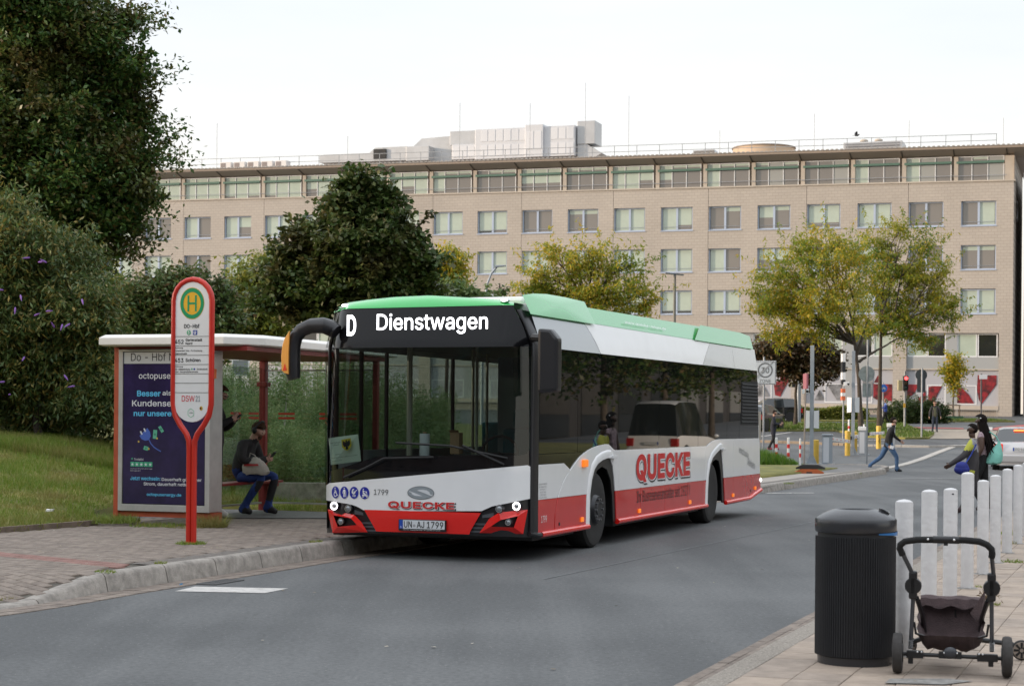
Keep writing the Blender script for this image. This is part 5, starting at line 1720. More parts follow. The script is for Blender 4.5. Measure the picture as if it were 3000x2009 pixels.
m_ = MB().tube(path, [a[2] for a in arm], 14).build("wing_mirror", B_trim, bus, smooth=True)
def mq(x, y, xx):
    p = at(800 + x * 0.1594, 900 + y * 0.1594, 19.6)
    q = to_bus(p); k = (xx - CL.x) / (q.x - CL.x)
    return CL + (q - CL) * k
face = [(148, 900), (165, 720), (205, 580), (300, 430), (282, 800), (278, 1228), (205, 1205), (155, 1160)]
MB().prismv([mq(x, y, 0.0) for x, y in face], (0.05, 0.012, 0)).build("mirror_front", mat("mirror_sun_glow", (0.80, 0.36, 0.07), 0.35), m_, bevel=0.006)  # amber colour holds the low sun's glow on this face
MB().prismv([mq(x, y, -0.006) for x, y in ((212, 1035), (250, 1155), (178, 1160))], (0.004, 0, 0)).build("warning_triangle", mat("triangle_red", (0.75, 0.05, 0.02), 0.4), m_)

# --- loose things behind the windscreen
fr_ = lambda b, z, off: BUS_O + BU_E1 * fq(b, z, off).x + BU_E2 * fq(b, z, off).y + Vector((0, 0, z))
t = thing("permit_sheet", "pale printed permit sheet with a yellow eagle shield behind the windscreen", "paper sheet", BUS_O, math.pi / 2 - BUS_YAW)
sh = [(2.387, 1.331), (2.023, 1.379), (1.983, 1.079), (2.358, 1.029)]
M_sheet = mat("sheet_pale_green", (0.66, 0.74, 0.60), 0.6, emit=(0.62, 0.74, 0.60), es=0.0)
MB().prismv([fq(b, z, -0.03) for b, z in sh], (0.002, 0, 0)).build("sheet", M_sheet, t)
def shp(u, v, off=-0.026):
    a = Vector(sh[0]).lerp(Vector(sh[1]), u); b = Vector(sh[3]).lerp(Vector(sh[2]), u); p = a.lerp(b, v)
    return fq(p.x, p.y, off)
MB().add([shp(u, v) for u, v in ((0.42, 0.12), (0.74, 0.10), (0.74, 0.38), (0.66, 0.50), (0.58, 0.55), (0.50, 0.51), (0.42, 0.40))], [tuple(range(7))]).build("shield", mat("shield_yellow", (0.70, 0.55, 0.03), 0.5), t)
eagle = [(0.58, 0.14), (0.61, 0.18), (0.60, 0.23), (0.69, 0.15), (0.71, 0.30), (0.65, 0.40), (0.61, 0.38), (0.63, 0.48), (0.58, 0.51), (0.53, 0.49), (0.55, 0.39), (0.50, 0.41), (0.45, 0.31), (0.46, 0.16), (0.56, 0.24), (0.555, 0.18)]
MB().add([shp(u, v, -0.023) for u, v in eagle], [tuple(range(len(eagle)))]).build("eagle", M_ink, t)
def sheet_text(s, u, v, w, h):
    me, co = text_mesh(s, w, h)
    c2 = np.array([shp(u + p[0], v - p[1], -0.024) for p in co], dtype=np.float32)
    me.vertices.foreach_set("co", c2.ravel()); me.update(); me.materials.clear(); me.materials.append(M_ink)
    link("lettering", me, t)
sheet_text("Stadt Dortmund", 0.20, 0.20, 0.34, 0.06); sheet_text("Tiefbauamt", 0.22, 0.28, 0.22, 0.05)
sheet_text("Linienbus", 0.26, 0.64, 0.18, 0.045); sheet_text("im Auftrag der DSW21, gültig vom 10.01.2024", 0.47, 0.76, 0.86, 0.05); sheet_text("bis zum 31.12.2024", 0.22, 0.87, 0.34, 0.045)
t = thing("cardboard_box", "small brown cardboard box standing on the bus dashboard", "box", BUS_O + BU_E1 * 0.62 + BU_E2 * 1.02 + Vector((0, 0, 1.165)), math.pi / 2 - BUS_YAW)
MB().box(-0.06, 0.06, -0.055, 0.055, 0, 0.24).build("carton", mat("cardboard", (0.36, 0.22, 0.12), 0.8), t, bevel=0.004)
MB().prismv([(-0.06, -0.055, 0.24), (-0.06, 0.055, 0.24), (-0.09, 0.055, 0.27), (-0.09, -0.055, 0.27)], (0.004, 0, 0)).build("flap", mat("cardboard", (0.36, 0.22, 0.12)), t)
t = thing("paper_roll", "white kitchen paper roll standing on the bus dashboard beside the box", "paper roll", BUS_O + BU_E1 * 0.60 + BU_E2 * 1.40 + Vector((0, 0, 1.10)), 0)
MB().lathe([(0.055, 0), (0.058, 0.02), (0.058, 0.28), (0.054, 0.29)], n=20).build("roll", M_paint_w, t, smooth=True)
MB().lathe([(0.02, 0.29), (0.02, 0.31)], n=12).build("core", mat("cardboard", (0.36, 0.22, 0.12)), t)

# ================================================================== bus stop sign
M_red = mat("enamel_red", (0.50, 0.022, 0.012), 0.35, var=0.10, vs=6)
M_orange = mat("frame_orange_red", (0.40, 0.075, 0.03), 0.5, var=0.18, vs=5)
M_dred = mat("post_dark_red", (0.22, 0.020, 0.018), 0.45, var=0.12, vs=5)
M_face = mat("sign_face", (0.70, 0.70, 0.69), 0.4, var=0.03, vs=3)
M_alu = mat("aluminium_frame", (0.47, 0.46, 0.44), 0.4, 0.35, var=0.12, vs=4)
M_line = mat("sign_line", (0.05, 0.05, 0.05), 0.5)
SROT = math.atan2(-0.345, 0.939)
st = thing("bus_stop_sign", "tall red framed bus stop sign with a yellow H disc standing on the paving", "bus stop sign", (-3.50, 19.60, 0.165), SROT)
W2 = 0.236
path = [(-0.031, 0, 0)] + [(-0.031, 0, z) for z in (0.6, 1.02)] + [(-0.036, 0, 1.13), (-0.07, 0, 1.21), (-0.15, 0, 1.31), (-0.21, 0, 1.41), (-W2, 0, 1.53)]
path += [(-W2, 0, z) for z in (1.9, 2.3, 2.66)]
path += [(-W2 * math.cos(R(a)), 0, 2.66 + W2 * math.sin(R(a))) for a in range(18, 172, 18)]
path += [(-p[0], 0, p[2]) for p in path[:11][::-1]]
MB().tube(path, 0.031, 12).build("frame", M_red, st, smooth=True)
def stad(w, z0, z1, n=14):
    return [(-w * math.cos(R(180) * i / n), z1 + w * math.sin(R(180) * i / n)) for i in range(n + 1)] + [(w * math.cos(R(180) * i / n), z0 - w * 0.95 * math.sin(R(180) * i / n)) for i in range(n + 1)]
MB().prismv([(x, -0.012, z) for x, z in stad(0.213, 1.54, 2.655)], (0, 0.03, 0)).build("face", M_face, st)
def nz(y):
    return 1.56 + (1220 - (800 + 0.3189 * y)) * 19.6 / 5249 - 0.165
def nx(x):
    return (x - 260) * 0.3189 * 19.6 / 5249 / 0.945
rt, upv = (1, 0, 0), (0, 0, 1)
hc = (nx(258), -0.0135, nz(277))
mb = MB(); disc(mb, hc, rt, upv, 0.151, 0.174, 32); o = mb.build("stop_disc", mat("h_yellow", (0.72, 0.40, 0.02), 0.4), st)
mb = MB(); disc(mb, (hc[0], -0.0155, hc[2]), rt, upv, 0.146, 0.168, 32, r_in=0.74); mb.build("ring", mat("h_green", (0.0, 0.26, 0.10), 0.4), o)
hw, hh, tk = 0.057, 0.088, 0.021
mb = MB()
for a, b, c, d in ((-hw, -hw + tk, -hh, hh), (hw - tk, hw, -hh, hh), (-hw + tk, hw - tk, -tk / 2, tk / 2)):
    mb.quad((hc[0] + a, -0.0155, hc[2] + c), (hc[0] + b, -0.0155, hc[2] + c), (hc[0] + b, -0.0155, hc[2] + d), (hc[0] + a, -0.0155, hc[2] + d))
mb.build("letter", mat("h_green", (0.0, 0.26, 0.10)), o)
def st_text(s, x, y, w, h, m=M_ink, bold=0.018, align='l', parent=st):
    return put_text("lettering", s, (nx(x), -0.0150, nz(y)), rt, upv, w * 0.3189 * 19.6 / 5249 / 0.945, h * 0.3189 * 19.6 / 5249, m, parent, align=align, bold=bold)
st_text("DO-Hbf", 180, 485, 152, 38)
mb = MB(); disc(mb, (nx(227), -0.0145, nz(544)), rt, upv, 0.024, 0.027, 20); o = mb.build("train_symbol", mat("s_green", (0.0, 0.33, 0.12), 0.4), st)
put_text("lettering", "S", (nx(227), -0.0165, nz(544)), rt, upv, 0.022, 0.034, M_paint_w, o, bold=0.02)
mb = MB().quad((nx(268), -0.0145, nz(566)), (nx(310), -0.0145, nz(566)), (nx(310), -0.0145, nz(522)), (nx(268), -0.0145, nz(522))); o = mb.build("metro_symbol", mat("u_blue", (0.015, 0.05, 0.30), 0.4), st)
put_text("lettering", "U", (nx(289), -0.0165, nz(544)), rt, upv, 0.028, 0.036, M_paint_w, o, bold=0.03)
for y in (580, 667, 752, 837, 922, 1008, 1095):
    MB().box(nx(88), nx(432), -0.015, -0.0125, nz(y) - 0.002, nz(y) + 0.002).build("divider", M_line, st)
st_text("452", 90, 629, 86, 40, bold=0.012); st_text("Gartenstadt", 197, 612, 163, 25); st_text("Nord", 197, 644, 66, 22)
st_text("Richtung", 90, 686, 80, 16, M_line); st_text("Innenstadt Süd · Funkenburg", 90, 712, 270, 17, M_line); st_text("Geßlerstraße", 90, 737, 120, 16, M_line)
st_text("453", 90, 799, 86, 40, bold=0.012); st_text("Schüren", 197, 797, 148, 32)
st_text("Richtung", 90, 857, 82, 16, M_line); st_text("DO-Möllerbrücke", 90, 881, 155, 17, M_line); st_text("· Innenstadt", 300, 880, 115, 15, M_line); st_text("Süd · Bergmeisterstraße", 90, 906, 233, 17, M_line)
mb = MB(); disc(mb, (nx(261), -0.0145, nz(880)), rt, upv, 0.009, 0.010, 12); mb.build("train_symbol", mat("s_green", (0.0, 0.33, 0.12)), st)
MB().quad((nx(277), -0.0145, nz(888)), (nx(292), -0.0145, nz(888)), (nx(292), -0.0145, nz(872)), (nx(277), -0.0145, nz(872))).build("metro_symbol", mat("u_blue", (0.015, 0.05, 0.30)), st)
st_text("DSW", 163, 1150, 128, 55, mat("dsw_red", (0.60, 0.03, 0.05), 0.4), bold=0.004); st_text("21", 300, 1150, 46, 55, mat("dsw_grey", (0.28, 0.30, 0.32), 0.4))
mb = MB(); disc(mb, (nx(254), -0.0145, nz(1282)), rt, upv, 0.044, 0.052, 6, r_in=0.86, a0=R(30), a1=R(390 - 0.001)); mb.build("network_symbol", mat("vrr_green", (0.20, 0.48, 0.30), 0.5), st)
st_text("VRR", 238, 1281, 34, 13, mat("vrr_ink", (0.2, 0.25, 0.22), 0.5))
mb = MB(); disc(mb, (nx(355), -0.0145, nz(1239)), rt, upv, 0.020, 0.023, 18); o = mb.build("round_sticker", mat("sticker_yellow", (0.55, 0.38, 0.03), 0.5), st)
mb = MB(); disc(mb, (nx(352), -0.0165, nz(1239)), rt, upv, 0.011, 0.013, 12); mb.build("sticker_print", mat("sticker_dark", (0.10, 0.02, 0.02), 0.5), o)
# grass tuft at its foot is built with the plants

# ================================================================== shelter
sh_ = thing("bus_shelter", "bus shelter with white flat roof, red posts, glass walls and a poster end panel", "bus shelter", (-3.82, 22.72, 0.0), SROT)
roof = [(-1.52, -0.22), (0.30, -0.22), (0.62, 0.30), (0.62, 4.45), (-1.52, 4.45)]
mb = MB()
n = len(roof)
cen = Vector((-0.45, 2.1))
for z, k in ((2.455, 0.985), (2.50, 1.0), (2.575, 1.0), (2.605, 0.97)):
    pass
V = []
for z, k in ((2.46, 0.985), (2.475, 1.0), (2.565, 1.0), (2.605, 0.975)):
    for p in roof:
        V.append((cen.x + (p[0] - cen.x) * (1 - (1 - k) * 2.2), cen.y + (p[1] - cen.y) * k, z))
F = [tuple(range(n))[::-1], tuple(range(3 * n, 4 * n))] + [(j * n + i, j * n + (i + 1) % n, (j + 1) * n + (i + 1) % n, (j + 1) * n + i) for j in range(3) for i in range(n)]
mb.add(V, F).build("roof", mat("shelter_roof_white", (0.72, 0.70, 0.66), 0.4, var=0.04, vs=2), sh_, bevel=0.008)
MB().box(-1.44, 0.5, 0.02, 4.3, 2.40, 2.455).build("roof_beam", M_dred, sh_)
# poster cabinet
MB().box(-1.42, -1.35, -0.01, 0.10, 0.15, 2.44).build("post", M_orange, sh_, bevel=0.006)
cab = MB().box(-1.345, 0.0, 0.0, 0.30, 0.345, 2.42).build("poster_cabinet", M_alu, sh_, bevel=0.01)
MB().box(-1.40, 0.02, 0.02, 0.27, 0.27, 0.34).build("base_beam", M_orange, sh_)
MB().box(-0.135, 0.02, 0.03, 0.26, 0.10, 0.27).build("post", M_orange, sh_)
def pzz(y):
    return 1.56 + (1219.5 - (1000 + 0.31876 * y)) * 22.85 / 5249
def pxx(x):
    return -1.345 + (x - 140) * 1.345 / 865
fr = MB()
x0, x1, z0, z1 = pxx(178), pxx(962), pzz(1503), pzz(88)
for q in ((-1.345, x0, 0.345, 2.42), (x1, 0.0, 0.345, 2.42)):
    fr.box(q[0], q[1], -0.022, -0.001, q[2], q[3])
for q in ((0.345, z0), (z1, 2.42)):
    fr.box(x0, x1, -0.022, -0.001, q[0], q[1])
fr.build("cabinet_frame", M_alu, cab, bevel=0.004)
MB().box(x0, x1, -0.006, -0.002, z0, z1).build("back_sheet", M_ink, cab)
hd = MB().box(x0 + 0.01, x1 - 0.01, -0.010, -0.007, pzz(200), pzz(95)).build("stop_name_panel", mat("panel_grey_white", (0.50, 0.51, 0.51), 0.4), cab)
put_text("lettering", "Do - Hbf Nord", (pxx(253), -0.012, pzz(138)), rt, upv, (pxx(790) - pxx(253)), 0.105, M_ink, cab, align='l')
# poster: deep violet with print
M_poster = mat("poster_violet", (0.022, 0.014, 0.062), 0.22, var=0.35, vs=3.0, coat=0.15)
po = MB().box(x0 + 0.012, x1 - 0.012, -0.010, -0.007, z0 + 0.012, pzz(202)).build("poster", M_poster, cab)
M_cyan = mat("poster_cyan", (0.10, 0.46, 0.72), 0.4)
M_pw = mat("poster_white", (0.66, 0.66, 0.68), 0.4)
M_pgreen = mat("poster_green", (0.05, 0.36, 0.20), 0.4)
M_pblue = mat("poster_blue", (0.06, 0.12, 0.42), 0.4)
def pt(s, x, y, w, h, m, bold=0.01, align='l'):
    return put_text("lettering", s, (pxx(x), -0.012, pzz(y)), rt, upv, w * 1.345 / 865, h * 0.00139, m, cab, align=align, bold=bold)
pt("octopusenergy", 330, 322, 490, 66, M_pw, 0.004)
pt("Besser", 314, 476, 224, 54, M_cyan, 0.022); pt("als jeder", 556, 476, 260, 54, M_pw)
pt("Kundenservice", 267, 566, 560, 58, M_pw); pt("nur unsere Preise", 283, 660, 590, 52, M_cyan, 0.022)
pt("Trustpilot", 290, 1088, 92, 26, M_pw, 0.0)
def star(cx, cy, r, m, y=-0.012):
    P = [(pxx(cx) + r * (1 if k % 2 == 0 else 0.4) * math.sin(math.pi * k / 5), y, pzz(cy) + r * (1 if k % 2 == 0 else 0.4) * math.cos(math.pi * k / 5)) for k in range(10)]
    c = (pxx(cx), y, pzz(cy))
    return MB().add([c] + P, [(0, k + 1, (k + 1) % 10 + 1) for k in range(10)]).build("star", m, cab)
star(272, 1082, 0.020, M_pgreen)
for k in range(5):
    cx = 276 + k * 42.5
    MB().quad((pxx(cx - 19), -0.0115, pzz(1154)), (pxx(cx + 19), -0.0115, pzz(1154)), (pxx(cx + 19), -0.0115, pzz(1110)), (pxx(cx - 19), -0.0115, pzz(1110))).build("rating_square", M_pgreen, cab)
    star(cx, 1133, 0.023, M_pw, -0.0135)
pt("TrustScore 4.8 | 10.286 Bewertungen", 256, 1172, 210, 12, M_pw, 0.0); pt("Stand August 2024", 256, 1193, 100, 11, M_pw, 0.0)
pt("Jetzt wechseln:", 256, 1262, 286, 34, M_cyan, 0.015); pt("Dauerhaft günstiger", 555, 1270, 374, 36, M_pw)
pt("Strom, dauerhaft netter", 384, 1314, 430, 36, M_pw); pt("octopusenergy.de", 414, 1412, 326, 34, M_cyan, 0.015)
def pp_(pts, m, name, y=-0.0118):
    return MB().add([(pxx(a), y, pzz(b)) for a, b in pts], [tuple(range(len(pts)))]).build(name, m, cab)
pp_([(340, 868), (415, 795), (440, 830), (448, 870), (432, 905), (395, 913), (362, 900)], M_pblue, "plug_drawing")
for a, b in ((352, 832), (385, 806)):
    pp_([(a - 8, b - 5), (a + 4, b - 8), (a + 20, b + 22), (a + 6, b + 28)], M_pw, "plug_pin")
ln = [(432, 905), (450, 940), (480, 972), (510, 992), (545, 1010)]
for (a, b), (c, d) in zip(ln, ln[1:]):
    pp_([(a - 3, b + 3), (a + 3, b - 4), (c + 3, d - 4), (c - 3, d + 4)], M_pblue, "plug_cable")
for c, w, h, an in (((488, 853), 36, 82, 4), ((545, 805), 28, 62, -32), ((403, 982), 42, 36, 15)):
    P = []
    for sx_, sy_ in ((-1, -1), (1, -1), (1, 1), (-1, 1)):
        u, v = sx_ * w / 2, sy_ * h / 2
        P.append((c[0] + u * math.cos(R(an)) - v * math.sin(R(an)), c[1] + u * math.sin(R(an)) + v * math.cos(R(an))))
    pp_(P, mat("note_green", (0.10, 0.40, 0.26), 0.5), "banknote_drawing")
    mb = MB(); disc(mb, (pxx(c[0]), -0.0135, pzz(c[1])), rt, upv, 0.014, n=12); mb.build("banknote_mark", mat("note_dark", (0.03, 0.20, 0.12), 0.5), cab)
for a, b in ((333, 922), (508, 890), (430, 988)):
    mb = MB(); disc(mb, (pxx(a), -0.0125, pzz(b)), rt, upv, 0.013, n=12); mb.build("coin_drawing", mat("coin_gold", (0.55, 0.40, 0.06), 0.5), cab)
MB().box(0.002, 0.01, 0.05, 0.12, 2.05, 2.17).build("side_label", mat("label_orange", (0.75, 0.16, 0.03), 0.5), cab)
# glass walls, posts, bench
M_sglass = glass_mat("shelter_glass", (0.78, 0.83, 0.79))
MB().box(-1.40, -1.388, 0.36, 2.05, 0.29, 2.30).build("glass_pane", M_sglass, sh_)
MB().box(-1.40, -1.388, 2.12, 3.96, 0.29, 2.30).build("glass_pane", M_sglass, sh_)
MB().box(-1.33, 0.42, 4.02, 4.032, 0.29, 2.26).build("glass_pane", M_sglass, sh_)
MB().box(-1.33, 0.42, 4.012, 4.04, 0.27, 0.295).box(-1.33, 0.42, 4.012, 4.04, 2.255, 2.275).build("glass_rail", M_alu, sh_)
MB().box(-1.41, -1.378, 0.36, 3.96, 0.265, 0.292).build("glass_rail", M_alu, sh_)
for x, y in ((-1.395, 4.02), (-1.395, 2.085)):
    p = MB().box(x - 0.05, x + 0.05, y - 0.05, y + 0.05, 0.15, 2.45).build("post", M_dred, sh_, bevel=0.01)
    MB().box(x - 0.085, x + 0.085, y - 0.07, y + 0.07, 2.02, 2.09).build("clamp", M_dred, p, bevel=0.01)
MB().box(0.42, 0.50, 3.98, 4.06, 0.15, 2.45).build("post", M_dred, sh_, bevel=0.01)
M_bar = mat("safety_red", (0.60, 0.05, 0.025), 0.5)
for a in (-1.0, -0.32, 0.02):
    for z in (1.535, 1.60):
        MB().box(a - 0.135, a + 0.135, 4.008, 4.011, z, z + 0.032).build("safety_mark", M_bar, sh_)
for y in (0.9, 1.5, 2.6, 3.15, 3.7):
    for z in (1.535, 1.60):
        MB().box(-1.3865, -1.3835, y - 0.15, y + 0.15, z, z + 0.032).build("safety_mark", M_bar, sh_)
bn = MB()
for k in range(3):
    bn.box(-1.30 + k * 0.135, -1.18 + k * 0.135, 1.55, 3.75, 0.60, 0.635)
for k in range(3):
    MB().box(-1.30 + k * 0.135, -1.18 + k * 0.135, 1.55, 3.75, 0.60, 0.635).build("seat_slat", M_dred, sh_, bevel=0.008)
for y in (1.7, 3.6):
    MB().box(-1.28, -0.92, y - 0.025, y + 0.025, 0.55, 0.598).box(-1.14, -1.08, y - 0.025, y + 0.025, 0.15, 0.55).build("bench_leg", M_dred, sh_)

# ================================================================== bin, bollards, pushchair frame
M_bin = mat("bin_charcoal", (0.022, 0.023, 0.026), 0.45, var=0.12, vs=4)
M_lid = mat("bin_lid", (0.035, 0.036, 0.040), 0.26, var=0.15, vs=3)
bn = thing("litter_bin", "round charcoal litter bin with vertical ribs and a domed lid on the slabs", "litter bin", (2.185, 11.36, 0.04))
nr = 96
V, F = [], []
for z in (0.055, 0.80):
    for k in range(nr * 4):
        a = 2 * math.pi * (k + 0.5) / (nr * 4)
        r = 0.252 if k % 4 in (0, 1) else 0.244
        V.append((r * math.cos(a), r * math.sin(a), z))
n = nr * 4
F = [(k, (k + 1) % n, n + (k + 1) % n, n + k) for k in range(n)] + [tuple(range(n))[::-1], tuple(range(n, 2 * n))]
MB().add(V, F).build("body", M_bin, bn)
MB().lathe([(0.232, -0.012), (0.236, 0.05), (0.228, 0.056)], n=40).build("base", M_lid, bn, smooth=True)
MB().lathe([(0.238, 0.80), (0.238, 0.830)], n=40).build("neck", M_bin, bn, smooth=True)
MB().lathe([(0.250, 0.826), (0.256, 0.835), (0.256, 0.903), (0.248, 0.916), (0.200, 0.945), (0.150, 0.966), (0.132, 0.970), (0.124, 0.964), (0.118, 0.93), (0.0, 0.92)], n=48).build("lid", M_lid, bn, smooth=35)
mb = MB(); disc(mb, (0.02, 0, 0.9215), (1, 0, 0), (0, 1, 0), 0.11, n=30); mb.build("opening", M_ink, bn)
o = MB().lathe([(0.035, 0.0), (0.037, 0.012), (0.028, 0.010), (0.026, -0.005)], (0, 0, 0), 18).build("ashtray", M_lid, bn, smooth=True)
o.location = (0.165, -0.06, 0.955); o.rotation_euler = (R(10), R(24), 0)
mb = MB()
for i in range(14):
    a0, a1 = R(-68) + R(70) * i / 14, R(-68) + R(70) * (i + 1) / 14
    w0, w1 = 0.006 + 0.016 * i / 14, 0.006 + 0.016 * (i + 1) / 14
    mb.quad((0.259 * math.cos(a0), 0.259 * math.sin(a0), 0.826 - w0), (0.259 * math.cos(a1), 0.259 * math.sin(a1), 0.826 - w1), (0.261 * math.cos(a1), 0.261 * math.sin(a1), 0.826 + w1 * 0.4), (0.261 * math.cos(a0), 0.261 * math.sin(a0), 0.826 + w0 * 0.4))
mb.build("bag_edge", mat("bag_blue", (0.02, 0.17, 0.45), 0.35), bn)

M_boll = mat("bollard_white", (0.60, 0.59, 0.585), 0.55, var=0.07, vs=7, bump=0.25, bs=30)
bl_me = MB().lathe([(0.0575, 0.0), (0.0575, 0.976), (0.054, 0.984), (0.035, 0.994), (0.0, 1.0)], n=28).mesh("post", M_boll, smooth=30)
bl = [(2.566, 11.70, 1.02, "white bollard directly behind the charcoal litter bin, nearest of the row"), (3.08, 13.2, 1.03, "second white bollard from the bin, rising behind the pushchair handle"), (3.66, 14.93, 0.98, "third white bollard from the bin, with a small dark hole near its top"),
      (4.205, 16.51, 1.07, "fourth and tallest white bollard, standing in front of the walking boy"), (4.76, 18.07, 0.95, "fifth white bollard from the bin, shorter than both its neighbours"), (5.275, 19.52, 0.96, "sixth white bollard from the bin, in front of the woman in black"),
      (5.83, 21.06, 0.99, "seventh white bollard from the bin, just below the silver car wheel"), (6.41, 22.67, 1.0, "eighth white bollard from the bin, last but one at the picture edge"), (6.93, 24.1, 1.0, "ninth white bollard, cut off by the picture edge below the silver car")]
for i, (x, y, h, lb) in enumerate(bl):
    t = thing("bollard", lb, "bollard", (x, y, 0.04), 0, "white bollards along the plaza edge")
    p = link("post", bl_me, t); p.scale = (1, 1, h)
    if i == 2:
        mb = MB(); disc(mb, (0.005, -0.0582, 0.93), (1, 0, 0), (0, 0, 1), 0.009, 0.007, 10); mb.build("hole", M_ink, t)
    MB().lathe([(0.10, 0.0), (0.085, 0.006), (0.06, 0.009)], n=16).build("cement_collar", mat("cement", (0.22, 0.21, 0.195)), t, smooth=True)

# pushchair chassis, seen from the handle end
M_pram = mat("pram_black", (0.012, 0.012, 0.013), 0.45)
M_pram_m = mat("pram_metal", (0.085, 0.092, 0.105), 0.3, 0.7)
M_fab = mat("pram_fabric", (0.090, 0.062, 0.063), 0.9, var=0.25, vs=14, bump=0.5, bs=160)
M_dot = mat("reflector_stud", (0.75, 0.75, 0.75), 0.2, 0.5)
pr = thing("pushchair", "black pushchair chassis without its seat, with a brown fabric basket, beside the bin", "pushchair", (2.655, 10.80, 0.042), R(-14))
def sx2(x): return (x - 434) * 0.000873
def sz2(y): return (1490 - y) * 0.000873
hb = [(-0.283, -0.14, 0.725), (-0.300, -0.15, 0.765), (-0.298, -0.155, 0.785), (-0.270, -0.16, 0.808), (-0.20, -0.165, 0.820), (-0.06, -0.17, 0.824), (0.08, -0.17, 0.824), (0.16, -0.165, 0.818), (0.205, -0.16, 0.80), (0.232, -0.155, 0.772), (0.235, -0.15, 0.745), (0.232, -0.14, 0.725)]
MB().tube(hb, [0.020] * 12, 12).build("handle", mat("pram_grip", (0.010, 0.010, 0.010), 0.85), pr, smooth=True)
MB().tube([(-0.105, -0.17, 0.824), (0.045, -0.17, 0.824)], 0.0225, 12).box(-0.045, -0.02, -0.185, -0.155, 0.79, 0.806).build("grip_joint", M_pram, pr, smooth=True)
for x in (-0.135, 0.016):
    MB().ball((x, -0.192, 0.826), 0.007).build("stud", M_dot, pr)
for s, xs in ((-1, (-0.283, -0.232, -0.222, -0.236)), (1, (0.232, 0.245, 0.236, 0.24))):
    MB().tube([(xs[0], -0.14, 0.735), (xs[1], -0.06, 0.62)], 0.013, 8).build("upper_tube", M_pram_m, pr, smooth=True)
    MB().box(xs[2] - 0.026, xs[2] + 0.024, -0.075, -0.01, 0.455, 0.625).build("fold_joint", M_pram, pr, bevel=0.014)
    MB().lathe([(0.046, -0.055), (0.05, -0.045), (0.05, 0.0), (0.044, 0.01)], (xs[2], -0.02, 0.535), 20, axis='y').build("hinge", M_pram, pr, smooth=True)
    MB().tube([(xs[2], -0.03, 0.47), (xs[3], 0.0, 0.15)], 0.0125, 8).build("rear_tube", M_pram_m, pr, smooth=True)
    mb = MB()
    for k in range(7):
        mb.lathe([(0.014, 0), (0.017, 0.002), (0.014, 0.004)], (xs[3], -0.002, 0.155 + k * 0.0075), 10)
    mb.build("spring", mat("spring_steel", (0.5, 0.5, 0.5), 0.3, 0.8), pr)
    MB().tube([(xs[2] + 0.02 * -s, -0.01, 0.46), (xs[2] - 0.05 * s, 0.25, 0.33), (xs[2] - 0.06 * s, 0.62, 0.17), (xs[2] - 0.05 * s, 0.84, 0.12)], 0.015, 8).build("front_tube", M_pram, pr, smooth=True)
    MB().tube([(xs[3] - 0.02 * s, 0.02, 0.31), (xs[3] - 0.03 * s, 0.03, 0.24), (xs[3] - 0.08 * s, 0.05, 0.222)], 0.008, 6).build("basket_wire", M_pram, pr, smooth=True)
    w_ = MB().lathe([(0.05, -0.028), (0.10, -0.030), (0.117, -0.025), (0.1225, -0.010), (0.1225, 0.010), (0.117, 0.025), (0.10, 0.030), (0.05, 0.028)], (0, 0, 0), 32, axis='x').build("wheel", mat("pram_tyre", (0.045, 0.042, 0.040), 0.9, var=0.3, vs=20), pr, smooth=30)
    w_.location = (-0.312 if s < 0 else 0.328, 0.0, 0.1225)
    MB().lathe([(0.055, -0.034), (0.06, 0.0), (0.055, 0.034)], (0, 0, 0), 20, axis='x').build("hub", M_pram, w_, smooth=True)
    f_ = MB().lathe([(0.030, -0.018), (0.056, -0.019), (0.064, -0.010), (0.064, 0.010), (0.056, 0.019), (0.030, 0.018)], (0, 0, 0), 26, axis='y').build("front_wheel", mat("pram_tyre", (0.045, 0.042, 0.040)), pr, smooth=30)
    f_.location = (0.44 if s > 0 else -0.28, 0.84 if s > 0 else 0.88, 0.064)
    MB().lathe([(0.050, -0.021), (0.054, -0.020), (0.054, -0.0195)], (0, 0, 0), 22, axis='y').build("rim", mat("pram_rim_tan", (0.30, 0.25, 0.21), 0.5), f_)
    mb = MB()
    for k in range(8):
        a = R(45 * k)
        mb.prismv([(math.cos(a) * 0.012 - math.sin(a) * 0.006, -0.0225, math.sin(a) * 0.012 + math.cos(a) * 0.006), (math.cos(a) * 0.012 + math.sin(a) * 0.006, -0.0225, math.sin(a) * 0.012 - math.cos(a) * 0.006), (math.cos(a) * 0.05 + math.sin(a) * 0.008, -0.0225, math.sin(a) * 0.05 - math.cos(a) * 0.008), (math.cos(a) * 0.05 - math.sin(a) * 0.008, -0.0225, math.sin(a) * 0.05 + math.cos(a) * 0.008)], (0, 0.001, 0))
    mb.build("spokes", M_pram, f_)
    MB().tube([(f_.location.x, 0.84, 0.064), (f_.location.x - 0.06 * s, 0.84, 0.10), (xs[2] - 0.05 * s, 0.84, 0.12)], 0.016, 8).build("fork", M_pram, pr, smooth=True)
ax = MB().tube([(-0.30, 0, 0.118), (0.315, 0, 0.112)], 0.013, 8)
ax.box(-0.26, -0.16, -0.02, 0.02, 0.095, 0.14).box(0.155, 0.275, -0.02, 0.02, 0.09, 0.135).box(-0.07, 0.065, -0.022, 0.02, 0.10, 0.14)
ax.build("rear_axle", M_pram, pr, bevel=0.004)
MB().ball((-0.002, -0.018, 0.135), 0.042, 0.022, 0.036, 16, 10).build("brake_pedal", mat("pedal_grey", (0.04, 0.043, 0.05), 0.4), pr, smooth=True)
for x in (-0.195, -0.17, -0.038, 0.038, 0.165, 0.187):
    MB().ball((x, -0.027, 0.135), 0.006).build("stud", M_dot, pr)
for x in (-0.235, 0.235):
    MB().box(x - 0.015, x + 0.015, -0.015, 0.015, 0.06, 0.10).build("axle_block", M_pram, pr, bevel=0.004)
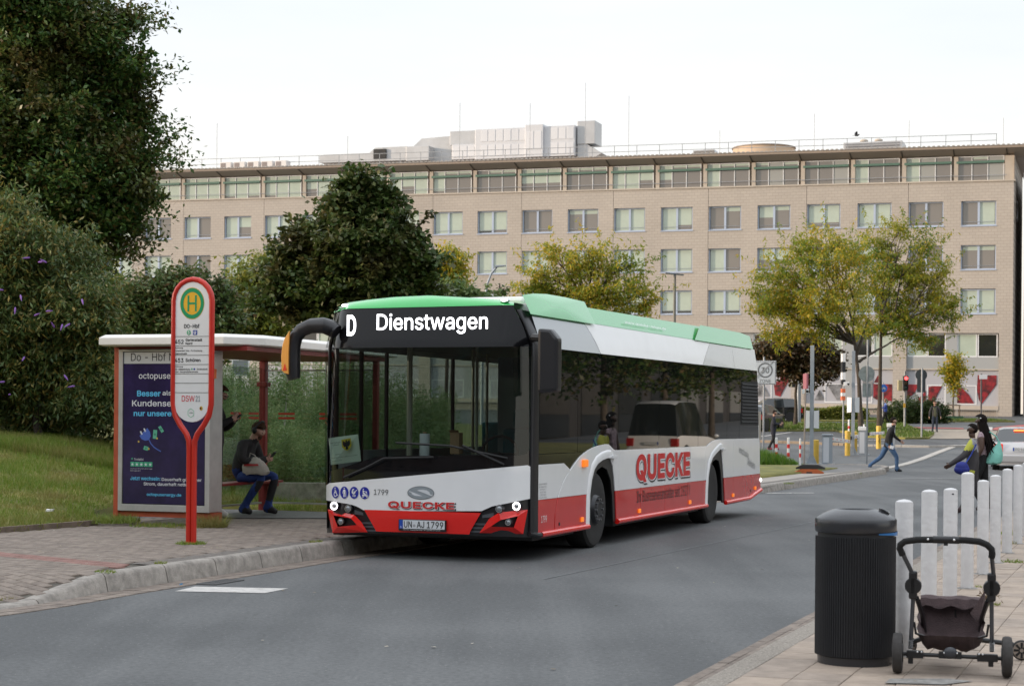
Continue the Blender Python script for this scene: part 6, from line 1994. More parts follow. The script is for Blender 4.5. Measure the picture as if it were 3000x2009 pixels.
# basket: sagging fabric tub
V = []
nx_, ny_ = 12, 10
for j in range(ny_ + 1):
    for i in range(nx_ + 1):
        u, v = i / nx_ * 2 - 1, j / ny_
        w = 0.195 + 0.01 * v
        edge = max(abs(u) ** 6, abs(v * 2 - 1) ** 6)
        z = 0.125 + 0.012 * math.sin(i * 1.7 + j) * (1 - edge) + (0.105 + 0.16 * v) * edge
        V.append((u * w + 0.008 * math.sin(j * 2.1), 0.03 + v * 0.62 + 0.006 * math.sin(i * 3), z))
F = [(j * (nx_ + 1) + i, j * (nx_ + 1) + i + 1, (j + 1) * (nx_ + 1) + i + 1, (j + 1) * (nx_ + 1) + i) for j in range(ny_) for i in range(nx_)]
MB().add(V, F).build("basket", M_fab, pr, smooth=True)
V = []
for i in range(13):
    x = -0.19 + 0.38 * i / 12
    for k, (y, z) in enumerate(((0.64, 0.415), (0.60, 0.42 + 0.006 * math.sin(i)), (0.56, 0.405 + 0.005 * math.sin(i * 2)), (0.545, 0.352 + 0.012 * math.sin(i * 1.3)))):
        V.append((x, y, z))
F = [(i * 4 + k, i * 4 + k + 1, i * 4 + 5 + k, i * 4 + 4 + k) for i in range(12) for k in range(3)]
MB().add(V, F).build("basket_flap", M_fab, pr, smooth=True)
MB().add([(0.115, 0.30, 0.345), (0.20, 0.34, 0.48), (0.205, 0.40, 0.46), (0.205, 0.42, 0.32), (0.17, 0.32, 0.27)], [(0, 1, 2, 3, 4)]).build("side_flap", M_fab, pr)
MB().tube([(0.20, 0.34, 0.48), (0.205, 0.2, 0.50)], 0.006, 6).build("strap", M_pram, pr)
MB().box(0.02, 0.032, 0.618, 0.624, 0.24, 0.33).build("strap", M_pram, pr)

# ================================================================== parking entrance and street furniture
M_post_g = mat("post_grey", (0.30, 0.33, 0.36), 0.45, 0.3, var=0.10, vs=5)
M_yel = mat("bollard_yellow", (0.62, 0.40, 0.06), 0.5, var=0.14, vs=4)
M_cabg = mat("cabinet_grey", (0.26, 0.29, 0.32), 0.45)
M_cabl = mat("cabinet_light", (0.50, 0.52, 0.55), 0.5)
M_wplate = mat("white_plate", (0.66, 0.67, 0.67), 0.45)
M_pr = mat("marker_red", (0.62, 0.03, 0.03), 0.45)
M_pw2 = mat("marker_white", (0.74, 0.73, 0.71), 0.45)
mk = [(8.86, 60.0, 0.12, 0.90, 0.045, "left red and white marker post near the grass tuft"), (9.03, 58.5, 0.12, 0.92, 0.045, "middle red and white marker post of the three in front"), (9.32, 57.9, 0.12, 0.90, 0.03, "slim red and white marker post crossed by the leaning sign pole"),
      (15.42, 82.0, gz(82), 1.10, 0.045, "red and white marker post rising behind the middle yellow bollard"), (16.12, 82.0, gz(82), 0.9, 0.045, "red and white marker post half hidden behind a barrier cabinet")]
for x, y, z, h, r, lb in mk:
    t = thing("marker_post", lb, "marker post", (x, y, z), 0, "red and white marker posts at the parking entrance")
    MB().lathe([(r, 0), (r, h - 0.01), (r * 0.6, h)], n=14).build("post", M_pw2, t, smooth=30)
    for z0 in (0.62, 0.32):
        MB().lathe([(r + 0.003, h * z0), (r + 0.003, h * z0 + 0.13)], n=14).build("band", M_pr, t, smooth=30)
yb = [(10.42, 61.4, 0.0, 0.95, "yellow bollard beside the nearest tall camera mast"), (13.06, 69.7, gz(69.7), 0.97, "yellow bollard in the middle, under the first barrier arm"), (13.62, 71.2, gz(71.2), 0.9, "yellow bollard half hidden between the second mast and its cabinet"), (15.66, 76.5, gz(76.5), 0.98, "yellow bollard with a black scrawl, behind the walking man")]
for i, (x, y, z, h, lb) in enumerate(yb):
    t = thing("yellow_bollard", lb, "bollard", (x, y, z), 0, "yellow bollards at the parking barriers")
    MB().lathe([(0.105, 0), (0.105, h - 0.03), (0.09, h - 0.005), (0.0, h)], n=20).build("post", M_yel, t, smooth=30)
    if i == 3:
        mb = MB()
        for q in strokes([[(0.0, 0.62), (-0.02, 0.5), (0.025, 0.42), (-0.01, 0.33), (0.02, 0.25)]], 0.025):
            mb.add([(p[0], -0.1065, p[1]) for p in q], [(0, 1, 2, 3)])
        mb.build("scrawl", M_ink, t)
def cabinet(x, y, z, h, lb, white=False):
    t = thing("barrier_cabinet", lb, "barrier cabinet", (x, y, z), R(-12), "barrier cabinets at the parking entrance")
    MB().box(-0.17, 0.17, -0.15, 0.15, 0.04, h - 0.06).build("housing", M_cabg, t, bevel=0.012)
    MB().box(-0.13, 0.06, -0.156, -0.150, 0.08, h - 0.12).build("door", M_cabl, t)
    MB().box(-0.19, 0.19, -0.18, 0.17, h - 0.06, h + (0.10 if white else 0.0)).build("hood", M_wplate if white else M_cabg, t, bevel=0.03)
    MB().box(-0.25, 0.25, -0.2, 0.2, -0.02, 0.04).build("base", M_cabg, t)
    return t
cabinet(10.62, 60.3, 0.12, 1.03, "grey barrier cabinet nearest the bus with a pale door")
cabinet(13.78, 70.3, gz(70.3), 1.02, "barrier cabinet with white hood beside the second mast", True)
cabinet(16.3, 77.0, gz(77), 0.98, "barrier cabinet with white hood behind the walking man", True)
def barrier(p0, p1, lb):
    d = Vector(p1) - Vector(p0)
    t = thing("parking_barrier", lb, "parking barrier", p0, math.atan2(d.y, d.x), "short parking barrier arms")
    L = math.hypot(d.x, d.y); q = Vector((L, 0, d.z))
    MB().prismv([(0.12, -0.02, d.z * 0.1 / L - 0.065), (L, -0.02, d.z - 0.055), (L, -0.02, d.z + 0.055), (0.12, -0.02, d.z * 0.1 / L + 0.065)], (0, 0.04, 0)).build("arm", M_pw2, t, bevel=0.006)
    MB().box(-0.05, 0.14, -0.035, 0.035, -0.07, 0.07).build("mount", M_trimk, t, bevel=0.01)
    n = max(4, int(L / 0.30))
    for k in range(n):
        f = (k + 0.7) / n
        MB().box(f * L - 0.03, f * L + 0.03, -0.024, -0.0205, d.z * f - 0.02, d.z * f + 0.02).build("reflector", M_pr, t)
M_trimk = mat("mount_black", (0.02, 0.02, 0.022), 0.5)
barrier(tuple(at(2431, 1284, 61.0)), tuple(at(2488, 1293, 62.5)), "barrier arm sloping down from the nearest cabinet")
barrier(tuple(at(2491, 1282, 70.5)), tuple(at(2537, 1273, 71.8)), "barrier arm crossing in front of the second cabinet")
barrier(tuple(at(2542, 1271, 74.5)), tuple(at(2590, 1267, 76.2)), "barrier arm reaching the bollard with the scrawl")
def mast(x, y, z, top, lb, cx, cz, pz0, pz1):
    t = thing("camera_mast", lb, "mast", (x, y, z), R(-10), "tall square camera masts at the parking barriers")
    MB().box(-0.065, 0.065, -0.065, 0.065, 0, top - z).build("pole", M_post_g, t, bevel=0.008)
    MB().prismv([(-0.2, -0.05, 0.0), (0.2, -0.05, 0.0), (0.07, -0.05, 0.3), (-0.07, -0.05, 0.3)], (0, 0.1, 0)).build("foot", M_post_g, t)
    MB().box(-0.4, 0.5, -0.25, 0.25, -0.03, 0.0).build("base_plate", M_cabg, t)
    c = MB().box(cx - 0.13, cx + 0.10, -0.25, 0.05, cz - z - 0.08, cz - z + 0.08).build("camera", M_wplate, t, bevel=0.02)
    MB().lathe([(0.045, -0.27), (0.045, -0.25)], (cx + 0.05, 0, cz - z), 14, axis='y').build("lens", M_ink, c)
    for s in (-1, 1):
        MB().prismv([(s * 0.07, -0.14, pz0 - z), (s * 0.24, 0.05, pz0 - z - 0.02), (s * 0.24, 0.05, pz1 - z + 0.02), (s * 0.07, -0.14, pz1 - z)], (0, 0.012, 0)).build("notice_plate", M_wplate, t)
mast(10.14, 60.6, 0.12, 4.13, "camera mast nearest the bus with white notice plates", -0.2, 2.58, 1.35, 1.93)
mast(13.44, 70.6, gz(70.6), 4.36, "camera mast further back in front of the tree trunk", -0.25, 3.05, 1.95, 2.52)
def pole_thing(name, lb, cat, x, y, z, top, r, m=M_steel, group=None):
    t = thing(name, lb, cat, (x, y, z), 0, group)
    MB().tube([(0, 0, 0), (0, 0, top - z)], r, 10).build("pole", m, t, smooth=True)
    return t
# end of the 30 zone sign
t = pole_thing("zone_sign", "square white end of 30 zone sign on a grey pole, partly behind the bus rear", "traffic sign", 9.52, 67.8, gz(67.8), 4.0, 0.038)
c = at(2243, 1091, 67.6) - Vector((9.52, 67.8, gz(67.8)))
MB().box(c.x - 0.41, c.x + 0.41, -0.10, -0.07, c.z - 0.45, c.z + 0.45).build("plate", M_wplate, t, bevel=0.012)
for q in ((-0.39, -0.37, -0.43, 0.43), (0.37, 0.39, -0.43, 0.43), (-0.37, 0.37, 0.41, 0.43), (-0.37, 0.37, -0.43, -0.41)):
    MB().box(c.x + q[0], c.x + q[1], -0.104, -0.101, c.z + q[2], c.z + q[3]).build("border", mat("sign_dark_grey", (0.10, 0.10, 0.10), 0.5), t)
mb = MB(); disc(mb, (c.x, -0.104, c.z + 0.09), (1, 0, 0), (0, 0, 1), 0.285, n=36, r_in=0.82); mb.build("ring", mat("sign_mid_grey", (0.14, 0.14, 0.14), 0.5), t)
put_text("lettering", "30", (c.x, -0.105, c.z + 0.09), (1, 0, 0), (0, 0, 1), 0.30, 0.22, mat("sign_dark_grey", (0.10, 0.10, 0.10)), t, bold=0.01)
put_text("lettering", "ZONE", (c.x, -0.105, c.z - 0.32), (1, 0, 0), (0, 0, 1), 0.44, 0.13, mat("sign_dark_grey", (0.10, 0.10, 0.10)), t)
for k in range(5):
    o_ = (k - 2) * 0.045
    MB().prismv([(c.x - 0.36 + o_ - 0.009, -0.1065, c.z - 0.22), (c.x - 0.36 + o_ + 0.009, -0.1065, c.z - 0.22), (c.x + 0.30 + o_ * 0.2 + 0.009, -0.1065, c.z + 0.40), (c.x + 0.30 + o_ * 0.2 - 0.009, -0.1065, c.z + 0.40)], (0, 0.001, 0)).build("cancel_stripe", mat("sign_light_grey", (0.36, 0.36, 0.36), 0.5), t)
# leaning temporary sign in two foot plates
t = thing("foot_plate", "orange rubber sign foot lying on the far pavement under a black one", "sign foot", (8.24, 49.6, 0.126), R(-8), "stacked sign feet on the far pavement")
MB().prismv([(-0.40, 0, 0), (0.40, 0, 0), (0.40, 0, 0.04), (0.22, 0, 0.12), (-0.22, 0, 0.12), (-0.40, 0, 0.04)], (0, 0.42, 0)).build("block", mat("foot_orange", (0.40, 0.10, 0.03), 0.8), t, bevel=0.01)
MB().box(-0.08, 0.08, -0.004, 0.0, 0.01, 0.045).build("slot", M_ink, t)
t = thing("foot_plate", "black rubber sign foot lying on top of the orange one", "sign foot", (8.27, 49.62, 0.25), R(-12), "stacked sign feet on the far pavement")
MB().prismv([(-0.40, 0, 0), (0.40, 0, 0), (0.40, 0, 0.04), (0.22, 0, 0.12), (-0.22, 0, 0.12), (-0.40, 0, 0.04)], (0, 0.42, 0)).build("block", mat("foot_black", (0.02, 0.02, 0.021), 0.8), t, bevel=0.01)
t = thing("temporary_sign", "leaning thin pole with an edge-on sign plate stuck in the sign feet", "temporary sign", (8.15, 49.95, 0.36))
tp = at(2361, 1092, 50.2) - Vector((8.15, 49.95, 0.36))
MB().tube([(0, 0, -0.10), tp], 0.022, 8).build("pole", mat("pole_brown_grey", (0.22, 0.19, 0.17), 0.6), t, smooth=True)
MB().box(tp.x - 0.03, tp.x + 0.02, tp.y - 0.3, tp.y + 0.3, tp.z - 0.45, tp.z - 0.02).build("plate", mat("plate_dull_red", (0.30, 0.10, 0.13), 0.5), t)
# round sign on its own pole, plates edge-on, keyhole-shaped sign backs
t = pole_thing("round_sign", "grey round sign seen from behind on a thin pole in front of the tree", "traffic sign", 11.95, 60.3, 0.12, 4.33, 0.03)
c = at(2540, 1095, 60.3) - Vector((11.95, 60.3, 0.12))
MB().lathe([(0.0, 0.04), (0.27, 0.045), (0.27, 0.06), (0.0, 0.065)], (c.x, 0, c.z), 32, axis='y').build("plate", mat("sign_back_grey", (0.24, 0.27, 0.26), 0.4, var=0.3, vs=6), t, smooth=30)
MB().box(c.x - 0.14, c.x + 0.14, 0.04, 0.055, c.z - 0.78, c.z - 0.32).build("plate", mat("sign_back_grey", (0.24, 0.27, 0.26)), t)
t = pole_thing("banded_pole", "thin pole with black, white and orange plates seen edge-on", "traffic sign", 16.12, 87.2, gz(87.2), at(2475, 1035, 87.2).z, 0.04)
for k, (y0, y1, m) in enumerate(((1035, 1060, M_pw2), (1060, 1090, M_ink), (1090, 1112, M_pw2), (1112, 1125, M_ink), (1138, 1150, mat("band_orange", (0.60, 0.14, 0.05), 0.5)), (1150, 1160, M_pw2), (1160, 1172, mat("band_orange", (0.60, 0.14, 0.05))))):
    a, b = at(2474, y0, 87.2).z - gz(87.2), at(2474, y1, 87.2).z - gz(87.2)
    MB().box(-0.10, 0.06, -0.2, 0.2, b, a - 0.01).build("plate", m, t)
t = pole_thing("sign_pair", "dark keyhole-shaped pair of sign backs, a disc over a plate, on a pole", "traffic sign", 20.26, 88.6, gz(88.6), at(2700, 1078, 88.6).z, 0.045)
c = at(2700, 1098, 88.6) - Vector((20.26, 88.6, gz(88.6)))
M_sb = mat("sign_back_dark", (0.035, 0.042, 0.045), 0.5)
MB().lathe([(0.0, 0.05), (0.29, 0.055), (0.29, 0.07), (0.0, 0.075)], (c.x, 0, c.z), 32, axis='y').build("disc", M_sb, t, smooth=30)
MB().box(c.x - 0.21, c.x + 0.21, 0.05, 0.07, c.z - 0.86, c.z - 0.20).build("plate", M_sb, t, bevel=0.02)
t = pole_thing("cycle_sign", "small round blue cycle path sign beside the right tree trunk", "traffic sign", at(2587, 1180, 112).x, 112, gz(112), at(2587, 1120, 112).z, 0.04)
c = at(2589, 1137, 111.9)
c = c - Vector(t.location)
MB().lathe([(0.0, -0.06), (0.24, -0.055), (0.24, -0.04), (0.0, -0.035)], (c.x, 0, c.z), 28, axis='y').build("disc", mat("cycle_blue", (0.02, 0.13, 0.50), 0.4), t, smooth=30)
mb = MB()
for ln, wd in ((circ(-0.4, -0.15, 0.25, 10), 0.1), (circ(0.4, -0.15, 0.25, 10), 0.1), ([(-0.4, -0.15), (-0.1, 0.25), (0.3, 0.25), (0.4, -0.15)], 0.1), ([(-0.1, 0.25), (0.05, -0.15), (0.3, 0.25)], 0.1)):
    for q in strokes([ln], wd):
        mb.add([(c.x + p[0] * 0.2, -0.064, c.z + p[1] * 0.2) for p in q], [(0, 1, 2, 3)])
mb.build("cycle_symbol", M_pw2, t)
# traffic lights
def signal(lb, px, py0, py1, Y, on):
    g = gz(Y)
    X = at(px, py1, Y).x
    t = pole_thing("traffic_light", lb, "traffic light", X, Y, g, at(px, py0, Y).z + 0.3, 0.065)
    zt = at(px, py0, Y).z - g
    h = MB().box(-0.14, 0.14, -0.30, -0.07, zt - 0.86, zt).build("housing", mat("signal_black", (0.012, 0.013, 0.014), 0.5), t, bevel=0.03)
    for k, (col, nm) in enumerate((((0.9, 0.05, 0.05), "red"), ((0.25, 0.12, 0.02), "amber"), ((0.02, 0.14, 0.10), "green"))):
        zc = zt - 0.15 - k * 0.28
        lit = on and k == 0
        MB().lathe([(0.0, -0.325), (0.105, -0.305), (0.105, -0.30)], (0, 0, zc), 20, axis='y').build("lens", mat("signal_%s" % nm if lit else "signal_off_%s" % nm, col if lit else tuple(q * 0.35 for q in col), 0.3, emit=col if lit else None, es=4.0 if lit else 0), h, smooth=True)
        MB().tube([(0, -0.40, zc + 0.01), (0, -0.30, zc)], 0.122, 16, cap=False).build("visor", mat("signal_black", (0.012, 0.013, 0.014)), h, smooth=True)
    MB().box(-0.44, -0.18, -0.2, 0.05, zt - 0.88, zt - 0.25).build("side_signal", mat("signal_cream", (0.42, 0.38, 0.24), 0.5), t, bevel=0.03)
    MB().tube([(0, 0, zt - 0.3), (-0.3, -0.05, zt - 0.3)], 0.025, 6).build("bracket", M_steel, t)
    MB().box(-0.10, 0.03, -0.12, -0.06, 1.25, 1.5).build("push_button", mat("button_yellow", (0.55, 0.33, 0.03), 0.5), t)
    return t
signal("traffic light showing red beside the hedge in front of the offices", 2650, 1101, 1257, 105.8, True)
t = pole_thing("signal_mast", "tall grey signal mast left of the trees with side-facing signal heads", "traffic light", at(2339, 1240, 115.8).x, 115.8, gz(115.8), 7.2, 0.15, M_post_g)
for y0, y1 in ((1090, 1112), (1118, 1134)):
    a, b = at(2326, y0, 115.8).z - gz(115.8), at(2326, y1, 115.8).z - gz(115.8)
    MB().box(-0.42, -0.10, -0.12, 0.12, b, a).build("signal_head", mat("signal_black", (0.012, 0.013, 0.014)), t, bevel=0.03)
    MB().box(-0.62, -0.44, -0.12, 0.12, b, a).build("signal_back", mat("signal_cream", (0.42, 0.38, 0.24)), t, bevel=0.03)
    MB().tube([(0, 0, (a + b) / 2), (-0.5, 0, (a + b) / 2)], 0.03, 6).build("bracket", M_steel, t)
t = pole_thing("street_name_sign", "white street name sign on a dark pole in front of the printed windows", "street sign", at(2874, 1225, 121).x, 121, gz(121), at(2874, 1094, 121).z, 0.055, mat("pole_dark", (0.06, 0.06, 0.065), 0.5))
c = at(2880, 1104, 121) - Vector(t.location)
MB().box(c.x - 0.27, c.x + 0.27, -0.09, -0.06, c.z - 0.15, c.z + 0.15).build("plate", M_wplate, t, bevel=0.01)
# street lamps and a plain pole
p0, p1 = at(1423, 860, 90), at(1467, 779, 90)
t = thing("street_lamp", "curved grey street lamp rising behind the bus roof", "street lamp", (p0.x - 0.15, 90, gz(90)))
o_ = Vector(t.location)
c1, c2, c3 = at(1428, 830, 90) - o_, at(1440, 800, 90) - o_, at(1455, 783, 90) - o_
MB().tube([(0, 0, 0), (0, 0, 4), p0 - o_, c1, c2, c3], [0.09, 0.08, 0.07, 0.06, 0.055, 0.05], 10).build("pole", M_post_g, t, smooth=True)
q = at(1458, 781, 90) - o_
MB().prismv([(q.x - 0.15, -0.13, q.z - 0.06), (q.x + 0.42, -0.13, q.z + 0.02), (q.x + 0.40, -0.13, q.z + 0.08), (q.x - 0.15, -0.13, q.z + 0.06)], (0, 0.26, 0)).build("lamp_head", M_post_g, t, bevel=0.02)
q = at(1977, 803, 85)
t = thing("street_lamp", "straight street lamp with a flat tilted panel head right of the bus roof", "street lamp", (q.x, 85, gz(85)))
MB().tube([(0, 0, 0), (0, 0, q.z - gz(85))], [0.09, 0.06], 10).build("pole", mat("pole_olive", (0.12, 0.12, 0.10), 0.5), t, smooth=True)
zt = q.z - gz(85)
MB().prismv([(-0.45, -0.2, zt + 0.02), (0.42, -0.2, zt - 0.06), (0.42, -0.2, zt - 0.02), (-0.45, -0.2, zt + 0.07)], (0, 0.45, 0)).build("lamp_head", mat("lamp_panel", (0.10, 0.12, 0.15), 0.3), t)
MB().box(-0.06, 0.06, -0.06, 0.06, zt - 0.12, zt).build("lamp_collar", M_steel, t)
t = pole_thing("grey_pole", "plain thin grey pole standing behind the shelter roof on the left", "pole", at(305, 900, 60).x, 60, 0.0, at(305, 792, 60).z, 0.06, mat("pole_dull", (0.18, 0.18, 0.17), 0.6))
# framed board seen through the shelter glass
c = at(703, 1077, 36)
t = thing("notice_board", "framed grey notice board on a post seen through the shelter glass", "notice board", (c.x, 36, 0.8))
MB().box(-0.14, 0.17, -0.02, 0.01, c.z - 0.8 - 0.14, c.z - 0.8 + 0.14).build("board", mat("board_grey", (0.22, 0.24, 0.25), 0.4), t)
for q in ((-0.16, -0.135, -0.16, 0.16), (0.165, 0.19, -0.16, 0.16), (-0.135, 0.165, 0.14, 0.16), (-0.135, 0.165, -0.16, -0.14)):
    MB().box(q[0], q[1], -0.03, 0.012, c.z - 0.8 + q[2], c.z - 0.8 + q[3]).build("frame_bar", M_wplate, t)
MB().tube([(0, 0.03, 0), (0, 0.03, c.z - 0.8)], 0.03, 8).build("pole", M_steel, t)

# ================================================================== lawn, plants and trees
def lawn_z(x, y):
    p = -(0.939 * (x + 6.05)) + 0.345 * (y - 21.2)
    if p < 0:
        return 0.165
    return 0.165 + 0.19 * p if p < 4.6 else 0.165 + 0.19 * 4.6 + 0.06 * min(p - 4.6, 12)
def lawn_zv(x, y):
    p = np.maximum(0, -(0.939 * (x + 6.05)) + 0.345 * (y - 21.2))
    return np.where(p < 4.6, 0.165 + 0.19 * p, 0.165 + 0.19 * 4.6 + 0.06 * np.minimum(p - 4.6, 12))
def in_polyv(x, y, poly):
    c = np.zeros(len(x), bool)
    j = len(poly) - 1
    for i in range(len(poly)):
        (xi, yi), (xj, yj) = poly[i], poly[j]
        if yi != yj:
            c ^= ((yi > y) != (yj > y)) & (x < (xj - xi) * (y - yi) / (yj - yi) + xi)
        j = i
    return c
edge_l = [(-8.9, 12.2), (-8.6, 15.2), (-7.0, 19.1), (-6.05, 21.2), (-5.72, 21.9), (-5.27, 22.85), (-5.6, 24.0), (-5.25, 27.4), (-3.45, 26.85), (-2.15, 26.35), (-1.30, 27.6)]
kk = [(p[0], p[1]) for p in off_line(KERB, 1.5) if p[1] > 28.0]
lawn_poly = edge_l + kk + [(8.0, 60.5), (6, 63), (-60, 66), (-60, 12)]
bm = bmesh.new()
xs = list(np.arange(-40, 9, 0.8)); ys = list(np.arange(12, 66, 0.8))
f = bm.faces.new([bm.verts.new((p[0], p[1], 0)) for p in lawn_poly])
bmesh.ops.triangulate(bm, faces=[f])
for _ in range(5):
    bmesh.ops.subdivide_edges(bm, edges=[e for e in bm.edges if e.calc_length() > 1.6], cuts=1)
    bmesh.ops.triangulate(bm, faces=[q for q in bm.faces if len(q.verts) > 3])
for v in bm.verts:
    v.co.z = lawn_z(v.co.x, v.co.y) + 0.006
ex_ = bmesh.ops.extrude_edge_only(bm, edges=[e for e in bm.edges if e.is_boundary])
for v in ex_["geom"]:
    if isinstance(v, bmesh.types.BMVert):
        v.co.z = -0.1
bmesh.ops.recalc_face_normals(bm, faces=bm.faces)
for q in bm.faces:
    q.smooth = True
me = bpy.data.meshes.new("lawn"); bm.to_mesh(me); bm.free(); me.materials.append(M_grasssoil)
struct(link("lawn", me))
flat_poly("grass_island", [(3, 98.2), (15, 98.5), (17.9, 99.3), (17.9, 90.0), (19.3, 87.9), (20.6, 88.4), (22.4, 95), (23.3, 102.7), (25, 114), (17.4, 113.6), (3, 114)], 0.10, M_grasssoil, skirt=0.2)
flat_poly("grass_verge", [(8, 121.5), (24.5, 120.5), (34.5, 122.8), (33.6, 126.0), (8, 135)], 0.10, M_grasssoil, skirt=0.2)
# edging strip between lawn and paving
edg = struct(thing("lawn_edging", None, None))
for a, b in zip(edge_l[1:5], edge_l[2:6]):
    n = max(1, int(math.hypot(b[0] - a[0], b[1] - a[1]) / 1.0))
    for k in range(n):
        p = [a[0] + (b[0] - a[0]) * (k + 0.01) / n, a[1] + (b[1] - a[1]) * (k + 0.01) / n]; q = [a[0] + (b[0] - a[0]) * (k + 0.99) / n, a[1] + (b[1] - a[1]) * (k + 0.99) / n]
        MB().prism([p, q, (q[0] - 0.06, q[1] + 0.03), (p[0] - 0.06, p[1] + 0.03)], 0.10, 0.235).build("edging_stone", mat("edging_brown", (0.17, 0.13, 0.10), 0.9, var=0.3, vs=8), edg)
def blades(n, area, hmin, hmax, rng, zfun, ok, width=0.006, lean=0.35, clump=None):
    x0, x1, y0, y1 = area
    if clump is not None:
        C = rng.uniform((x0, y0), (x1, y1), (clump, 2))
        P = C[rng.integers(0, clump, n)] + rng.normal(size=(n, 2)) * 0.10
    else:
        P = rng.uniform((x0, y0), (x1, y1), (n, 2))
    keep = ok(P[:, 0], P[:, 1])
    P = P[keep]
    n = len(P)
    z = np.array([zfun(x, y) for x, y in P]) if zfun is not lawn_z else lawn_zv(P[:, 0], P[:, 1])
    h = rng.uniform(hmin, hmax, n)
    a = rng.uniform(0, 2 * math.pi, n)
    l = rng.normal(size=(n, 2)) * (lean * h)[:, None]
    w = width * rng.uniform(0.7, 1.4, n)
    V = np.zeros((n, 3, 3))
    V[:, 0, :2] = P + np.stack([np.cos(a), np.sin(a)], 1) * w[:, None]
    V[:, 1, :2] = P - np.stack([np.cos(a), np.sin(a)], 1) * w[:, None]
    V[:, 2, :2] = P + l
    V[:, 0, 2] = V[:, 1, 2] = z
    V[:, 2, 2] = z + h
    return V.reshape(-1, 3), np.arange(3 * n).reshape(n, 3)
L_grass = leaf_mat("grass_blades", [(0.105, 0.185, 0.018), (0.160, 0.250, 0.028), (0.205, 0.275, 0.042), (0.33, 0.30, 0.10)], 0.35, patch=((0.30, 0.23, 0.09), 0.75), ps=0.9)
rg = np.random.default_rng(11)
okl = lambda x, y: in_polyv(x, y, lawn_poly)
def nearer(x, y):
    return in_polyv(x, y, lawn_poly) & (x / y > -0.31)
Vs, Fs = [], []
def cat(parts):
    o, VV, FF = 0, [], []
    for V, F in parts:
        VV.append(V); FF.append(F + o); o += len(V)
    return np.concatenate(VV), np.concatenate(FF)
g1 = blades(110000, (-9.3, -3.2, 17, 31.5), 0.025, 0.075, rg, lawn_z, nearer, 0.006)
g2 = blades(26000, (-9.3, -4.6, 18, 31.5), 0.06, 0.16, rg, lawn_z, nearer, 0.005, 0.5, clump=420)
def near_edge(x, y):
    return nearer(x, y) & (-(0.939 * (x + 6.05)) + 0.345 * (y - 21.2) < 0.5)
g3 = blades(60000, (-7.6, -1.3, 17, 31), 0.05, 0.17, rg, lawn_z, near_edge, 0.006, 0.45)
g4 = blades(40000, (-9.5, -6.0, 28.5, 31.2), 0.06, 0.22, rg, lawn_z, nearer, 0.008, 0.35)
V, F = cat([g1, g2, g3, g4])
tag(link("grass", fast_mesh("grass", V, F, L_grass)), kind="stuff")
# tufts: foot of the sign, shelter legs, kerb joints, far pavement
def tuft_ok(c, r):
    return lambda x, y: (x - c[0]) ** 2 + (y - c[1]) ** 2 < r * r
parts = []
for c, r, n, h, z in (((-3.5, 19.60), 0.16, 500, 0.05, 0.165), ((-3.80, 22.62), 0.22, 700, 0.20, 0.165), ((-5.1, 22.95), 0.35, 900, 0.14, 0.2), ((-4.5, 22.75), 0.35, 500, 0.07, 0.165), ((-4.05, 22.55), 0.3, 300, 0.05, 0.165),
                       ((-4.22, 14.9), 0.10, 150, 0.03, 0.03), ((-3.62, 16.0), 0.10, 150, 0.03, 0.165), ((-3.32, 16.95), 0.06, 120, 0.04, 0.165), ((-2.2, 20.1), 0.08, 100, 0.04, 0.165), ((4.0, 15.0), 0.10, 90, 0.04, 0.04), ((5.5, 19.6), 0.12, 110, 0.05, 0.04), ((4.4, 16.6), 0.10, 60, 0.03, 0.04), ((6.25, 22.6), 0.14, 90, 0.05, 0.04), ((6.9, 24.6), 0.25, 160, 0.07, 0.04), ((9.5, 49.9), 0.25, 200, 0.06, 0.12), ((6.35, 41.2), 0.15, 150, 0.05, 0.13)):
    parts.append(blades(n, (c[0] - r, c[0] + r, c[1] - r, c[1] + r), h * 0.4, h, rg, lambda x, y, z=z: z, tuft_ok(c, r), 0.005 if r < 0.3 else 0.006, 0.7))
for _ in range(40):
    t_ = rg.random(); c = (-6.5 + rg.random() * 2.6, 20.0 + rg.random() * 2.8)
V, F = cat(parts)
tag(link("weed_tufts", fast_mesh("weed_tufts", V, F, L_grass)), kind="stuff")
# grass mound by the bus rear, verges further off
Vm = blades(5000, (7.6, 9.9, 57.2, 61.0), 0.12, 0.55, rg, lambda x, y: 0.12, lambda x, y: ((x - 8.0) / 1.55) ** 2 + ((y - 59.0) / 1.6) ** 2 < 1, 0.02, 0.3)
hm = Vm[0].reshape(-1, 3, 3)
d_ = np.clip(1.25 - ((hm[:, 2, 0] - 7.7) / 1.7) ** 2, 0.2, 1.2)
hm[:, 2, 2] = 0.12 + (hm[:, 2, 2] - 0.12) * d_
t = tag(link("grass_mound", fast_mesh("grass_mound", hm.reshape(-1, 3), Vm[1], leaf_mat("grass_bright", [(0.07, 0.16, 0.015), (0.11, 0.22, 0.025), (0.14, 0.20, 0.04)], 0.35))), kind="stuff")
isl_p = [(8, 98.4), (15, 98.7), (17.9, 99.5), (17.9, 90.2), (19.3, 88.1), (20.6, 88.6), (22.4, 95), (23.1, 102.7), (24.8, 113.5), (17.4, 113.4), (8, 113.4)]
a_ = blades(16000, (10, 25, 87, 114), 0.06, 0.16, rg, lambda x, y: gz(y) + 0.10, lambda x, y: in_polyv(x, y, isl_p), 0.03, 0.5)
b_ = blades(5000, (24, 35, 120, 126), 0.06, 0.18, rg, lambda x, y: gz(y) + 0.10, lambda x, y: in_polyv(x, y, [(24.5, 120.6), (34.4, 122.9), (33.5, 125.9), (24, 127)]), 0.03, 0.5)
V, F = cat([a_, b_])
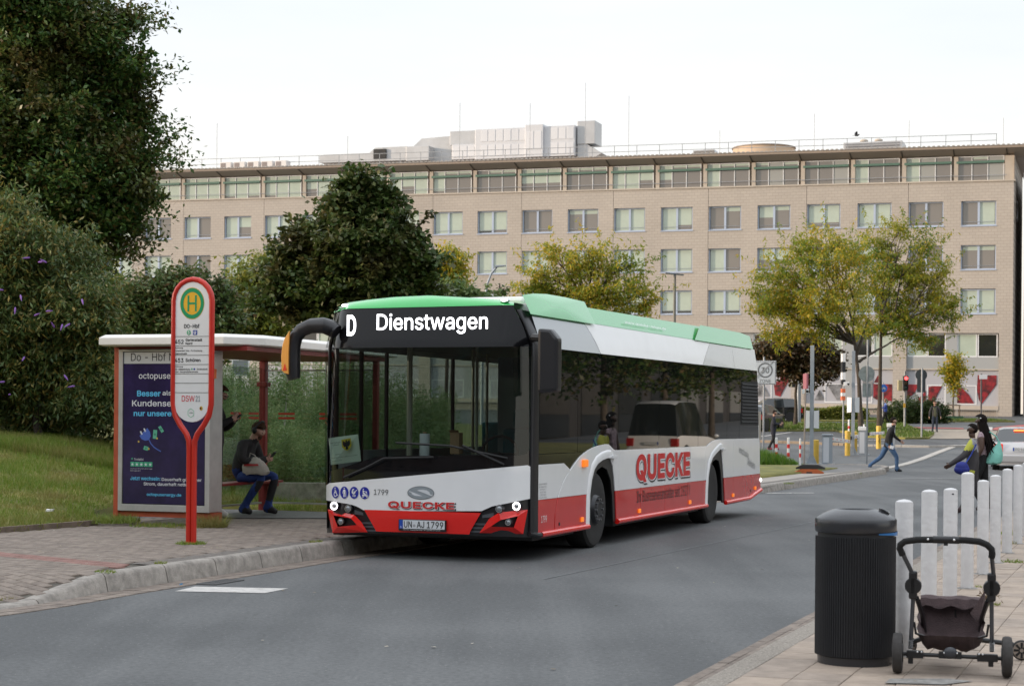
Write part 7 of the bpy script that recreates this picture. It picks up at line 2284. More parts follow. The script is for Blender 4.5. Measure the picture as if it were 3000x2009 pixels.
tag(link("verge_grass", fast_mesh("verge_grass", V, F, leaf_mat("grass_far", [(0.06, 0.12, 0.014), (0.09, 0.15, 0.02), (0.13, 0.15, 0.04)], 0.3))), kind="stuff")
# scraps of litter on lawn and paving
for (x, y, z, s, m, lb) in ((-5.95, 23.1, lawn_z(-5.95, 23.1) + 0.05, 0.05, M_pw2, "crumpled white paper scrap lying in the lawn"), (-6.6, 21.9, lawn_z(-6.6, 21.9) + 0.03, 0.035, M_pw2, "white paper scrap in the grass near the edging at the left"),
                          (-3.02, 16.42, 0.02, 0.014, mat("litter_blue", (0.05, 0.3, 0.6), 0.5), "tiny blue scrap lying in the gutter")):
    t = MB().prismv([(-s, -s * 0.6, 0), (s * 0.8, -s * 0.8, 0.01), (s, s * 0.5, 0.3 * s), (-0.2 * s, s, 0.1 * s), (-s * 0.9, s * 0.4, 0.25 * s)], (0.1 * s, 0, 0.5 * s)).build("litter_scrap", m)
    t.location = (x, y, z); tag(t, lb, "litter")

M_bark = mat("bark", (0.060, 0.048, 0.038), 0.95, var=0.35, vs=5, bump=0.8, bs=18)
M_bark2 = mat("bark_grey", (0.115, 0.095, 0.078), 0.95, var=0.3, vs=6, bump=0.8, bs=20)
def limb(mb, p0, p1, r0, r1, rng, n=5, wob=0.06):
    p0, p1 = Vector(p0), Vector(p1)
    L = (p1 - p0).length
    P = []
    for i in range(n + 1):
        t = i / n
        q = p0.lerp(p1, t)
        if 0 < i < n:
            q += Vector(rng.normal(size=3)) * wob * L * 0.5
        q.z += 0.10 * L * math.sin(t * math.pi) * 0.4
        P.append(q)
    mb.tube(P, [r0 + (r1 - r0) * i / n for i in range(n + 1)], 7, cap=False)
    return P
def tree(name, label, base, trunk_top, tr, blobs, leaf, cfg, bark=M_bark, seed=1, cat_="tree", group=None, extra_limbs=None, trunk_path=None, twigs=0):
    """tree or bush > trunk, crown.  blobs: world ellipsoids (x, y, z, rx, ry, rz)"""
    rng = np.random.default_rng(seed)
    t = thing(name, label, cat_, base, 0, group)
    B = Vector(base)
    mb = MB()
    tp = Vector(trunk_top)
    path = [Vector(p) - B for p in (trunk_path or [base, Vector(base).lerp(tp, 0.35) + Vector((rng.normal() * 0.05, 0, 0)), Vector(base).lerp(tp, 0.7) + Vector((rng.normal() * 0.06, 0, 0)), tp])]
    k = len(path)
    mb.tube(path, [tr * (1.35 if i == 0 else 1 - 0.45 * i / (k - 1)) for i in range(k)], 10, cap=False)
    for b in blobs:
        c = Vector(b[:3]) - B
        st = path[-1] if c.z > path[-1].z - 0.5 or k < 3 else path[-2]
        P = limb(mb, st, c, tr * 0.42, tr * 0.12, rng)
        for _ in range(int(5)):
            d = Vector(rng.normal(size=3)).normalized()
            e = c + Vector((d.x * b[3], d.y * b[4], abs(d.z) * b[5])) * 0.75
            limb(mb, P[3], e, tr * 0.14, tr * 0.03, rng, 4)
    for p0, p1, r0, r1 in (extra_limbs or []):
        limb(mb, Vector(p0) - B, Vector(p1) - B, r0, r1, rng)
    mb.build("trunk", bark, t, smooth=True)
    C = clump_points([(b[0] - B.x, b[1] - B.y, b[2] - B.z, b[3], b[4], b[5]) for b in blobs], cfg["clumps"], cfg["per"], cfg["sig"], rng, cfg.get("shell", 0.55), cfg.get("flat", 0.7), cfg.get("hang", 0.0), cfg.get("sprig", 0.35), cfg.get("reach", 0.45), cfg.get("skin", 0.86))
    V, F = leaf_quads(C, cfg["L"], cfg["W"], rng, cfg.get("droop", 0.3), cfg.get("up", 0.40))
    link("crown", fast_mesh("crown", V, F, leaf), t)
    return t
def blobs_px(lst, Y, depth=0.8, jit=0.25, seed=3):
    """ellipsoids from places and radii in the photograph, all round depth Y"""
    rng = np.random.default_rng(seed)
    out = []
    for q in lst:
        px, py, rx = q[:3]
        rz = q[3] if len(q) > 3 else rx
        y = Y + rng.uniform(-jit, jit) * rx * Y / FOC * 2
        c = at(px, py, y)
        s = y / FOC
        out.append((c.x, c.y, c.z, rx * s, rx * s * depth, rz * s))
    return out
L_oak = leaf_mat("leaves_oak", [(0.026, 0.066, 0.018), (0.044, 0.102, 0.025), (0.070, 0.138, 0.030), (0.115, 0.165, 0.036), (0.145, 0.095, 0.036)], 0.28, patch=((0.120, 0.062, 0.026), 0.50), ps=0.75, rough=0.4)
L_maple = leaf_mat("leaves_maple", [(0.036, 0.070, 0.017), (0.058, 0.100, 0.024), (0.085, 0.125, 0.032), (0.115, 0.110, 0.040)], 0.25, patch=((0.085, 0.035, 0.022), 0.45), ps=1.1)
L_budd = leaf_mat("leaves_buddleia", [(0.050, 0.092, 0.028), (0.080, 0.130, 0.038), (0.115, 0.16, 0.045), (0.15, 0.15, 0.045), (0.27, 0.20, 0.045)], 0.3, patch=((0.055, 0.095, 0.03), 0.6), ps=0.8)
L_locust = leaf_mat("leaves_locust", [(0.13, 0.19, 0.020), (0.22, 0.26, 0.024), (0.34, 0.32, 0.028), (0.50, 0.38, 0.032), (0.55, 0.33, 0.03)], 0.5, patch=((0.10, 0.18, 0.022), 0.75), ps=0.33)
L_locust2 = leaf_mat("leaves_locust_green", [(0.065, 0.135, 0.016), (0.11, 0.195, 0.022), (0.17, 0.24, 0.026), (0.30, 0.29, 0.03), (0.45, 0.30, 0.03)], 0.5, patch=((0.36, 0.31, 0.03), 0.65), ps=0.30)
L_bush = leaf_mat("leaves_bush", [(0.042, 0.080, 0.024), (0.070, 0.120, 0.034), (0.110, 0.145, 0.044), (0.115, 0.070, 0.034)], 0.3, patch=((0.075, 0.052, 0.026), 0.35), ps=0.7)
L_green2 = leaf_mat("leaves_soft_green", [(0.075, 0.13, 0.04), (0.11, 0.17, 0.05), (0.15, 0.19, 0.06)], 0.4)
L_yell = leaf_mat("leaves_yellow_green", [(0.110, 0.155, 0.026), (0.17, 0.20, 0.032), (0.24, 0.225, 0.04), (0.09, 0.14, 0.03)], 0.4)
L_brown = leaf_mat("leaves_red_brown", [(0.050, 0.038, 0.020), (0.085, 0.050, 0.024), (0.065, 0.065, 0.026), (0.12, 0.055, 0.024)], 0.3)
L_hedge = leaf_mat("leaves_hedge", [(0.028, 0.055, 0.014), (0.045, 0.078, 0.018), (0.070, 0.085, 0.022)], 0.25)

# big tree at the left edge
Y = 38
bl_ = blobs_px([(40, 40, 150), (190, 160, 130), (300, 110, 45, 60), (350, 90, 28, 52), (325, 230, 80), (150, 300, 190), (370, 205, 33, 28), (110, 470, 220), (350, 400, 80, 70), (280, 530, 120), (385, 545, 55, 38), (100, 660, 190), (290, 640, 95), (230, 740, 80, 70), (0, 300, 200), (-110, 150, 230), (-110, 480, 240), (-80, 760, 200), (140, 800, 120, 90), (360, 640, 32, 26), (395, 470, 30, 24), (390, 330, 30, 24), (318, 60, 20, 32), (195, 25, 42, 32)], Y, 0.9, 0.4)
b0 = at(60, 1300, Y)
tree("oak_tree", "huge dark green tree with rusty patches at the left edge of the picture", (b0.x - 0.6, Y, lawn_z(b0.x - 0.6, Y)), tuple(at(60, 600, Y)), 0.34, bl_, L_oak,
     dict(clumps=760, per=380, sig=0.40, L=0.125, W=0.07, shell=0.55, flat=0.55, droop=0.2, up=0.7, sprig=0.8, reach=0.45, skin=0.74), seed=21)
# butterfly bush
Y = 31
bl_ = blobs_px([(60, 720, 110, 75), (30, 640, 70, 60), (180, 780, 110, 95), (90, 860, 170, 120), (225, 900, 110, 100), (60, 1010, 190, 130), (240, 1040, 100, 105), (285, 960, 55, 60), (120, 1150, 190, 110), (270, 1150, 90, 90), (-60, 900, 200, 250), (300, 1200, 70, 70)], Y, 0.7, 0.5)
t = tree("butterfly_bush", "large butterfly bush with yellowing leaves and a few purple flower spikes on the lawn", (at(120, 1285, Y).x, Y, lawn_z(at(120, 1285, Y).x, Y)), tuple(at(120, 1120, Y)), 0.07, bl_, L_budd,
     dict(clumps=1200, per=75, sig=0.18, L=0.125, W=0.036, shell=0.5, flat=1.1, droop=0.9), seed=8, cat_="bush")
rng = np.random.default_rng(5)
M_flo = mat("buddleia_purple", (0.20, 0.085, 0.34), 0.7)
for px, py in ((88, 755), (112, 768), (137, 770), (60, 864), (135, 912), (183, 950), (205, 948), (72, 1045), (188, 1098), (14, 1118), (30, 1155), (220, 1130), (10, 850), (100, 925), (240, 876), (45, 900), (160, 960)):
    c = at(px, py, Y - 1.3 - rng.random() * 0.5) - Vector(t.location)
    d = Vector((rng.normal(), -0.5, rng.normal() * 0.6)).normalized()
    MB().tube([c, c + d * 0.03, c + d * 0.08, c + d * 0.13], [0.008, 0.017, 0.014, 0.003], 6).build("flower_spike", M_flo, t)
# undergrowth below the bush and in front of the left tree
def shrub_mass(name, label, px, py, Y, rx, rz, leaf, cfg, seed, cat_="bush", group=None, base_z=None):
    bl_ = blobs_px([(px, py, rx, rz), (px - rx * 0.5, py + rz * 0.35, rx * 0.6, rz * 0.7), (px + rx * 0.5, py + rz * 0.3, rx * 0.6, rz * 0.75)], Y, 0.8, 0.3, seed)
    c = at(px, py, Y)
    bz = base_z if base_z is not None else c.z - rz * Y / FOC
    return tree(name, label, (c.x, Y, bz), (c.x, Y, max(bz + 0.3, c.z - 0.3)), 0.05, bl_, leaf, cfg, seed=seed, cat_=cat_, group=group)
cf = dict(clumps=220, per=40, sig=0.22, L=0.12, W=0.06, shell=0.4, flat=0.9)
shrub_mass("green_shrub", "dark green low shrub below the butterfly bush at the left edge", 90, 1215, 34, 170, 70, L_hedge, cf, 31, base_z=lawn_z(-8.9, 34))
# tall weeds behind the shelter
rg = np.random.default_rng(17)
def weeds(n, x0, x1, y0, y1, hfun, rng):
    VV, FF, o = [], [], 0
    stems, leaves = [], []
    xs = rng.uniform(x0, x1, n); ys = rng.uniform(y0, y1, n)
    for x, y in zip(xs, ys):
        z0 = lawn_z(x, y)
        h = hfun(x, y) * rng.uniform(0.65, 1.1)
        lx, ly = rng.normal(size=2) * 0.10 * h
        m = int(40 + 55 * h)
        tt = rng.uniform(0.08, 1, m)
        P = np.stack([x + lx * tt ** 2, y + ly * tt ** 2, z0 + h * tt], 1) + rng.normal(size=(m, 3)) * 0.05 * np.array([1, 1, 0.3])
        leaves.append(P)
        stems.append((x, y, z0, lx, ly, h))
    C = np.concatenate(leaves)
    V1, F1 = leaf_quads(C, 0.085, 0.018, rng, droop=-0.4, updir=0.2)
    V2 = []
    for x, y, z0, lx, ly, h in stems:
        V2 += [(x - 0.005, y, z0), (x + 0.005, y, z0), (x + lx + 0.002, y + ly, z0 + h), (x + lx - 0.002, y + ly, z0 + h)]
    V2 = np.array(V2); F2 = np.arange(len(V2)).reshape(-1, 4)
    return cat([(V1, F1), (V2, F2)])
hf = lambda x, y: 1.05 + 0.35 * math.sin(x * 1.3 + y * 0.7) + 0.018 * (y - 28) * 6
V, F = cat([weeds(1500, -6.4, -1.2, 29.2, 36.0, hf, rg), weeds(260, -5.9, -4.6, 28.0, 31.0, lambda x, y: 0.95, rg)])
keep = None
L_weed = leaf_mat("leaves_weed", [(0.13, 0.205, 0.075), (0.18, 0.265, 0.10), (0.25, 0.32, 0.13), (0.30, 0.29, 0.14)], 0.4, patch=((0.06, 0.115, 0.04), 0.65), ps=0.9)
tag(link("tall_weeds", fast_mesh("tall_weeds", V, F, L_weed)), kind="stuff")
# low concrete edge behind the shelter
cw = thing("low_wall", "low grey concrete edge half hidden by weeds behind the shelter glass", "low wall", (0, 0, 0))
MB().prism([(-3.9, 28.6), (-1.55, 28.75), (-1.57, 28.9), (-3.95, 28.76)], 0.1, 0.52).build("wall", M_conc, cw)
# pale young tree trunk among the weeds is drawn as a thin birch
t = tree("young_birch", "thin pale birch sapling among the weeds behind the shelter", (at(828, 1300, 31).x, 31, lawn_z(at(828, 1300, 31).x, 31)), tuple(at(842, 1130, 31)), 0.02, blobs_px([(845, 1110, 40, 50), (820, 1160, 40, 45)], 31), L_weed, dict(clumps=40, per=14, sig=0.15, L=0.08, W=0.035, shell=0.2), bark=mat("birch_bark", (0.42, 0.38, 0.33), 0.8, var=0.3, vs=12), seed=4)

# trees between shelter and offices
Y = 58
tree("round_tree", "dull green broad low tree with reddish tips behind the shelter roof", (at(470, 1100, Y).x, Y, 0.2), tuple(at(480, 960, Y)), 0.13, blobs_px([(420, 890, 80, 60), (520, 850, 85, 50), (600, 870, 70, 55), (470, 930, 130, 60), (600, 940, 90, 60), (370, 930, 60, 45), (640, 930, 50, 60), (560, 990, 110, 60), (420, 1000, 110, 60)], Y, 0.8), L_bush,
     dict(clumps=700, per=70, sig=0.30, L=0.19, W=0.09, shell=0.45, flat=0.6, droop=0.4), seed=41)
Y = 62
tree("yellow_green_tree", "pale yellow-green loose tree between the low tree and the dark maple", (at(770, 1100, Y).x, Y, 0.2), tuple(at(770, 930, Y)), 0.10, blobs_px([(740, 830, 60, 55), (790, 880, 75, 60), (700, 880, 55, 50), (760, 950, 95, 60), (690, 960, 60, 50), (800, 790, 40, 40)], Y, 0.8), L_yell,
     dict(clumps=420, per=34, sig=0.35, L=0.22, W=0.09, shell=0.4, flat=0.7, droop=0.4), seed=42)
tree("yellow_green_tree", "narrow yellow-green tree beside the grey pole at the left", (at(300, 1100, Y).x, Y, 0.2), tuple(at(310, 930, Y)), 0.10, blobs_px([(300, 850, 45, 50), (330, 870, 40, 45), (280, 930, 60, 60), (345, 940, 40, 50)], Y, 0.8), L_yell,
     dict(clumps=220, per=34, sig=0.35, L=0.22, W=0.09, shell=0.4, flat=0.7, droop=0.4), seed=43)
Y = 44
bl_ = blobs_px([(1050, 515, 26, 34), (1045, 575, 58, 45), (1005, 640, 72, 48), (1100, 640, 78, 50), (1130, 580, 34, 30), (935, 690, 62, 45), (1170, 695, 68, 45), (1050, 720, 130, 60), (880, 765, 78, 50), (1200, 770, 62, 45), (850, 830, 78, 48), (1222, 830, 52, 42), (1040, 830, 180, 60), (830, 895, 66, 40), (1000, 910, 170, 50), (1180, 890, 86, 45), (1250, 750, 22, 20), (960, 610, 28, 24), (812, 790, 30, 24)], Y, 0.85, 0.35)
tree("maple_tree", "dark green conical maple with reddish shoots behind the front of the bus", (at(1010, 1150, Y).x, Y, 0.3), tuple(at(1030, 700, Y)), 0.15, bl_, L_maple,
     dict(clumps=380, per=170, sig=0.26, L=0.15, W=0.115, shell=0.5, flat=0.42, droop=0.3, up=0.7, sprig=0.3, reach=0.45, skin=0.76), seed=44)
Y = 74
tree("yellow_honey_locust", "airy golden-yellow honey locust rising behind the bus roof", (at(1700, 1200, Y).x, Y, gz(Y)), tuple(at(1720, 880, Y)), 0.12,
     blobs_px([(1745, 735, 55, 42), (1660, 740, 60, 30), (1610, 745, 40, 25), (1690, 790, 90, 40), (1590, 805, 65, 35), (1800, 800, 70, 42), (1860, 770, 40, 28), (1560, 835, 55, 26), (1640, 850, 100, 40), (1780, 855, 110, 42), (1890, 850, 50, 36), (1620, 895, 90, 36), (1750, 905, 130, 45), (1870, 905, 50, 35), (1545, 850, 30, 16), (1905, 880, 30, 30)], Y, 0.8), L_locust,
     dict(clumps=170, per=75, sig=0.34, L=0.19, W=0.06, shell=0.15, flat=0.40, droop=0.8, sprig=0.8, reach=0.8), bark=M_bark, seed=45)
tree("yellow_honey_locust", "small golden-yellow treetop showing beside the dark maple", (at(1325, 1200, 80).x, 80, gz(80)), tuple(at(1325, 860, 80)), 0.10, blobs_px([(1325, 745, 25, 28), (1335, 775, 32, 26), (1300, 790, 40, 25), (1320, 830, 50, 35)], 80, 0.8), L_locust,
     dict(clumps=130, per=30, sig=0.35, L=0.26, W=0.08, shell=0.3, flat=0.5, droop=0.9), seed=46)
tree("green_tree", "small dull green tree between the maple and the bus roof lamp", (at(1310, 1200, 70).x, 70, gz(70)), tuple(at(1310, 920, 70)), 0.10, blobs_px([(1290, 878, 40, 20), (1345, 872, 42, 22), (1310, 905, 80, 26), (1390, 892, 34, 18)], 70, 0.8), L_green2,
     dict(clumps=300, per=36, sig=0.32, L=0.22, W=0.10, shell=0.4, flat=0.7), seed=47)
tree("thin_sapling", "thin sapling top poking above the bus roof beside the curved lamp", (at(1462, 1200, 72).x, 72, gz(72)), tuple(at(1464, 830, 72)), 0.05, blobs_px([(1462, 850, 16, 25), (1463, 880, 18, 25)], 72, 0.8), L_bush, dict(clumps=14, per=12, sig=0.2, L=0.22, W=0.12, shell=0.2), seed=48)
# the two honey locusts on the island
Y = 98
def tp(px, py): return at(px, py, Y)
crownA = [(2300, 800, 85, 60), (2390, 720, 75, 45), (2440, 700, 40, 40), (2330, 730, 60, 40), (2480, 770, 100, 60), (2280, 890, 80, 55), (2240, 850, 40, 30), (2390, 850, 140, 80), (2330, 940, 110, 55), (2430, 940, 130, 60), (2250, 920, 45, 30), (2290, 980, 60, 40), (2230, 910, 40, 14), (2240, 810, 30, 14)]
crownB = [(2600, 700, 60, 45), (2640, 670, 35, 30), (2700, 720, 50, 45), (2560, 760, 90, 60), (2690, 800, 85, 60), (2590, 850, 120, 70), (2740, 850, 60, 60), (2680, 930, 110, 60), (2770, 900, 45, 50), (2600, 960, 110, 50), (2720, 1000, 55, 45), (2795, 930, 28, 30), (2755, 810, 40, 28)]
cfl = dict(clumps=235, per=85, sig=0.42, L=0.22, W=0.07, shell=0.12, flat=0.40, droop=0.8, sprig=0.7, reach=0.8)
tree("honey_locust_tree", "left honey locust of the pair with forked trunk and yellowing leaves on the island", tuple(at(2523, 1277, Y)), tuple(tp(2505, 1010)), 0.15, blobs_px(crownA, Y, 0.85), L_locust, cfl, seed=51, group=None,
     trunk_path=[tuple(at(2524, 1282, Y)), tuple(tp(2520, 1200)), tuple(tp(2516, 1110)), tuple(tp(2505, 1010))], extra_limbs=[(tuple(tp(2517, 1060)), tuple(tp(2570, 1025)), 0.09, 0.06), (tuple(tp(2570, 1025)), tuple(tp(2640, 990)), 0.06, 0.03), (tuple(tp(2510, 1040)), tuple(tp(2545, 930)), 0.09, 0.04)])
tree("honey_locust_tree", "right honey locust of the pair with straight trunk and greener leaves on the island", tuple(at(2577, 1262, Y + 4)), tuple(at(2580, 1000, Y + 4)), 0.14, blobs_px(crownB, Y + 4, 0.85, seed=9), L_locust2, cfl, seed=52,
     trunk_path=[tuple(at(2576, 1266, Y + 4)), tuple(at(2577, 1180, Y + 4)), tuple(at(2579, 1080, Y + 4)), tuple(at(2581, 980, Y + 4))])
tree("red_brown_tree", "low reddish-brown tree behind the 30 zone sign", (at(2330, 1240, 108).x, 108, gz(108)), tuple(at(2335, 1110, 108)), 0.12, blobs_px([(2270, 1030, 60, 35), (2330, 1020, 60, 40), (2400, 1040, 60, 40), (2290, 1070, 70, 40), (2380, 1080, 70, 40), (2430, 1080, 28, 35), (2240, 1050, 40, 30)], 108, 0.8), L_brown,
     dict(clumps=380, per=40, sig=0.34, L=0.26, W=0.15, shell=0.4, flat=0.7), seed=53)
t = tree("young_street_tree", "slim young yellow-green street tree tied to a wooden frame near the offices", tuple(at(2793, 1228, 125)), tuple(at(2795, 1110, 125)), 0.07, blobs_px([(2795, 1060, 18, 25), (2800, 1085, 26, 22), (2782, 1092, 22, 16), (2798, 1120, 16, 20), (2796, 1140, 10, 12)], 125, 0.8), L_locust,
     dict(clumps=110, per=26, sig=0.3, L=0.24, W=0.10, shell=0.3), bark=M_bark2, seed=54)
M_wood = mat("stake_wood", (0.17, 0.13, 0.10), 0.8)
o_ = Vector(t.location)
for dx in (-0.42, 0.42):
    MB().tube([(dx, 0, 0), (dx, 0, 0.95)], 0.05, 8).build("stake", M_wood, t)
MB().box(-0.5, 0.5, -0.04, 0.04, 0.95, 1.03).build("cross_bar", M_wood, t)
MB().prism([(-0.62, -0.35), (0.62, -0.35), (0.62, 0.35), (-0.62, 0.35)], -0.05, 0.22).build("tub", mat("tub_green", (0.03, 0.085, 0.045), 0.6), t)
# hedges and round bushes in front of the offices
def hedge(name, label, x0, x1, y, h, d, leaf, seed, n=9000):
    rng = np.random.default_rng(seed)
    t = thing(name, label, "hedge", ((x0 + x1) / 2, y, gz(y)))
    P = rng.uniform((-1, -1, 0), (1, 1, 1), (n, 3))
    k = rng.integers(0, 3, n)
    P[k == 0, 2] = 1 - rng.random((k == 0).sum()) * 0.15
    P[k == 1, 1] = -1 + rng.random((k == 1).sum()) * 0.3
    P = P * np.array([(x1 - x0) / 2, d / 2, h])
    P[:, 2] += 0.12 * np.sin(P[:, 0] * 1.7) * (P[:, 2] / h) + rng.normal(size=n) * 0.04
    V, F = leaf_quads(P, 0.16, 0.09, rng, 0.0, 0.3)
    link("crown", fast_mesh("crown", V, F, leaf), t)
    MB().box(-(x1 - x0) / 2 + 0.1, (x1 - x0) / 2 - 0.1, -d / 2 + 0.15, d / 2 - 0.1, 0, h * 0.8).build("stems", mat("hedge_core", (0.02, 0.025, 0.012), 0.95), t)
    return t
hedge("hedge", "long low clipped hedge below the office railing behind the masts", at(2330, 1230, 123).x, at(2540, 1230, 123).x, 123, 0.85, 1.2, L_yell, 61)
bl_ = blobs_px([(2650, 1205, 60, 36), (2690, 1195, 45, 30), (2615, 1215, 40, 28), (2665, 1222, 70, 22)], 118, 0.7)
tree("round_bush", "dark round bush behind the traffic light", tuple(at(2650, 1236, 118)), tuple(at(2650, 1215, 118)), 0.05, bl_, L_hedge, dict(clumps=260, per=34, sig=0.2, L=0.15, W=0.08, shell=0.5), seed=62, cat_="bush")
bl_ = blobs_px([(2730, 1205, 34, 34), (2755, 1215, 30, 28), (2710, 1218, 30, 24)], 118, 0.7)
tree("round_bush", "dark round bush behind the man facing the camera", tuple(at(2735, 1236, 118)), tuple(at(2735, 1215, 118)), 0.05, bl_, L_hedge, dict(clumps=200, per=34, sig=0.2, L=0.15, W=0.08, shell=0.5), seed=63, cat_="bush")
# dried weed by the bollards
t = thing("dry_weed", "small dry brown weed growing between the slabs beside the third bollard", "weed", (4.02, 15.06, 0.04))
rng = np.random.default_rng(2)
mb = MB()
for _ in range(16):
    a, l = rng.uniform(0, 6.28), rng.uniform(0.05, 0.14)
    mb.tube([(0, 0, 0), (math.cos(a) * l * 0.4, math.sin(a) * l * 0.4, l * 0.6), (math.cos(a) * l * 0.7, math.sin(a) * l * 0.7, l)], [0.004, 0.003, 0.0015], 4)
mb.build("stems", mat("dry_stem", (0.16, 0.105, 0.06), 0.9), t)
V, F = leaf_quads(rng.normal(size=(60, 3)) * np.array([0.05, 0.05, 0.025]) + np.array([0, 0, 0.07]), 0.035, 0.014, rng)
link("leaves", fast_mesh("leaves", V, F, leaf_mat("dry_leaves", [(0.14, 0.09, 0.045), (0.20, 0.14, 0.07)], 0.2)), t)

rng = np.random.default_rng(77)
pts = []
for i in range(9, 26):
    for _ in range(5):
        t_ = rng.random(); a, b = K_gut[i], K_gut[i + 1]; o_ = rng.normal() * 0.12
        pts.append((a[0] + (b[0] - a[0]) * t_ + o_, a[1] + (b[1] - a[1]) * t_, 0.012))
for _ in range(70):
    pts.append((rng.uniform(-2.5, 6), rng.uniform(11, 30), 0.006))
for _ in range(60):
    x, y = rng.uniform(-6.2, -3), rng.uniform(16.8, 23.5)
    if in_poly(x, y, clip): pts.append((x, y, 0.172))
for _ in range(40):
    c = pl(rng.uniform(0.1, 3), rng.uniform(-1, 12)); pts.append((c.x, c.y, 0.046))
V, F = leaf_quads(np.array(pts), 0.045, 0.028, rng, 0.0, 3.0)
V[:, 2] = np.repeat(np.array(pts)[:, 2], 4) + rng.uniform(0, 0.006, len(V))
tag(link("fallen_leaves", fast_mesh("fallen_leaves", V, F, leaf_mat("litter_leaves", [(0.10, 0.07, 0.03), (0.25, 0.17, 0.06), (0.40, 0.36, 0.30), (0.16, 0.14, 0.05)], 0.1))), kind="stuff")

# ================================================================== people
M_skin = mat("skin_light", (0.42, 0.25, 0.185), 0.55, var=0.08, vs=20)
M_skin_d = mat("skin_dark", (0.075, 0.038, 0.024), 0.5, var=0.1, vs=20)
M_shoe_b = mat("shoe_black", (0.012, 0.012, 0.013), 0.6)
M_shoe_w = mat("shoe_white", (0.55, 0.54, 0.51), 0.7)
M_hair = mat("hair_dark", (0.010, 0.007, 0.006), 0.9, spec=0.15, var=0.3, vs=40)
M_hair_br = mat("hair_brown", (0.060, 0.036, 0.022), 0.9, spec=0.15, var=0.3, vs=40)
M_jblack = mat("cloth_black", (0.010, 0.010, 0.011), 0.85, var=0.3, vs=9, bump=0.5, bs=25)
M_jgrey = mat("cloth_dark_grey", (0.030, 0.030, 0.032), 0.85, var=0.3, vs=9, bump=0.5, bs=25)
M_jeans = mat("jeans_blue", (0.050, 0.105, 0.205), 0.85, var=0.25, vs=10, bump=0.5, bs=25)
M_work = mat("work_trousers_blue", (0.018, 0.045, 0.19), 0.85, var=0.25, vs=10, bump=0.6, bs=22)
BASE = dict(pelvis=(0, 0, .95), waist=(0, 0, 1.10), chest=(0, 0, 1.30), neck=(0, 0, 1.475), hb=(.015, 0, 1.555), hm=(.02, 0, 1.640), ht=(.008, 0, 1.705), nose=(.122, 0, 1.618), chin=(.082, 0, 1.556),
            shL=(0, .175, 1.415), elL=(-.02, .235, 1.14), wrL=(.05, .25, .90), shR=(0, -.175, 1.415), elR=(-.02, -.235, 1.14), wrR=(.05, -.25, .90),
            hiL=(0, .09, .90), knL=(.02, .10, .50), anL=(-.01, .10, .085), hiR=(0, -.09, .90), knR=(.02, -.10, .50), anR=(-.01, -.10, .085))
RAD = dict(pelvis=.135, waist=.128, chest=.150, neck=.056, hb=.066, hm=.100, ht=.080, nose=.015, chin=.036, sh=.072, el=.050, wr=.034, hi=.098, kn=.064, an=.046)
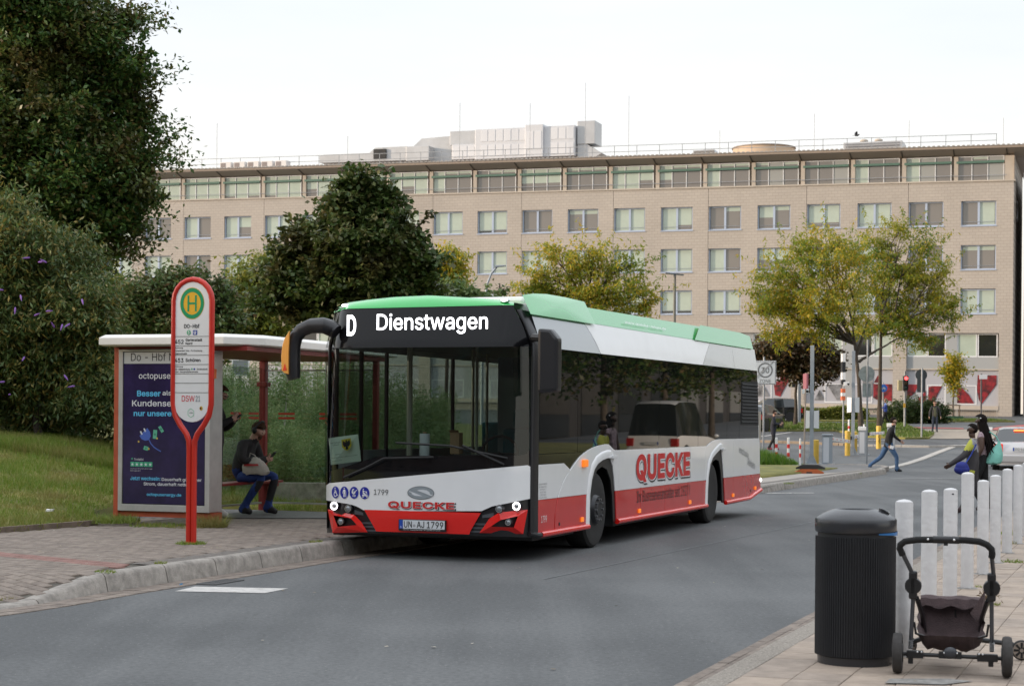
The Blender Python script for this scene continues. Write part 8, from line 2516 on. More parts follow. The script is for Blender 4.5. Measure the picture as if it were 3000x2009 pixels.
def person(label, loc, rz, H, J, mats, paint, group=None, rad=None, look=(0, 0), hands=None, shoe_h=0.035, toes=None):
    """one continuous figure grown over a posed skeleton (forward = +x); paint(tag, point) picks the material"""
    s = H / 1.75
    P = dict(BASE); P.update(J)
    P = {k: Vector(v) for k, v in P.items()}
    # turn the head about the neck: look = (yaw, pitch)
    Mh = Matrix.Rotation(R(look[0]), 3, 'Z') @ Matrix.Rotation(R(look[1]), 3, 'Y')
    off = P["neck"] - Vector(BASE["neck"])
    for k in ("hb", "hm", "ht", "nose", "chin"):
        P[k] = P["neck"] + Mh @ (Vector(BASE[k]) - Vector(BASE["neck"])) if k not in J else P[k]
    earL, earR = P["hm"] + Mh @ Vector((-.005, .105, -.01)), P["hm"] + Mh @ Vector((-.005, -.105, -.01))
    rd = dict(RAD); rd.update(rad or {})
    vs, es, rr, tg = [], [], [], []
    idx = {}
    def add(k, p, r):
        idx[k] = len(vs); vs.append(Vector(p) * s); rr.append(r * s)
    def con(a, b, t):
        es.append((idx[a], idx[b])); tg.append(t)
    for k in ("pelvis", "waist", "chest", "neck", "hb", "hm", "ht", "nose", "chin"):
        add(k, P[k], rd[k])
    for a, b, t in (("pelvis", "waist", "torso"), ("waist", "chest", "torso"), ("chest", "neck", "neck"), ("neck", "hb", "head"), ("hb", "hm", "head"), ("hm", "ht", "head"), ("hm", "nose", "head"), ("hb", "chin", "head")):
        con(a, b, t)
    add("earL", earL, .018); add("earR", earR, .018); con("hm", "earL", "head"); con("hm", "earR", "head")
    for S_ in "LR":
        for k in ("sh", "el", "wr", "hi", "kn", "an"):
            add(k + S_, P[k + S_], rd[k])
        con("chest", "sh" + S_, "torso"); con("sh" + S_, "el" + S_, "arm"); con("el" + S_, "wr" + S_, "forearm")
        con("pelvis", "hi" + S_, "hip"); con("hi" + S_, "kn" + S_, "thigh"); con("kn" + S_, "an" + S_, "calf")
        # foot
        td = Vector((toes or {}).get(S_, (1, 0, 0))).normalized()
        toe, heel = P["an" + S_] + td * .17 + Vector((0, 0, -.050 if td.z > -0.3 else 0)), P["an" + S_] - td * .055 + Vector((0, 0, -.045))
        add("to" + S_, toe, .042); add("he" + S_, heel, .042)
        con("an" + S_, "to" + S_, "foot"); con("an" + S_, "he" + S_, "foot")
        # hand: palm, four fingers, thumb
        fd = (P["wr" + S_] - P["el" + S_]).normalized()
        curl, inw = (hands or {}).get(S_, (0.5, None))
        inw = Vector(inw).normalized() if inw else Vector((0.25, -1 if S_ == "L" else 1, 0)).normalized()
        inw = (inw - fd * inw.dot(fd)).normalized()
        lat = fd.cross(inw).normalized()
        pm = P["wr" + S_] + fd * .055
        add("pm" + S_, pm, .034); con("wr" + S_, "pm" + S_, "hand")
        for k in range(4):
            L = (.066, .078, .073, .056)[k]
            b0_ = pm + fd * .038 + lat * ((k - 1.5) * .0195)
            d1 = (fd * (1 - 0.45 * curl) + inw * 0.55 * curl).normalized(); d2 = (fd * (1 - 1.1 * curl) + inw * 1.1 * curl).normalized()
            add("f%s%da" % (S_, k), b0_, .0115); add("f%s%db" % (S_, k), b0_ + d1 * L * .55, .0105); add("f%s%dc" % (S_, k), b0_ + d1 * L * .55 + d2 * L * .5, .009)
            con("pm" + S_, "f%s%da" % (S_, k), "hand"); con("f%s%da" % (S_, k), "f%s%db" % (S_, k), "hand"); con("f%s%db" % (S_, k), "f%s%dc" % (S_, k), "hand")
        tb = pm - fd * .015 - lat * .036 + inw * .008
        add("t%sa" % S_, tb, .014); add("t%sb" % S_, tb + (fd * .6 - lat * .5 + inw * .5).normalized() * .05, .0105)
        con("pm" + S_, "t%sa" % S_, "hand"); con("t%sa" % S_, "t%sb" % S_, "hand")
    me = bpy.data.meshes.new("body")
    me.from_pydata([tuple(v) for v in vs], es, [])
    ob = bpy.data.objects.new("body", me)
    COL.objects.link(ob)
    md = ob.modifiers.new("skin", 'SKIN'); md.use_smooth_shade = True; md.branch_smoothing = 0.4
    sk = me.skin_vertices[0].data
    for i, r in enumerate(rr):
        sk[i].radius = (r * 1.12, r * 1.12)
        sk[i].use_root = (i == 0)
    ob.modifiers.new("smooth", 'SUBSURF').levels = 2
    ob.modifiers["smooth"].render_levels = 2
    dg = bpy.context.evaluated_depsgraph_get()
    m2 = bpy.data.meshes.new_from_object(ob.evaluated_get(dg))
    bpy.data.objects.remove(ob)
    m2.materials.clear()
    for q in mats:
        m2.materials.append(q)
    A = np.array([tuple(vs[a]) for a, b in es]); B = np.array([tuple(vs[b]) for a, b in es]); D = B - A
    Rm = np.array([max(0.02, (rr[a] + rr[b]) / 2) for a, b in es])
    L2 = (D ** 2).sum(1) + 1e-9
    mi = []
    for pg in m2.polygons:
        c = np.array(pg.center)
        t = np.clip(((c - A) * D).sum(1) / L2, 0, 1)
        q = np.linalg.norm(c - (A + D * t[:, None]), axis=1) / Rm
        mi.append(paint(tg[int(q.argmin())], c / s))
    m2.polygons.foreach_set("material_index", mi)
    m2.polygons.foreach_set("use_smooth", [True] * len(m2.polygons))
    root = thing("person", label, "person", loc, rz, group)
    m2.name = "body"
    link("body", m2, root)
    root["_s"] = s
    hc = P["hm"] * s
    def hp(x, y, z):
        return hc + (Mh @ Vector((x, y, z))) * s
    for y in (-.034, .034):
        MB().ball(hp(.088, y, .006), 0.0085 * s, nu=8, nv=6).build("eye", mat("eye_dark", (0.015, 0.012, 0.01), 0.3), root, smooth=True)
    del root["_s"]
    return root, hp, s, Mh
def hair(root, hp, s, Mh, m, low=-0.02, back=-0.075, r=0.106, front=0.074, name="hair"):
    """cap of hair over the skull, open at the face"""
    V, F = [], []
    nu, nv = 20, 12
    for j in range(nv + 1):
        th = math.pi * 0.78 * j / nv
        for k in range(nu):
            a = 2 * math.pi * k / nu
            w = 1 + 0.05 * math.sin(k * 2.3 + j * 1.7)
            x, y, z = r * math.sin(th) * math.cos(a) * 1.06 * w - 0.004, r * math.sin(th) * math.sin(a) * 0.95 * w, r * math.cos(th) * w + 0.02
            V.append((x, y, z))
    for j in range(nv):
        for k in range(nu):
            q = [j * nu + k, (j + 1) * nu + k, (j + 1) * nu + (k + 1) % nu, j * nu + (k + 1) % nu]
            c = sum((Vector(V[i]) for i in q), Vector()) / 4
            az = abs(math.atan2(c.y, c.x))
            lim = front if az < 1.4 else (front - 0.10 * (az - 1.4) / 0.4 if az < 1.8 else low - 0.04 - 0.06 * (az - 1.8))
            if c.z < max(lim, back):
                continue
            F.append(tuple(q))
    return MB().add([hp(*v) for v in V], F).build(name, m, root, smooth=True)
def basic(top, bot, shoe, skin=0):
    """material indices: 0 skin, 1 top, 2 trousers, 3 shoes"""
    def f(t, c):
        if t in ("head", "hand"): return 0
        if t == "neck": return 1 if c[2] < 1.47 else 0
        if t in ("torso", "arm", "forearm"): return 1
        if t == "hip": return 1 if c[2] > 0.90 else 2
        if t in ("thigh", "calf"): return 2
        return 3
    return f
bp = basic(1, 2, 3)
BULK = dict(pelvis=.15, waist=.155, chest=.172, sh=.088, el=.064, wr=.042)

# man standing by the poster panel, looking at his phone
J = dict(elL=(.06, .25, 1.16), wrL=(.27, .09, 1.30), elR=(.06, -.25, 1.16), wrR=(.27, -.08, 1.29), neck=(.02, 0, 1.475), knL=(.03, .10, .50), anL=(.02, .11, .085), anR=(-.10, -.10, .085), pelvis=(0, 0, .95))
p_ = person("young man in black standing behind the poster panel looking down at his phone", (-4.10, 24.55, 0.166), R(-12), 1.84, J, [M_skin, M_jblack, M_jblack, M_shoe_w], bp, rad=BULK, look=(0, 22), hands=dict(L=(0.9, (0, -1, .4)), R=(0.9, (0, 1, .4))))
hair(*p_, M_hair_br)
MB().tube([p_[1](.10, .06, .012), p_[1](.115, .03, .008), p_[1](.118, 0, .012), p_[1](.115, -.03, .008), p_[1](.10, -.06, .012), p_[1](0, -.105, .015)], 0.005, 5).build("glasses", M_ink, p_[0])
def held_phone(root, lb, p, yaw, tilt):
    w = Matrix.Translation(root.location) @ Matrix.Rotation(root.rotation_euler.z, 4, 'Z') @ Vector(p)
    t = thing("phone", lb, "phone", w, root.rotation_euler.z + yaw)
    o = MB().box(-.006, .006, -.037, .037, -.075, .075).build("case", M_ink, t, bevel=.004); o.rotation_euler = (0, tilt, 0)
    q = MB().box(-.0075, -.0062, -.033, .033, -.068, .068).build("screen", mat("phone_screen", (0.03, 0.035, 0.04), 0.1), t); q.rotation_euler = (0, tilt, 0)
held_phone(p_[0], "dark phone held by the young man standing in black", (.36, 0, 1.375), 0, R(40))
# man sitting on the bench with headphones and a bag on his lap
J = dict(pelvis=(0, 0, .56), waist=(.03, 0, .70), chest=(.10, 0, .90), neck=(.19, 0, 1.065), shL=(.12, .185, 1.01), shR=(.12, -.185, 1.01), elL=(.18, .27, .76), wrL=(.42, .07, .80), elR=(.18, -.27, .76), wrR=(.42, -.07, .79),
         hiL=(.03, .10, .54), hiR=(.03, -.10, .54), knL=(.50, .13, .56), knR=(.44, -.13, .55), anL=(.36, .14, .085), anR=(.10, -.13, .085))
def paint_sit(t, c):
    m = bp(t, c) if t not in ("torso", "neck", "hip") else None
    if t in ("torso", "neck"): return 1 if c[2] < 1.08 else 0
    if t == "hip": return 2
    if t in ("thigh", "calf") and 0.34 < c[0] and 0.20 < c[2] < 0.50 and c[0] > 0.30 + (c[2] - 0.2) * 0.2: return 4
    return m
sit = thing  # seated figure
sx_, sy_ = -3.90, 25.75
p_ = person("bearded man in grey jacket and blue work trousers sitting on the shelter bench with headphones", (sx_, sy_, 0.166), SROT, 1.76, J, [M_skin, M_jgrey, M_work, M_shoe_b, mat("knee_patch", (0.022, 0.022, 0.024), 0.9)], paint_sit, rad=BULK, look=(0, 30), hands=dict(L=(0.9, (0, -1, .3)), R=(0.9, (0, 1, .3))))
hair(*p_, M_hair_br)
hp = p_[1]
MB().tube([hp(-.01, .115 * math.cos(R(a)) , .02 + .125 * math.sin(R(a))) for a in range(0, 181, 20)], 0.013, 8).build("headphone_band", M_ink, p_[0], smooth=True)
for s_ in (-1, 1):
    MB().ball(hp(-.005, s_ * .118, 0), .042, .022, .048).build("headphone_cup", M_ink, p_[0], smooth=True)
MB().ball(hp(.066, 0, -.078), .036, .044, .026).build("beard", M_hair_br, p_[0], smooth=True)
held_phone(p_[0], "dark phone held by the bearded man sitting on the bench", (.515, .0, .845), 0, R(40))
bg = thing("tote_bag", "off-white cloth bag with red and blue print on the seated man's lap", "bag", Matrix.Rotation(SROT, 3, 'Z') @ Vector((.36, -.17, .585)) + Vector((sx_, sy_, .166)), SROT + R(-6))
V = []
for j, (z, k) in enumerate(((0, .9), (.03, 1.05), (.10, 1.04), (.17, .82), (.22, .55), (.235, .3))):
    for i in range(14):
        a = 2 * math.pi * i / 14
        V.append((.205 * k * math.copysign(abs(math.cos(a)) ** .7, math.cos(a)) - .05 * (z / .235) + .01 * math.sin(i * 2 + j), .085 * k * math.sin(a) - .02 * (z > .1), z + .012 * math.sin(i * 1.9 + j * 2)))
F = [(j * 14 + i, j * 14 + (i + 1) % 14, (j + 1) * 14 + (i + 1) % 14, (j + 1) * 14 + i) for j in range(5) for i in range(14)] + [tuple(range(14))[::-1], tuple(range(70, 84))]
MB().add(V, F).build("bag_body", mat("canvas_white", (0.50, 0.47, 0.42), 0.9, var=0.12, vs=12, bump=0.5, bs=60), bg, smooth=True)
MB().prismv([(-.16, -.097, .115), (.10, -.100, .125), (.08, -.094, .150), (-.15, -.092, .148)], (0, -.004, 0)).build("print", mat("bag_red", (0.45, 0.02, 0.03), 0.6), bg)
MB().prismv([(-.12, -.085, .155), (.02, -.085, .160), (-.02, -.075, .19), (-.10, -.072, .19)], (0, -.004, 0)).build("print", mat("bag_blue_grey", (0.25, 0.34, 0.38), 0.6), bg)
MB().tube([(-.12, -.02, .22), (-.10, -.02, .30), (-.03, -.01, .27), (0.02, -.02, .21)], 0.008, 6).build("handle", mat("canvas_white", (0.50, 0.47, 0.42)), bg)
# man striding over the road
J = dict(pelvis=(.0, 0, .90), waist=(.04, 0, 1.06), chest=(.10, 0, 1.26), neck=(.15, 0, 1.43), shL=(.10, .175, 1.37), shR=(.10, -.175, 1.37), elL=(.22, .24, 1.12), wrL=(.40, .2, .98), elR=(-.02, -.25, 1.11), wrR=(.02, -.25, .85),
         hiL=(0, .09, .86), hiR=(0, -.09, .86), knL=(-.20, .09, .46), anL=(-.58, .09, .19), knR=(.26, -.09, .48), anR=(.26, -.09, .085))
p_ = person("man in black jacket and blue jeans striding across the entrance", (11.80, 56.2, 0.0), R(-4), 1.76, J, [M_skin, M_jblack, M_jeans, M_shoe_b], bp, rad=dict(waist=.14, chest=.16, sh=.08), toes=dict(L=(.55, 0, -.85)), hands=dict(L=(0.6, None), R=(0.8, None)))
hair(*p_, M_hair)
MB().ball(p_[1](.060, 0, -.078), .038, .048, .028).build("beard", M_hair, p_[0], smooth=True)
w_ = Matrix.Rotation(R(-4), 3, 'Z') @ Vector((.06, -.29, .80)) + Vector((11.80, 56.2, 0))
t = thing("paper_wad", "small white paper in the striding man's hand", "paper", w_)
MB().prismv([(-.05, -.03, -.05), (.06, -.03, -.08), (.08, -.03, .02), (-.02, -.03, .05)], (0, .03, 0)).build("sheet", M_paint_w, t)
# man facing the camera by the bushes
def paint_open(t, c):
    if t == "torso" and c[0] > 0.05 and abs(c[1]) < 0.085: return 4
    return bp(t, c)
p_ = person("man in open dark jacket and olive shirt standing on the far corner facing the camera", (23.36, 99.0, gz(99) + 0.02), R(-92), 1.72, dict(elL=(-.02, .27, 1.14), wrL=(.03, .31, .90), elR=(-.02, -.27, 1.14), wrR=(.03, -.31, .90), anL=(.06, .11, .085), anR=(-.05, -.11, .085)), [M_skin, M_jgrey, mat("jeans_dark", (0.020, 0.030, 0.052), 0.85), M_shoe_b, mat("shirt_olive", (0.085, 0.085, 0.05), 0.85)], paint_open, rad=BULK)
hair(*p_, M_hair_br)
# person in a blue jersey
def paint_j(t, c):
    if t in ("torso", "arm") and c[2] > 1.33: return 4
    return bp(t, c)
p_ = person("person in blue and white jacket walking left beside the right tree trunk", (at(2594, 1245, 112).x, 112.0, gz(112)), R(172), 1.70, dict(elL=(.05, .25, 1.14), wrL=(.26, .15, 1.16), elR=(.0, -.25, 1.14), wrR=(.2, -.18, 1.0), knL=(.15, .1, .5), anL=(.22, .1, .085), knR=(-.08, -.1, .5), anR=(-.26, -.1, .12)), [M_skin, mat("jersey_blue", (0.02, 0.05, 0.26), 0.8), M_jblack, M_shoe_b, mat("jersey_light", (0.12, 0.20, 0.48), 0.8)], paint_j)
hair(*p_, mat("hair_fair", (0.20, 0.13, 0.075), 0.6))
# person in a long dark coat with a phone, by the parked cars
def paint_c(t, c):
    if t in ("hip", "thigh") and c[2] > 0.62: return 1
    return bp(t, c)
p_ = person("person in long dark coat and red shoes looking at a phone beside the parked cars", (10.85, 74.4, gz(74.4)), R(-8), 1.66, dict(elL=(.08, .24, 1.14), wrL=(.33, .12, 1.16), elR=(.02, -.24, 1.14), wrR=(.25, -.14, 1.12), anL=(.10, .1, .085), anR=(-.20, -.1, .085)), [M_skin, mat("coat_navy", (0.014, 0.016, 0.026), 0.85), M_jblack, mat("shoe_red", (0.30, 0.03, 0.06), 0.6)], paint_c, rad=dict(pelvis=.17, waist=.16, chest=.17, hi=.13, sh=.085, el=.06), look=(0, 18), hands=dict(L=(0.8, (0, -1, .3)), R=(0.7, None)))
hair(*p_, M_hair, low=-0.06, back=-0.10)
t = thing("cream_board", "narrow cream upright board standing beside the person in the long coat", "board", (10.35, 75.5, gz(75.5)), R(10))
MB().box(-.14, .14, -.03, .03, .45, 1.55).box(-.12, -.08, -.03, .03, 0, .45).box(.08, .12, -.03, .03, 0, .45).build("panel", mat("board_cream", (0.40, 0.36, 0.29), 0.7), t, bevel=.01)
# boy in grey and yellow, woman with long braids
J = dict(chest=(.0, 0, 1.30), elL=(.17, .26, 1.14), wrL=(.42, .25, .97), elR=(-.06, -.25, 1.13), wrR=(-.02, -.26, .92), knL=(.12, .09, .50), anL=(.16, .09, .085), knR=(-.04, -.09, .50), anR=(-.22, -.09, .13), shR=(.02, -.175, 1.40))
def paint_b(t, c):
    if t in ("torso", "arm", "neck", "forearm"):
        if t == "neck" and c[2] > 1.47: return 0
        if c[2] > 1.235: return 5 if t != "arm" and c[0] < 0.03 else 4
        return 1
    if t in ("hip", "thigh", "calf") and abs(c[1]) > 0.165 and 0.60 < c[2] < 0.84: return 4
    return bp(t, c)
M_track = mat("tracksuit_grey", (0.050, 0.046, 0.048), 0.85, var=0.2, vs=10)
M_yel2 = mat("tracksuit_yellow", (0.44, 0.44, 0.06), 0.8)
p_ = person("boy in grey tracksuit with bright yellow shoulders walking left behind the bollards", (7.98, 31.0, 0.0), R(168), 1.54, J, [M_skin_d, M_track, M_track, mat("trainer_dark", (0.05, 0.03, 0.03), 0.6), M_yel2, mat("tracksuit_light_grey", (0.25, 0.25, 0.28), 0.85)], paint_b, rad=dict(waist=.148, chest=.158, sh=.086, el=.062, wr=.046, hi=.108, kn=.076, an=.056), hands=dict(L=(.5, None), R=(.6, None)), look=(6, 0), toes=dict(R=(.9, 0, -.35)))
hair(*p_, M_hair, r=0.104)
t = thing("sports_bag", "round blue sling bag hanging at the boy's hip", "bag", (7.72, 30.72, 0.0), R(176))
MB().ball((0, 0, .76), .135, .075, .085, 16, 12).ball((.0, 0, .80), .115, .07, .10, 16, 12).build("pouch", mat("bag_royal_blue", (0.012, 0.022, 0.20), 0.7, var=0.2, vs=9, bump=0.4, bs=20), t, smooth=True)
MB().tube([(-.04, .02, .84), (-.16, -.02, 1.02), (-.24, .0, 1.20)], 0.012, 6).build("strap", mat("strap_blue", (0.02, 0.05, 0.30), 0.7), t)
def paint_w(t, c):
    if t in ("arm", "forearm"): return 0
    if t == "neck": return 1 if c[2] < 1.42 else 0
    if t == "torso": return 1 if c[2] > 1.02 else 2
    if t == "hip": return 2
    return bp(t, c)
J = dict(elL=(-.02, .24, 1.14), wrL=(.10, .25, .93), elR=(.04, -.24, 1.14), wrR=(.10, -.25, .92), knL=(.14, .09, .50), anL=(.20, .09, .085), knR=(-.06, -.09, .50), anR=(-.20, -.09, .11))
p_ = person("woman with long black braids, patterned sleeveless top and black trousers behind the boy", (8.31, 31.7, 0.0), R(162), 1.70, J, [M_skin_d, mat("top_patterned", (0.30, 0.22, 0.24), 0.8, var=0.75, vs=22), M_jblack, M_shoe_b], paint_w, rad=dict(chest=.135, waist=.125, pelvis=.155, hi=.115, sh=.060, el=.043), look=(-6, 0))
hair(*p_, M_hair, low=-0.08, back=-0.12, r=0.112)
hp = p_[1]
rng = np.random.default_rng(3)
mb = MB()
for k in range(30):
    a = R(-100 + 200 * k / 29)
    x0_, y0_ = -.085 * math.cos(a), .105 * math.sin(a)
    mb.tube([hp(x0_, y0_, -.02 + rng.normal() * .01), hp(x0_ * 1.3 - .05, y0_ * 1.2, -.20), hp(-.17 + rng.normal() * .03, y0_ * 1.3 + rng.normal() * .02, -.42), hp(-.19 + rng.normal() * .045, y0_ * 1.4 + rng.normal() * .03, -.58 + rng.normal() * .05)], [.018, .019, .016, .007], 5)
mb.build("braids", M_hair, p_[0], smooth=True)
MB().ball(hp(-.02, .118, .055), .012).build("hair_bead", M_paint_w, p_[0])
t = thing("shoulder_bag", "mint green cloth bag hanging from the woman's shoulder", "bag", (8.52, 31.60, 0.0), R(185))
V = []
for j, (z, k) in enumerate(((.84, .6), (.86, 1.0), (.93, 1.1), (1.03, .92), (1.12, .6), (1.19, .3), (1.24, .12))):
    for i in range(14):
        a = 2 * math.pi * i / 14
        V.append((.135 * k * math.cos(a) - .28 * (z - .95), .085 * k * math.sin(a), z + .012 * math.sin(i * 2.3 + j)))
F = [(j * 14 + i, j * 14 + (i + 1) % 14, (j + 1) * 14 + (i + 1) % 14, (j + 1) * 14 + i) for j in range(6) for i in range(14)] + [tuple(range(14))[::-1], tuple(range(84, 98))]
MB().add(V, F).build("bag_body", mat("bag_mint", (0.22, 0.55, 0.46), 0.8, var=0.12, vs=8, bump=0.5, bs=18), t, smooth=True)
MB().tube([(-.07, 0, 1.23), (-.02, 0, 1.33), (.10, .0, 1.41)], 0.012, 6).build("strap", mat("bag_mint", (0.22, 0.55, 0.46)), t)

# ================================================================== cars
def car(label, loc, rz, paint_m, L=4.3, Wd=1.74, Hh=1.44, kind="sedan", lit=False, plate_txt=None):
    t = thing("parked_car" if not lit else "car", label, "car", loc, rz)
    h = L / 2
    if kind == "sedan":
        st = [(-h, .60, .62, .74), (-h + .06, .78, .80, .82), (-h + .14, .93, .935, .84), (-h + .55, .95, .96, .85), (-h + 1.05, .96, Hh - .06, .86), (-h + 1.5, .95, Hh, .87), (-h + 2.35, .93, Hh - .02, .87), (-h + 3.0, .91, .95, .86), (-h + 3.7, .84, .86, .84), (h - .12, .68, .70, .78), (h, .52, .54, .68)]
    else:
        st = [(-h, .62, .64, .76), (-h + .05, .95, .98, .83), (-h + .30, 1.0, Hh - .12, .86), (-h + .6, 1.0, Hh - .02, .87), (-h + 1.5, .98, Hh, .88), (-h + 2.3, .97, Hh - .03, .88), (-h + 3.05, .95, 1.02, .87), (-h + 3.75, .88, .91, .85), (h - .1, .72, .74, .80), (h, .55, .57, .70)]
    rows = []
    for x, zb, zr, w in st:
        w = w * Wd / 1.74
        k = min(1, max(0, (zr - zb) / .4))
        rows.append([(x, w * .93, .22), (x, w, .48), (x, w * .985, zb), (x, w * (.985 - .22 * k), zr - .04 * k), (x, w * (.80 - .20 * k), zr), (x, 0, zr + .015)])
    V = []
    for r_ in rows:
        V += r_ + [(p[0], -p[1], p[2]) for p in r_[:-1][::-1]]
    n = 11
    body, glass = MB(), MB()
    body.v = list(V); glass.v = list(V)
    for j in range(len(rows) - 1):
        slope = abs(rows[j + 1][5][2] - rows[j][5][2]) / (rows[j + 1][5][0] - rows[j][5][0])
        for i in range(n - 1):
            f = (j * n + i, j * n + i + 1, (j + 1) * n + i + 1, (j + 1) * n + i)
            tall = min(rows[j][4][2] - rows[j][2][2], rows[j + 1][4][2] - rows[j + 1][2][2]) > .02 or max(rows[j][4][2] - rows[j][2][2], rows[j + 1][4][2] - rows[j + 1][2][2]) > .3
            g = (i in (2, 7) and tall) or (i in (3, 4, 5, 6) and slope > .35 and max(rows[j][4][2], rows[j + 1][4][2]) > Hh - .15)
            (glass if g else body).f.append(f)
    body.f += [tuple(range(n))[::-1], tuple(range((len(rows) - 1) * n, len(rows) * n))]
    body.mi = [0] * len(body.f); glass.mi = [0] * len(glass.f)
    body.build("body", paint_m, t, smooth=45)
    glass.build("windows", mat("car_glass", (0.02, 0.024, 0.026), 0.05, spec=0.8), t, smooth=45)
    for sx_ in (-h + .80, h - .85):
        for sy_ in (-1, 1):
            w_ = MB().lathe([(.20, -.09), (.29, -.10), (.315, -.06), (.315, .06), (.29, .10), (.20, .09)], (0, 0, 0), 24, axis='y').build("wheel", B_rubber, t, smooth=30)
            w_.location = (sx_, sy_ * (Wd / 2 - .11), .315)
            MB().lathe([(.0, -.085), (.19, -.095), (.2, -.07)], (0, 0, 0), 16, axis='y').lathe([(.2, .07), (.19, .095), (.0, .085)], (0, 0, 0), 16, axis='y').build("rim", mat("car_rim", (0.35, 0.36, 0.37), 0.3, 0.7), w_)
            MB().lathe([(.36, -.02), (.36, .02)], (sx_, sy_ * (Wd / 2 - .012), .33), 20, axis='y').build("wheel_arch", M_ink, t)
    for sy_ in (-1, 1):
        y0_, y1_ = sorted((sy_ * (Wd / 2 - .30), sy_ * (Wd / 2 - .03)))
        tl = MB().box(-h - .012, -h + .16, y0_, y1_, .62, .90).build("tail_light", mat("tail_red_lit" if lit else "tail_red_off", (0.40, 0.012, 0.012), 0.25, emit=(1, .06, .02) if lit else None, es=.35 if lit else 0), t, bevel=.02)
        if lit:
            MB().box(-h - .018, -h - .012, y0_ + .03, y1_ - .03, .66, .73).build("indicator", mat("tail_orange_lit", (0.9, 0.25, 0.02), 0.3, emit=(1, .33, .05), es=3.0), tl)
        MB().box(h - .10, h + .004, y0_, y1_, .56, .68).build("headlight", B_chrome, t, bevel=.02)
        MB().ball((h - 1.45, sy_ * (Wd / 2 + .07), .98), .07, .09, .06).build("door_mirror", paint_m, t, smooth=True)
    MB().box(-h - .05, -h + .15, -Wd / 2 + .05, Wd / 2 - .05, .30, .55).build("bumper", paint_m, t, bevel=.04)
    p = MB().box(-h - .058, -h - .051, -.26, .26, .67, .78).build("number_plate", mat("plate_white", (0.62, 0.64, 0.66)), t)
    MB().box(-h - .061, -h - .0585, .215, .26, .67, .78).build("blue_strip", mat("plate_blue", (0.01, 0.06, 0.36)), p)
    if lit:
        MB().box(-h + .90, -h + .98, -.20, .20, Hh - .13, Hh - .09).build("brake_light", mat("brake_lit", (0.9, 0.1, 0.03), 0.3, emit=(1, .12, .03), es=4.0), t)
        put_text("lettering", "DO 8208", (-h - .0605, -.02, .725), (0, -1, 0), (0, 0, 1), .40, .07, M_ink, p)
    return t
M_carsilver = mat("car_silver", (0.50, 0.50, 0.51), 0.3, 0.3, coat=0.6)
M_cardark = mat("car_black", (0.010, 0.011, 0.013), 0.2, coat=0.8)
rc = Vector((16.42, 57.75, 0)); fw = Vector((math.sin(R(14)), math.cos(R(14)), 0))
c_ = rc + fw * 2.15
car("silver saloon car with lit tail lights driving away at the right edge", (c_.x, c_.y, 0.0), R(90 - 14), M_carsilver, lit=True)
car("black estate car parked beyond the bus rear, facing left with a red tail light", (16.75, 118.5, gz(118.5)), R(184), M_cardark, L=4.6, Wd=1.86, Hh=1.58, kind="suv")
car("black hatchback parked beside the bus rear next to the person in a coat", (13.75, 99.5, gz(99.5)), R(62), M_cardark, L=4.0, Wd=1.74, Hh=1.46, kind="suv")

# ================================================================== unseen shade building, and the rest of the square mirrored in the bus windows
M_brick = mat("shade_building_brick", (0.11, 0.070, 0.055), 0.9, var=0.2, vs=0.8)
shade_bld = thing("shade_building", "long unseen brick building added at the left and behind the viewpoint to shade the street", "building", (0, 0, 0))
MB().box(-52, -40, 14, 66, -0.5, 7.5).box(-56, -40, -40, 14, -0.5, 14.0).build("wall", M_brick, shade_bld)  # out of view, added to block the low sun and darken windscreen reflections
MB().box(-40, 60, -40, -27, -0.5, 15.0).build("wall", M_brick, shade_bld)
MB().box(-52.6, -39.4, 14.5, 66.6, 7.5, 7.9).box(-56.5, -39.5, -40.5, 14.4, 14.0, 14.4).box(-39.4, 60.6, -40.6, -26.4, 15.0, 15.4).build("roof", M_rooftin, shade_bld)
w1 = MB().box(-0.04, 0.04, -1.3, 1.3, 0, 2.2).mesh("window", M_black)
for k in range(20):
    for z in (1.2, 4.6):
        o = link("window", w1, shade_bld); o.location = (-39.98, -26 + k * 4.6, z)
w2 = MB().box(-1.5, 1.5, -0.04, 0.04, 0, 2.2).mesh("window", M_black)
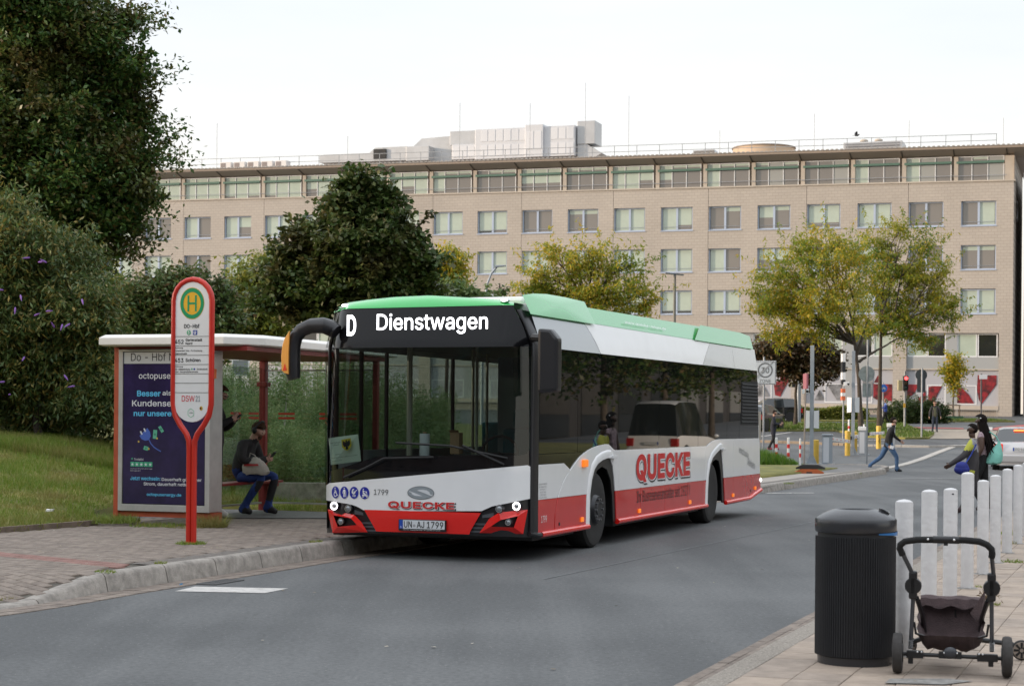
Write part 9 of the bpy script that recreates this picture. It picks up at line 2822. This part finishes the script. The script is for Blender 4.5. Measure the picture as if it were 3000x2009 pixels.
for k in range(18):
    for z in (1.0, 4.6, 8.2, 11.8):
        o = link("window", w2, shade_bld); o.location = (-30 + k * 5.0, -26.98, z)
flat_poly("reflection_bed", [(15.5, 36), (34, 34), (46, 74), (25.5, 76), (19.5, 52)], 0.05, M_grasssoil)  # unseen grass sheet added to darken the lower side window reflections
cfp = dict(clumps=300, per=70, sig=0.45, L=0.22, W=0.13, shell=0.4, flat=0.7, droop=0.3)
for i, (x, y) in enumerate(((20.5, 40), (22.5, 46.5), (24.8, 53), (27.2, 60), (29.8, 67))):
    bl_ = [(x + dx, y + dy, z, r, r, r * 0.8) for dx, dy, z, r in ((0, 0, 7.0, 3.0), (1.8, 1.2, 5.6, 2.5), (-1.8, -0.9, 5.6, 2.5), (0.2, -1.2, 5.0, 1.9), (-0.3, 1.5, 5.2, 1.9), (0, 0, 4.2, 2.1))]
    lb = ["plaza tree nearest the plaza bollards beyond the right picture edge", "second plaza tree beyond the right picture edge", "third plaza tree beyond the right picture edge", "fourth plaza tree beyond the right picture edge", "farthest plaza tree beyond the right picture edge"][i]
    tree("plaza_tree", lb, (x, y, gz(y)), (x, y, 4.0), 0.16, bl_, L_oak, cfp, bark=M_bark2, seed=70 + i, group="trees along the plaza side")
shop = thing("plaza_building", "dark glazed shop building beyond the trees on the plaza side", "building", (44, 52, 0), R(-20))
MB().box(-5, 8, -34, 100, -0.5, 14).build("wall", mat("shop_wall", (0.045, 0.043, 0.042), 0.7), shop)
for k in range(18):
    MB().box(-5.06, -5.0, -32 + k * 7.2, -27 + k * 7.2, 0.6, 3.8).build("shop_window", M_black, shop)
    MB().box(-5.06, -5.0, -32 + k * 7.2, -27 + k * 7.2, 6.0, 9.0).build("window", M_black, shop)
MB().box(-5.4, 8.4, -34.4, 100.4, 14, 14.4).build("roof", M_rooftin, shop)

c_ = car("white delivery van standing between the plaza trees beyond the right picture edge", (24.5, 57.0, 0.05), R(75), B_white, L=5.2, Wd=1.95, Hh=2.2, kind="suv")
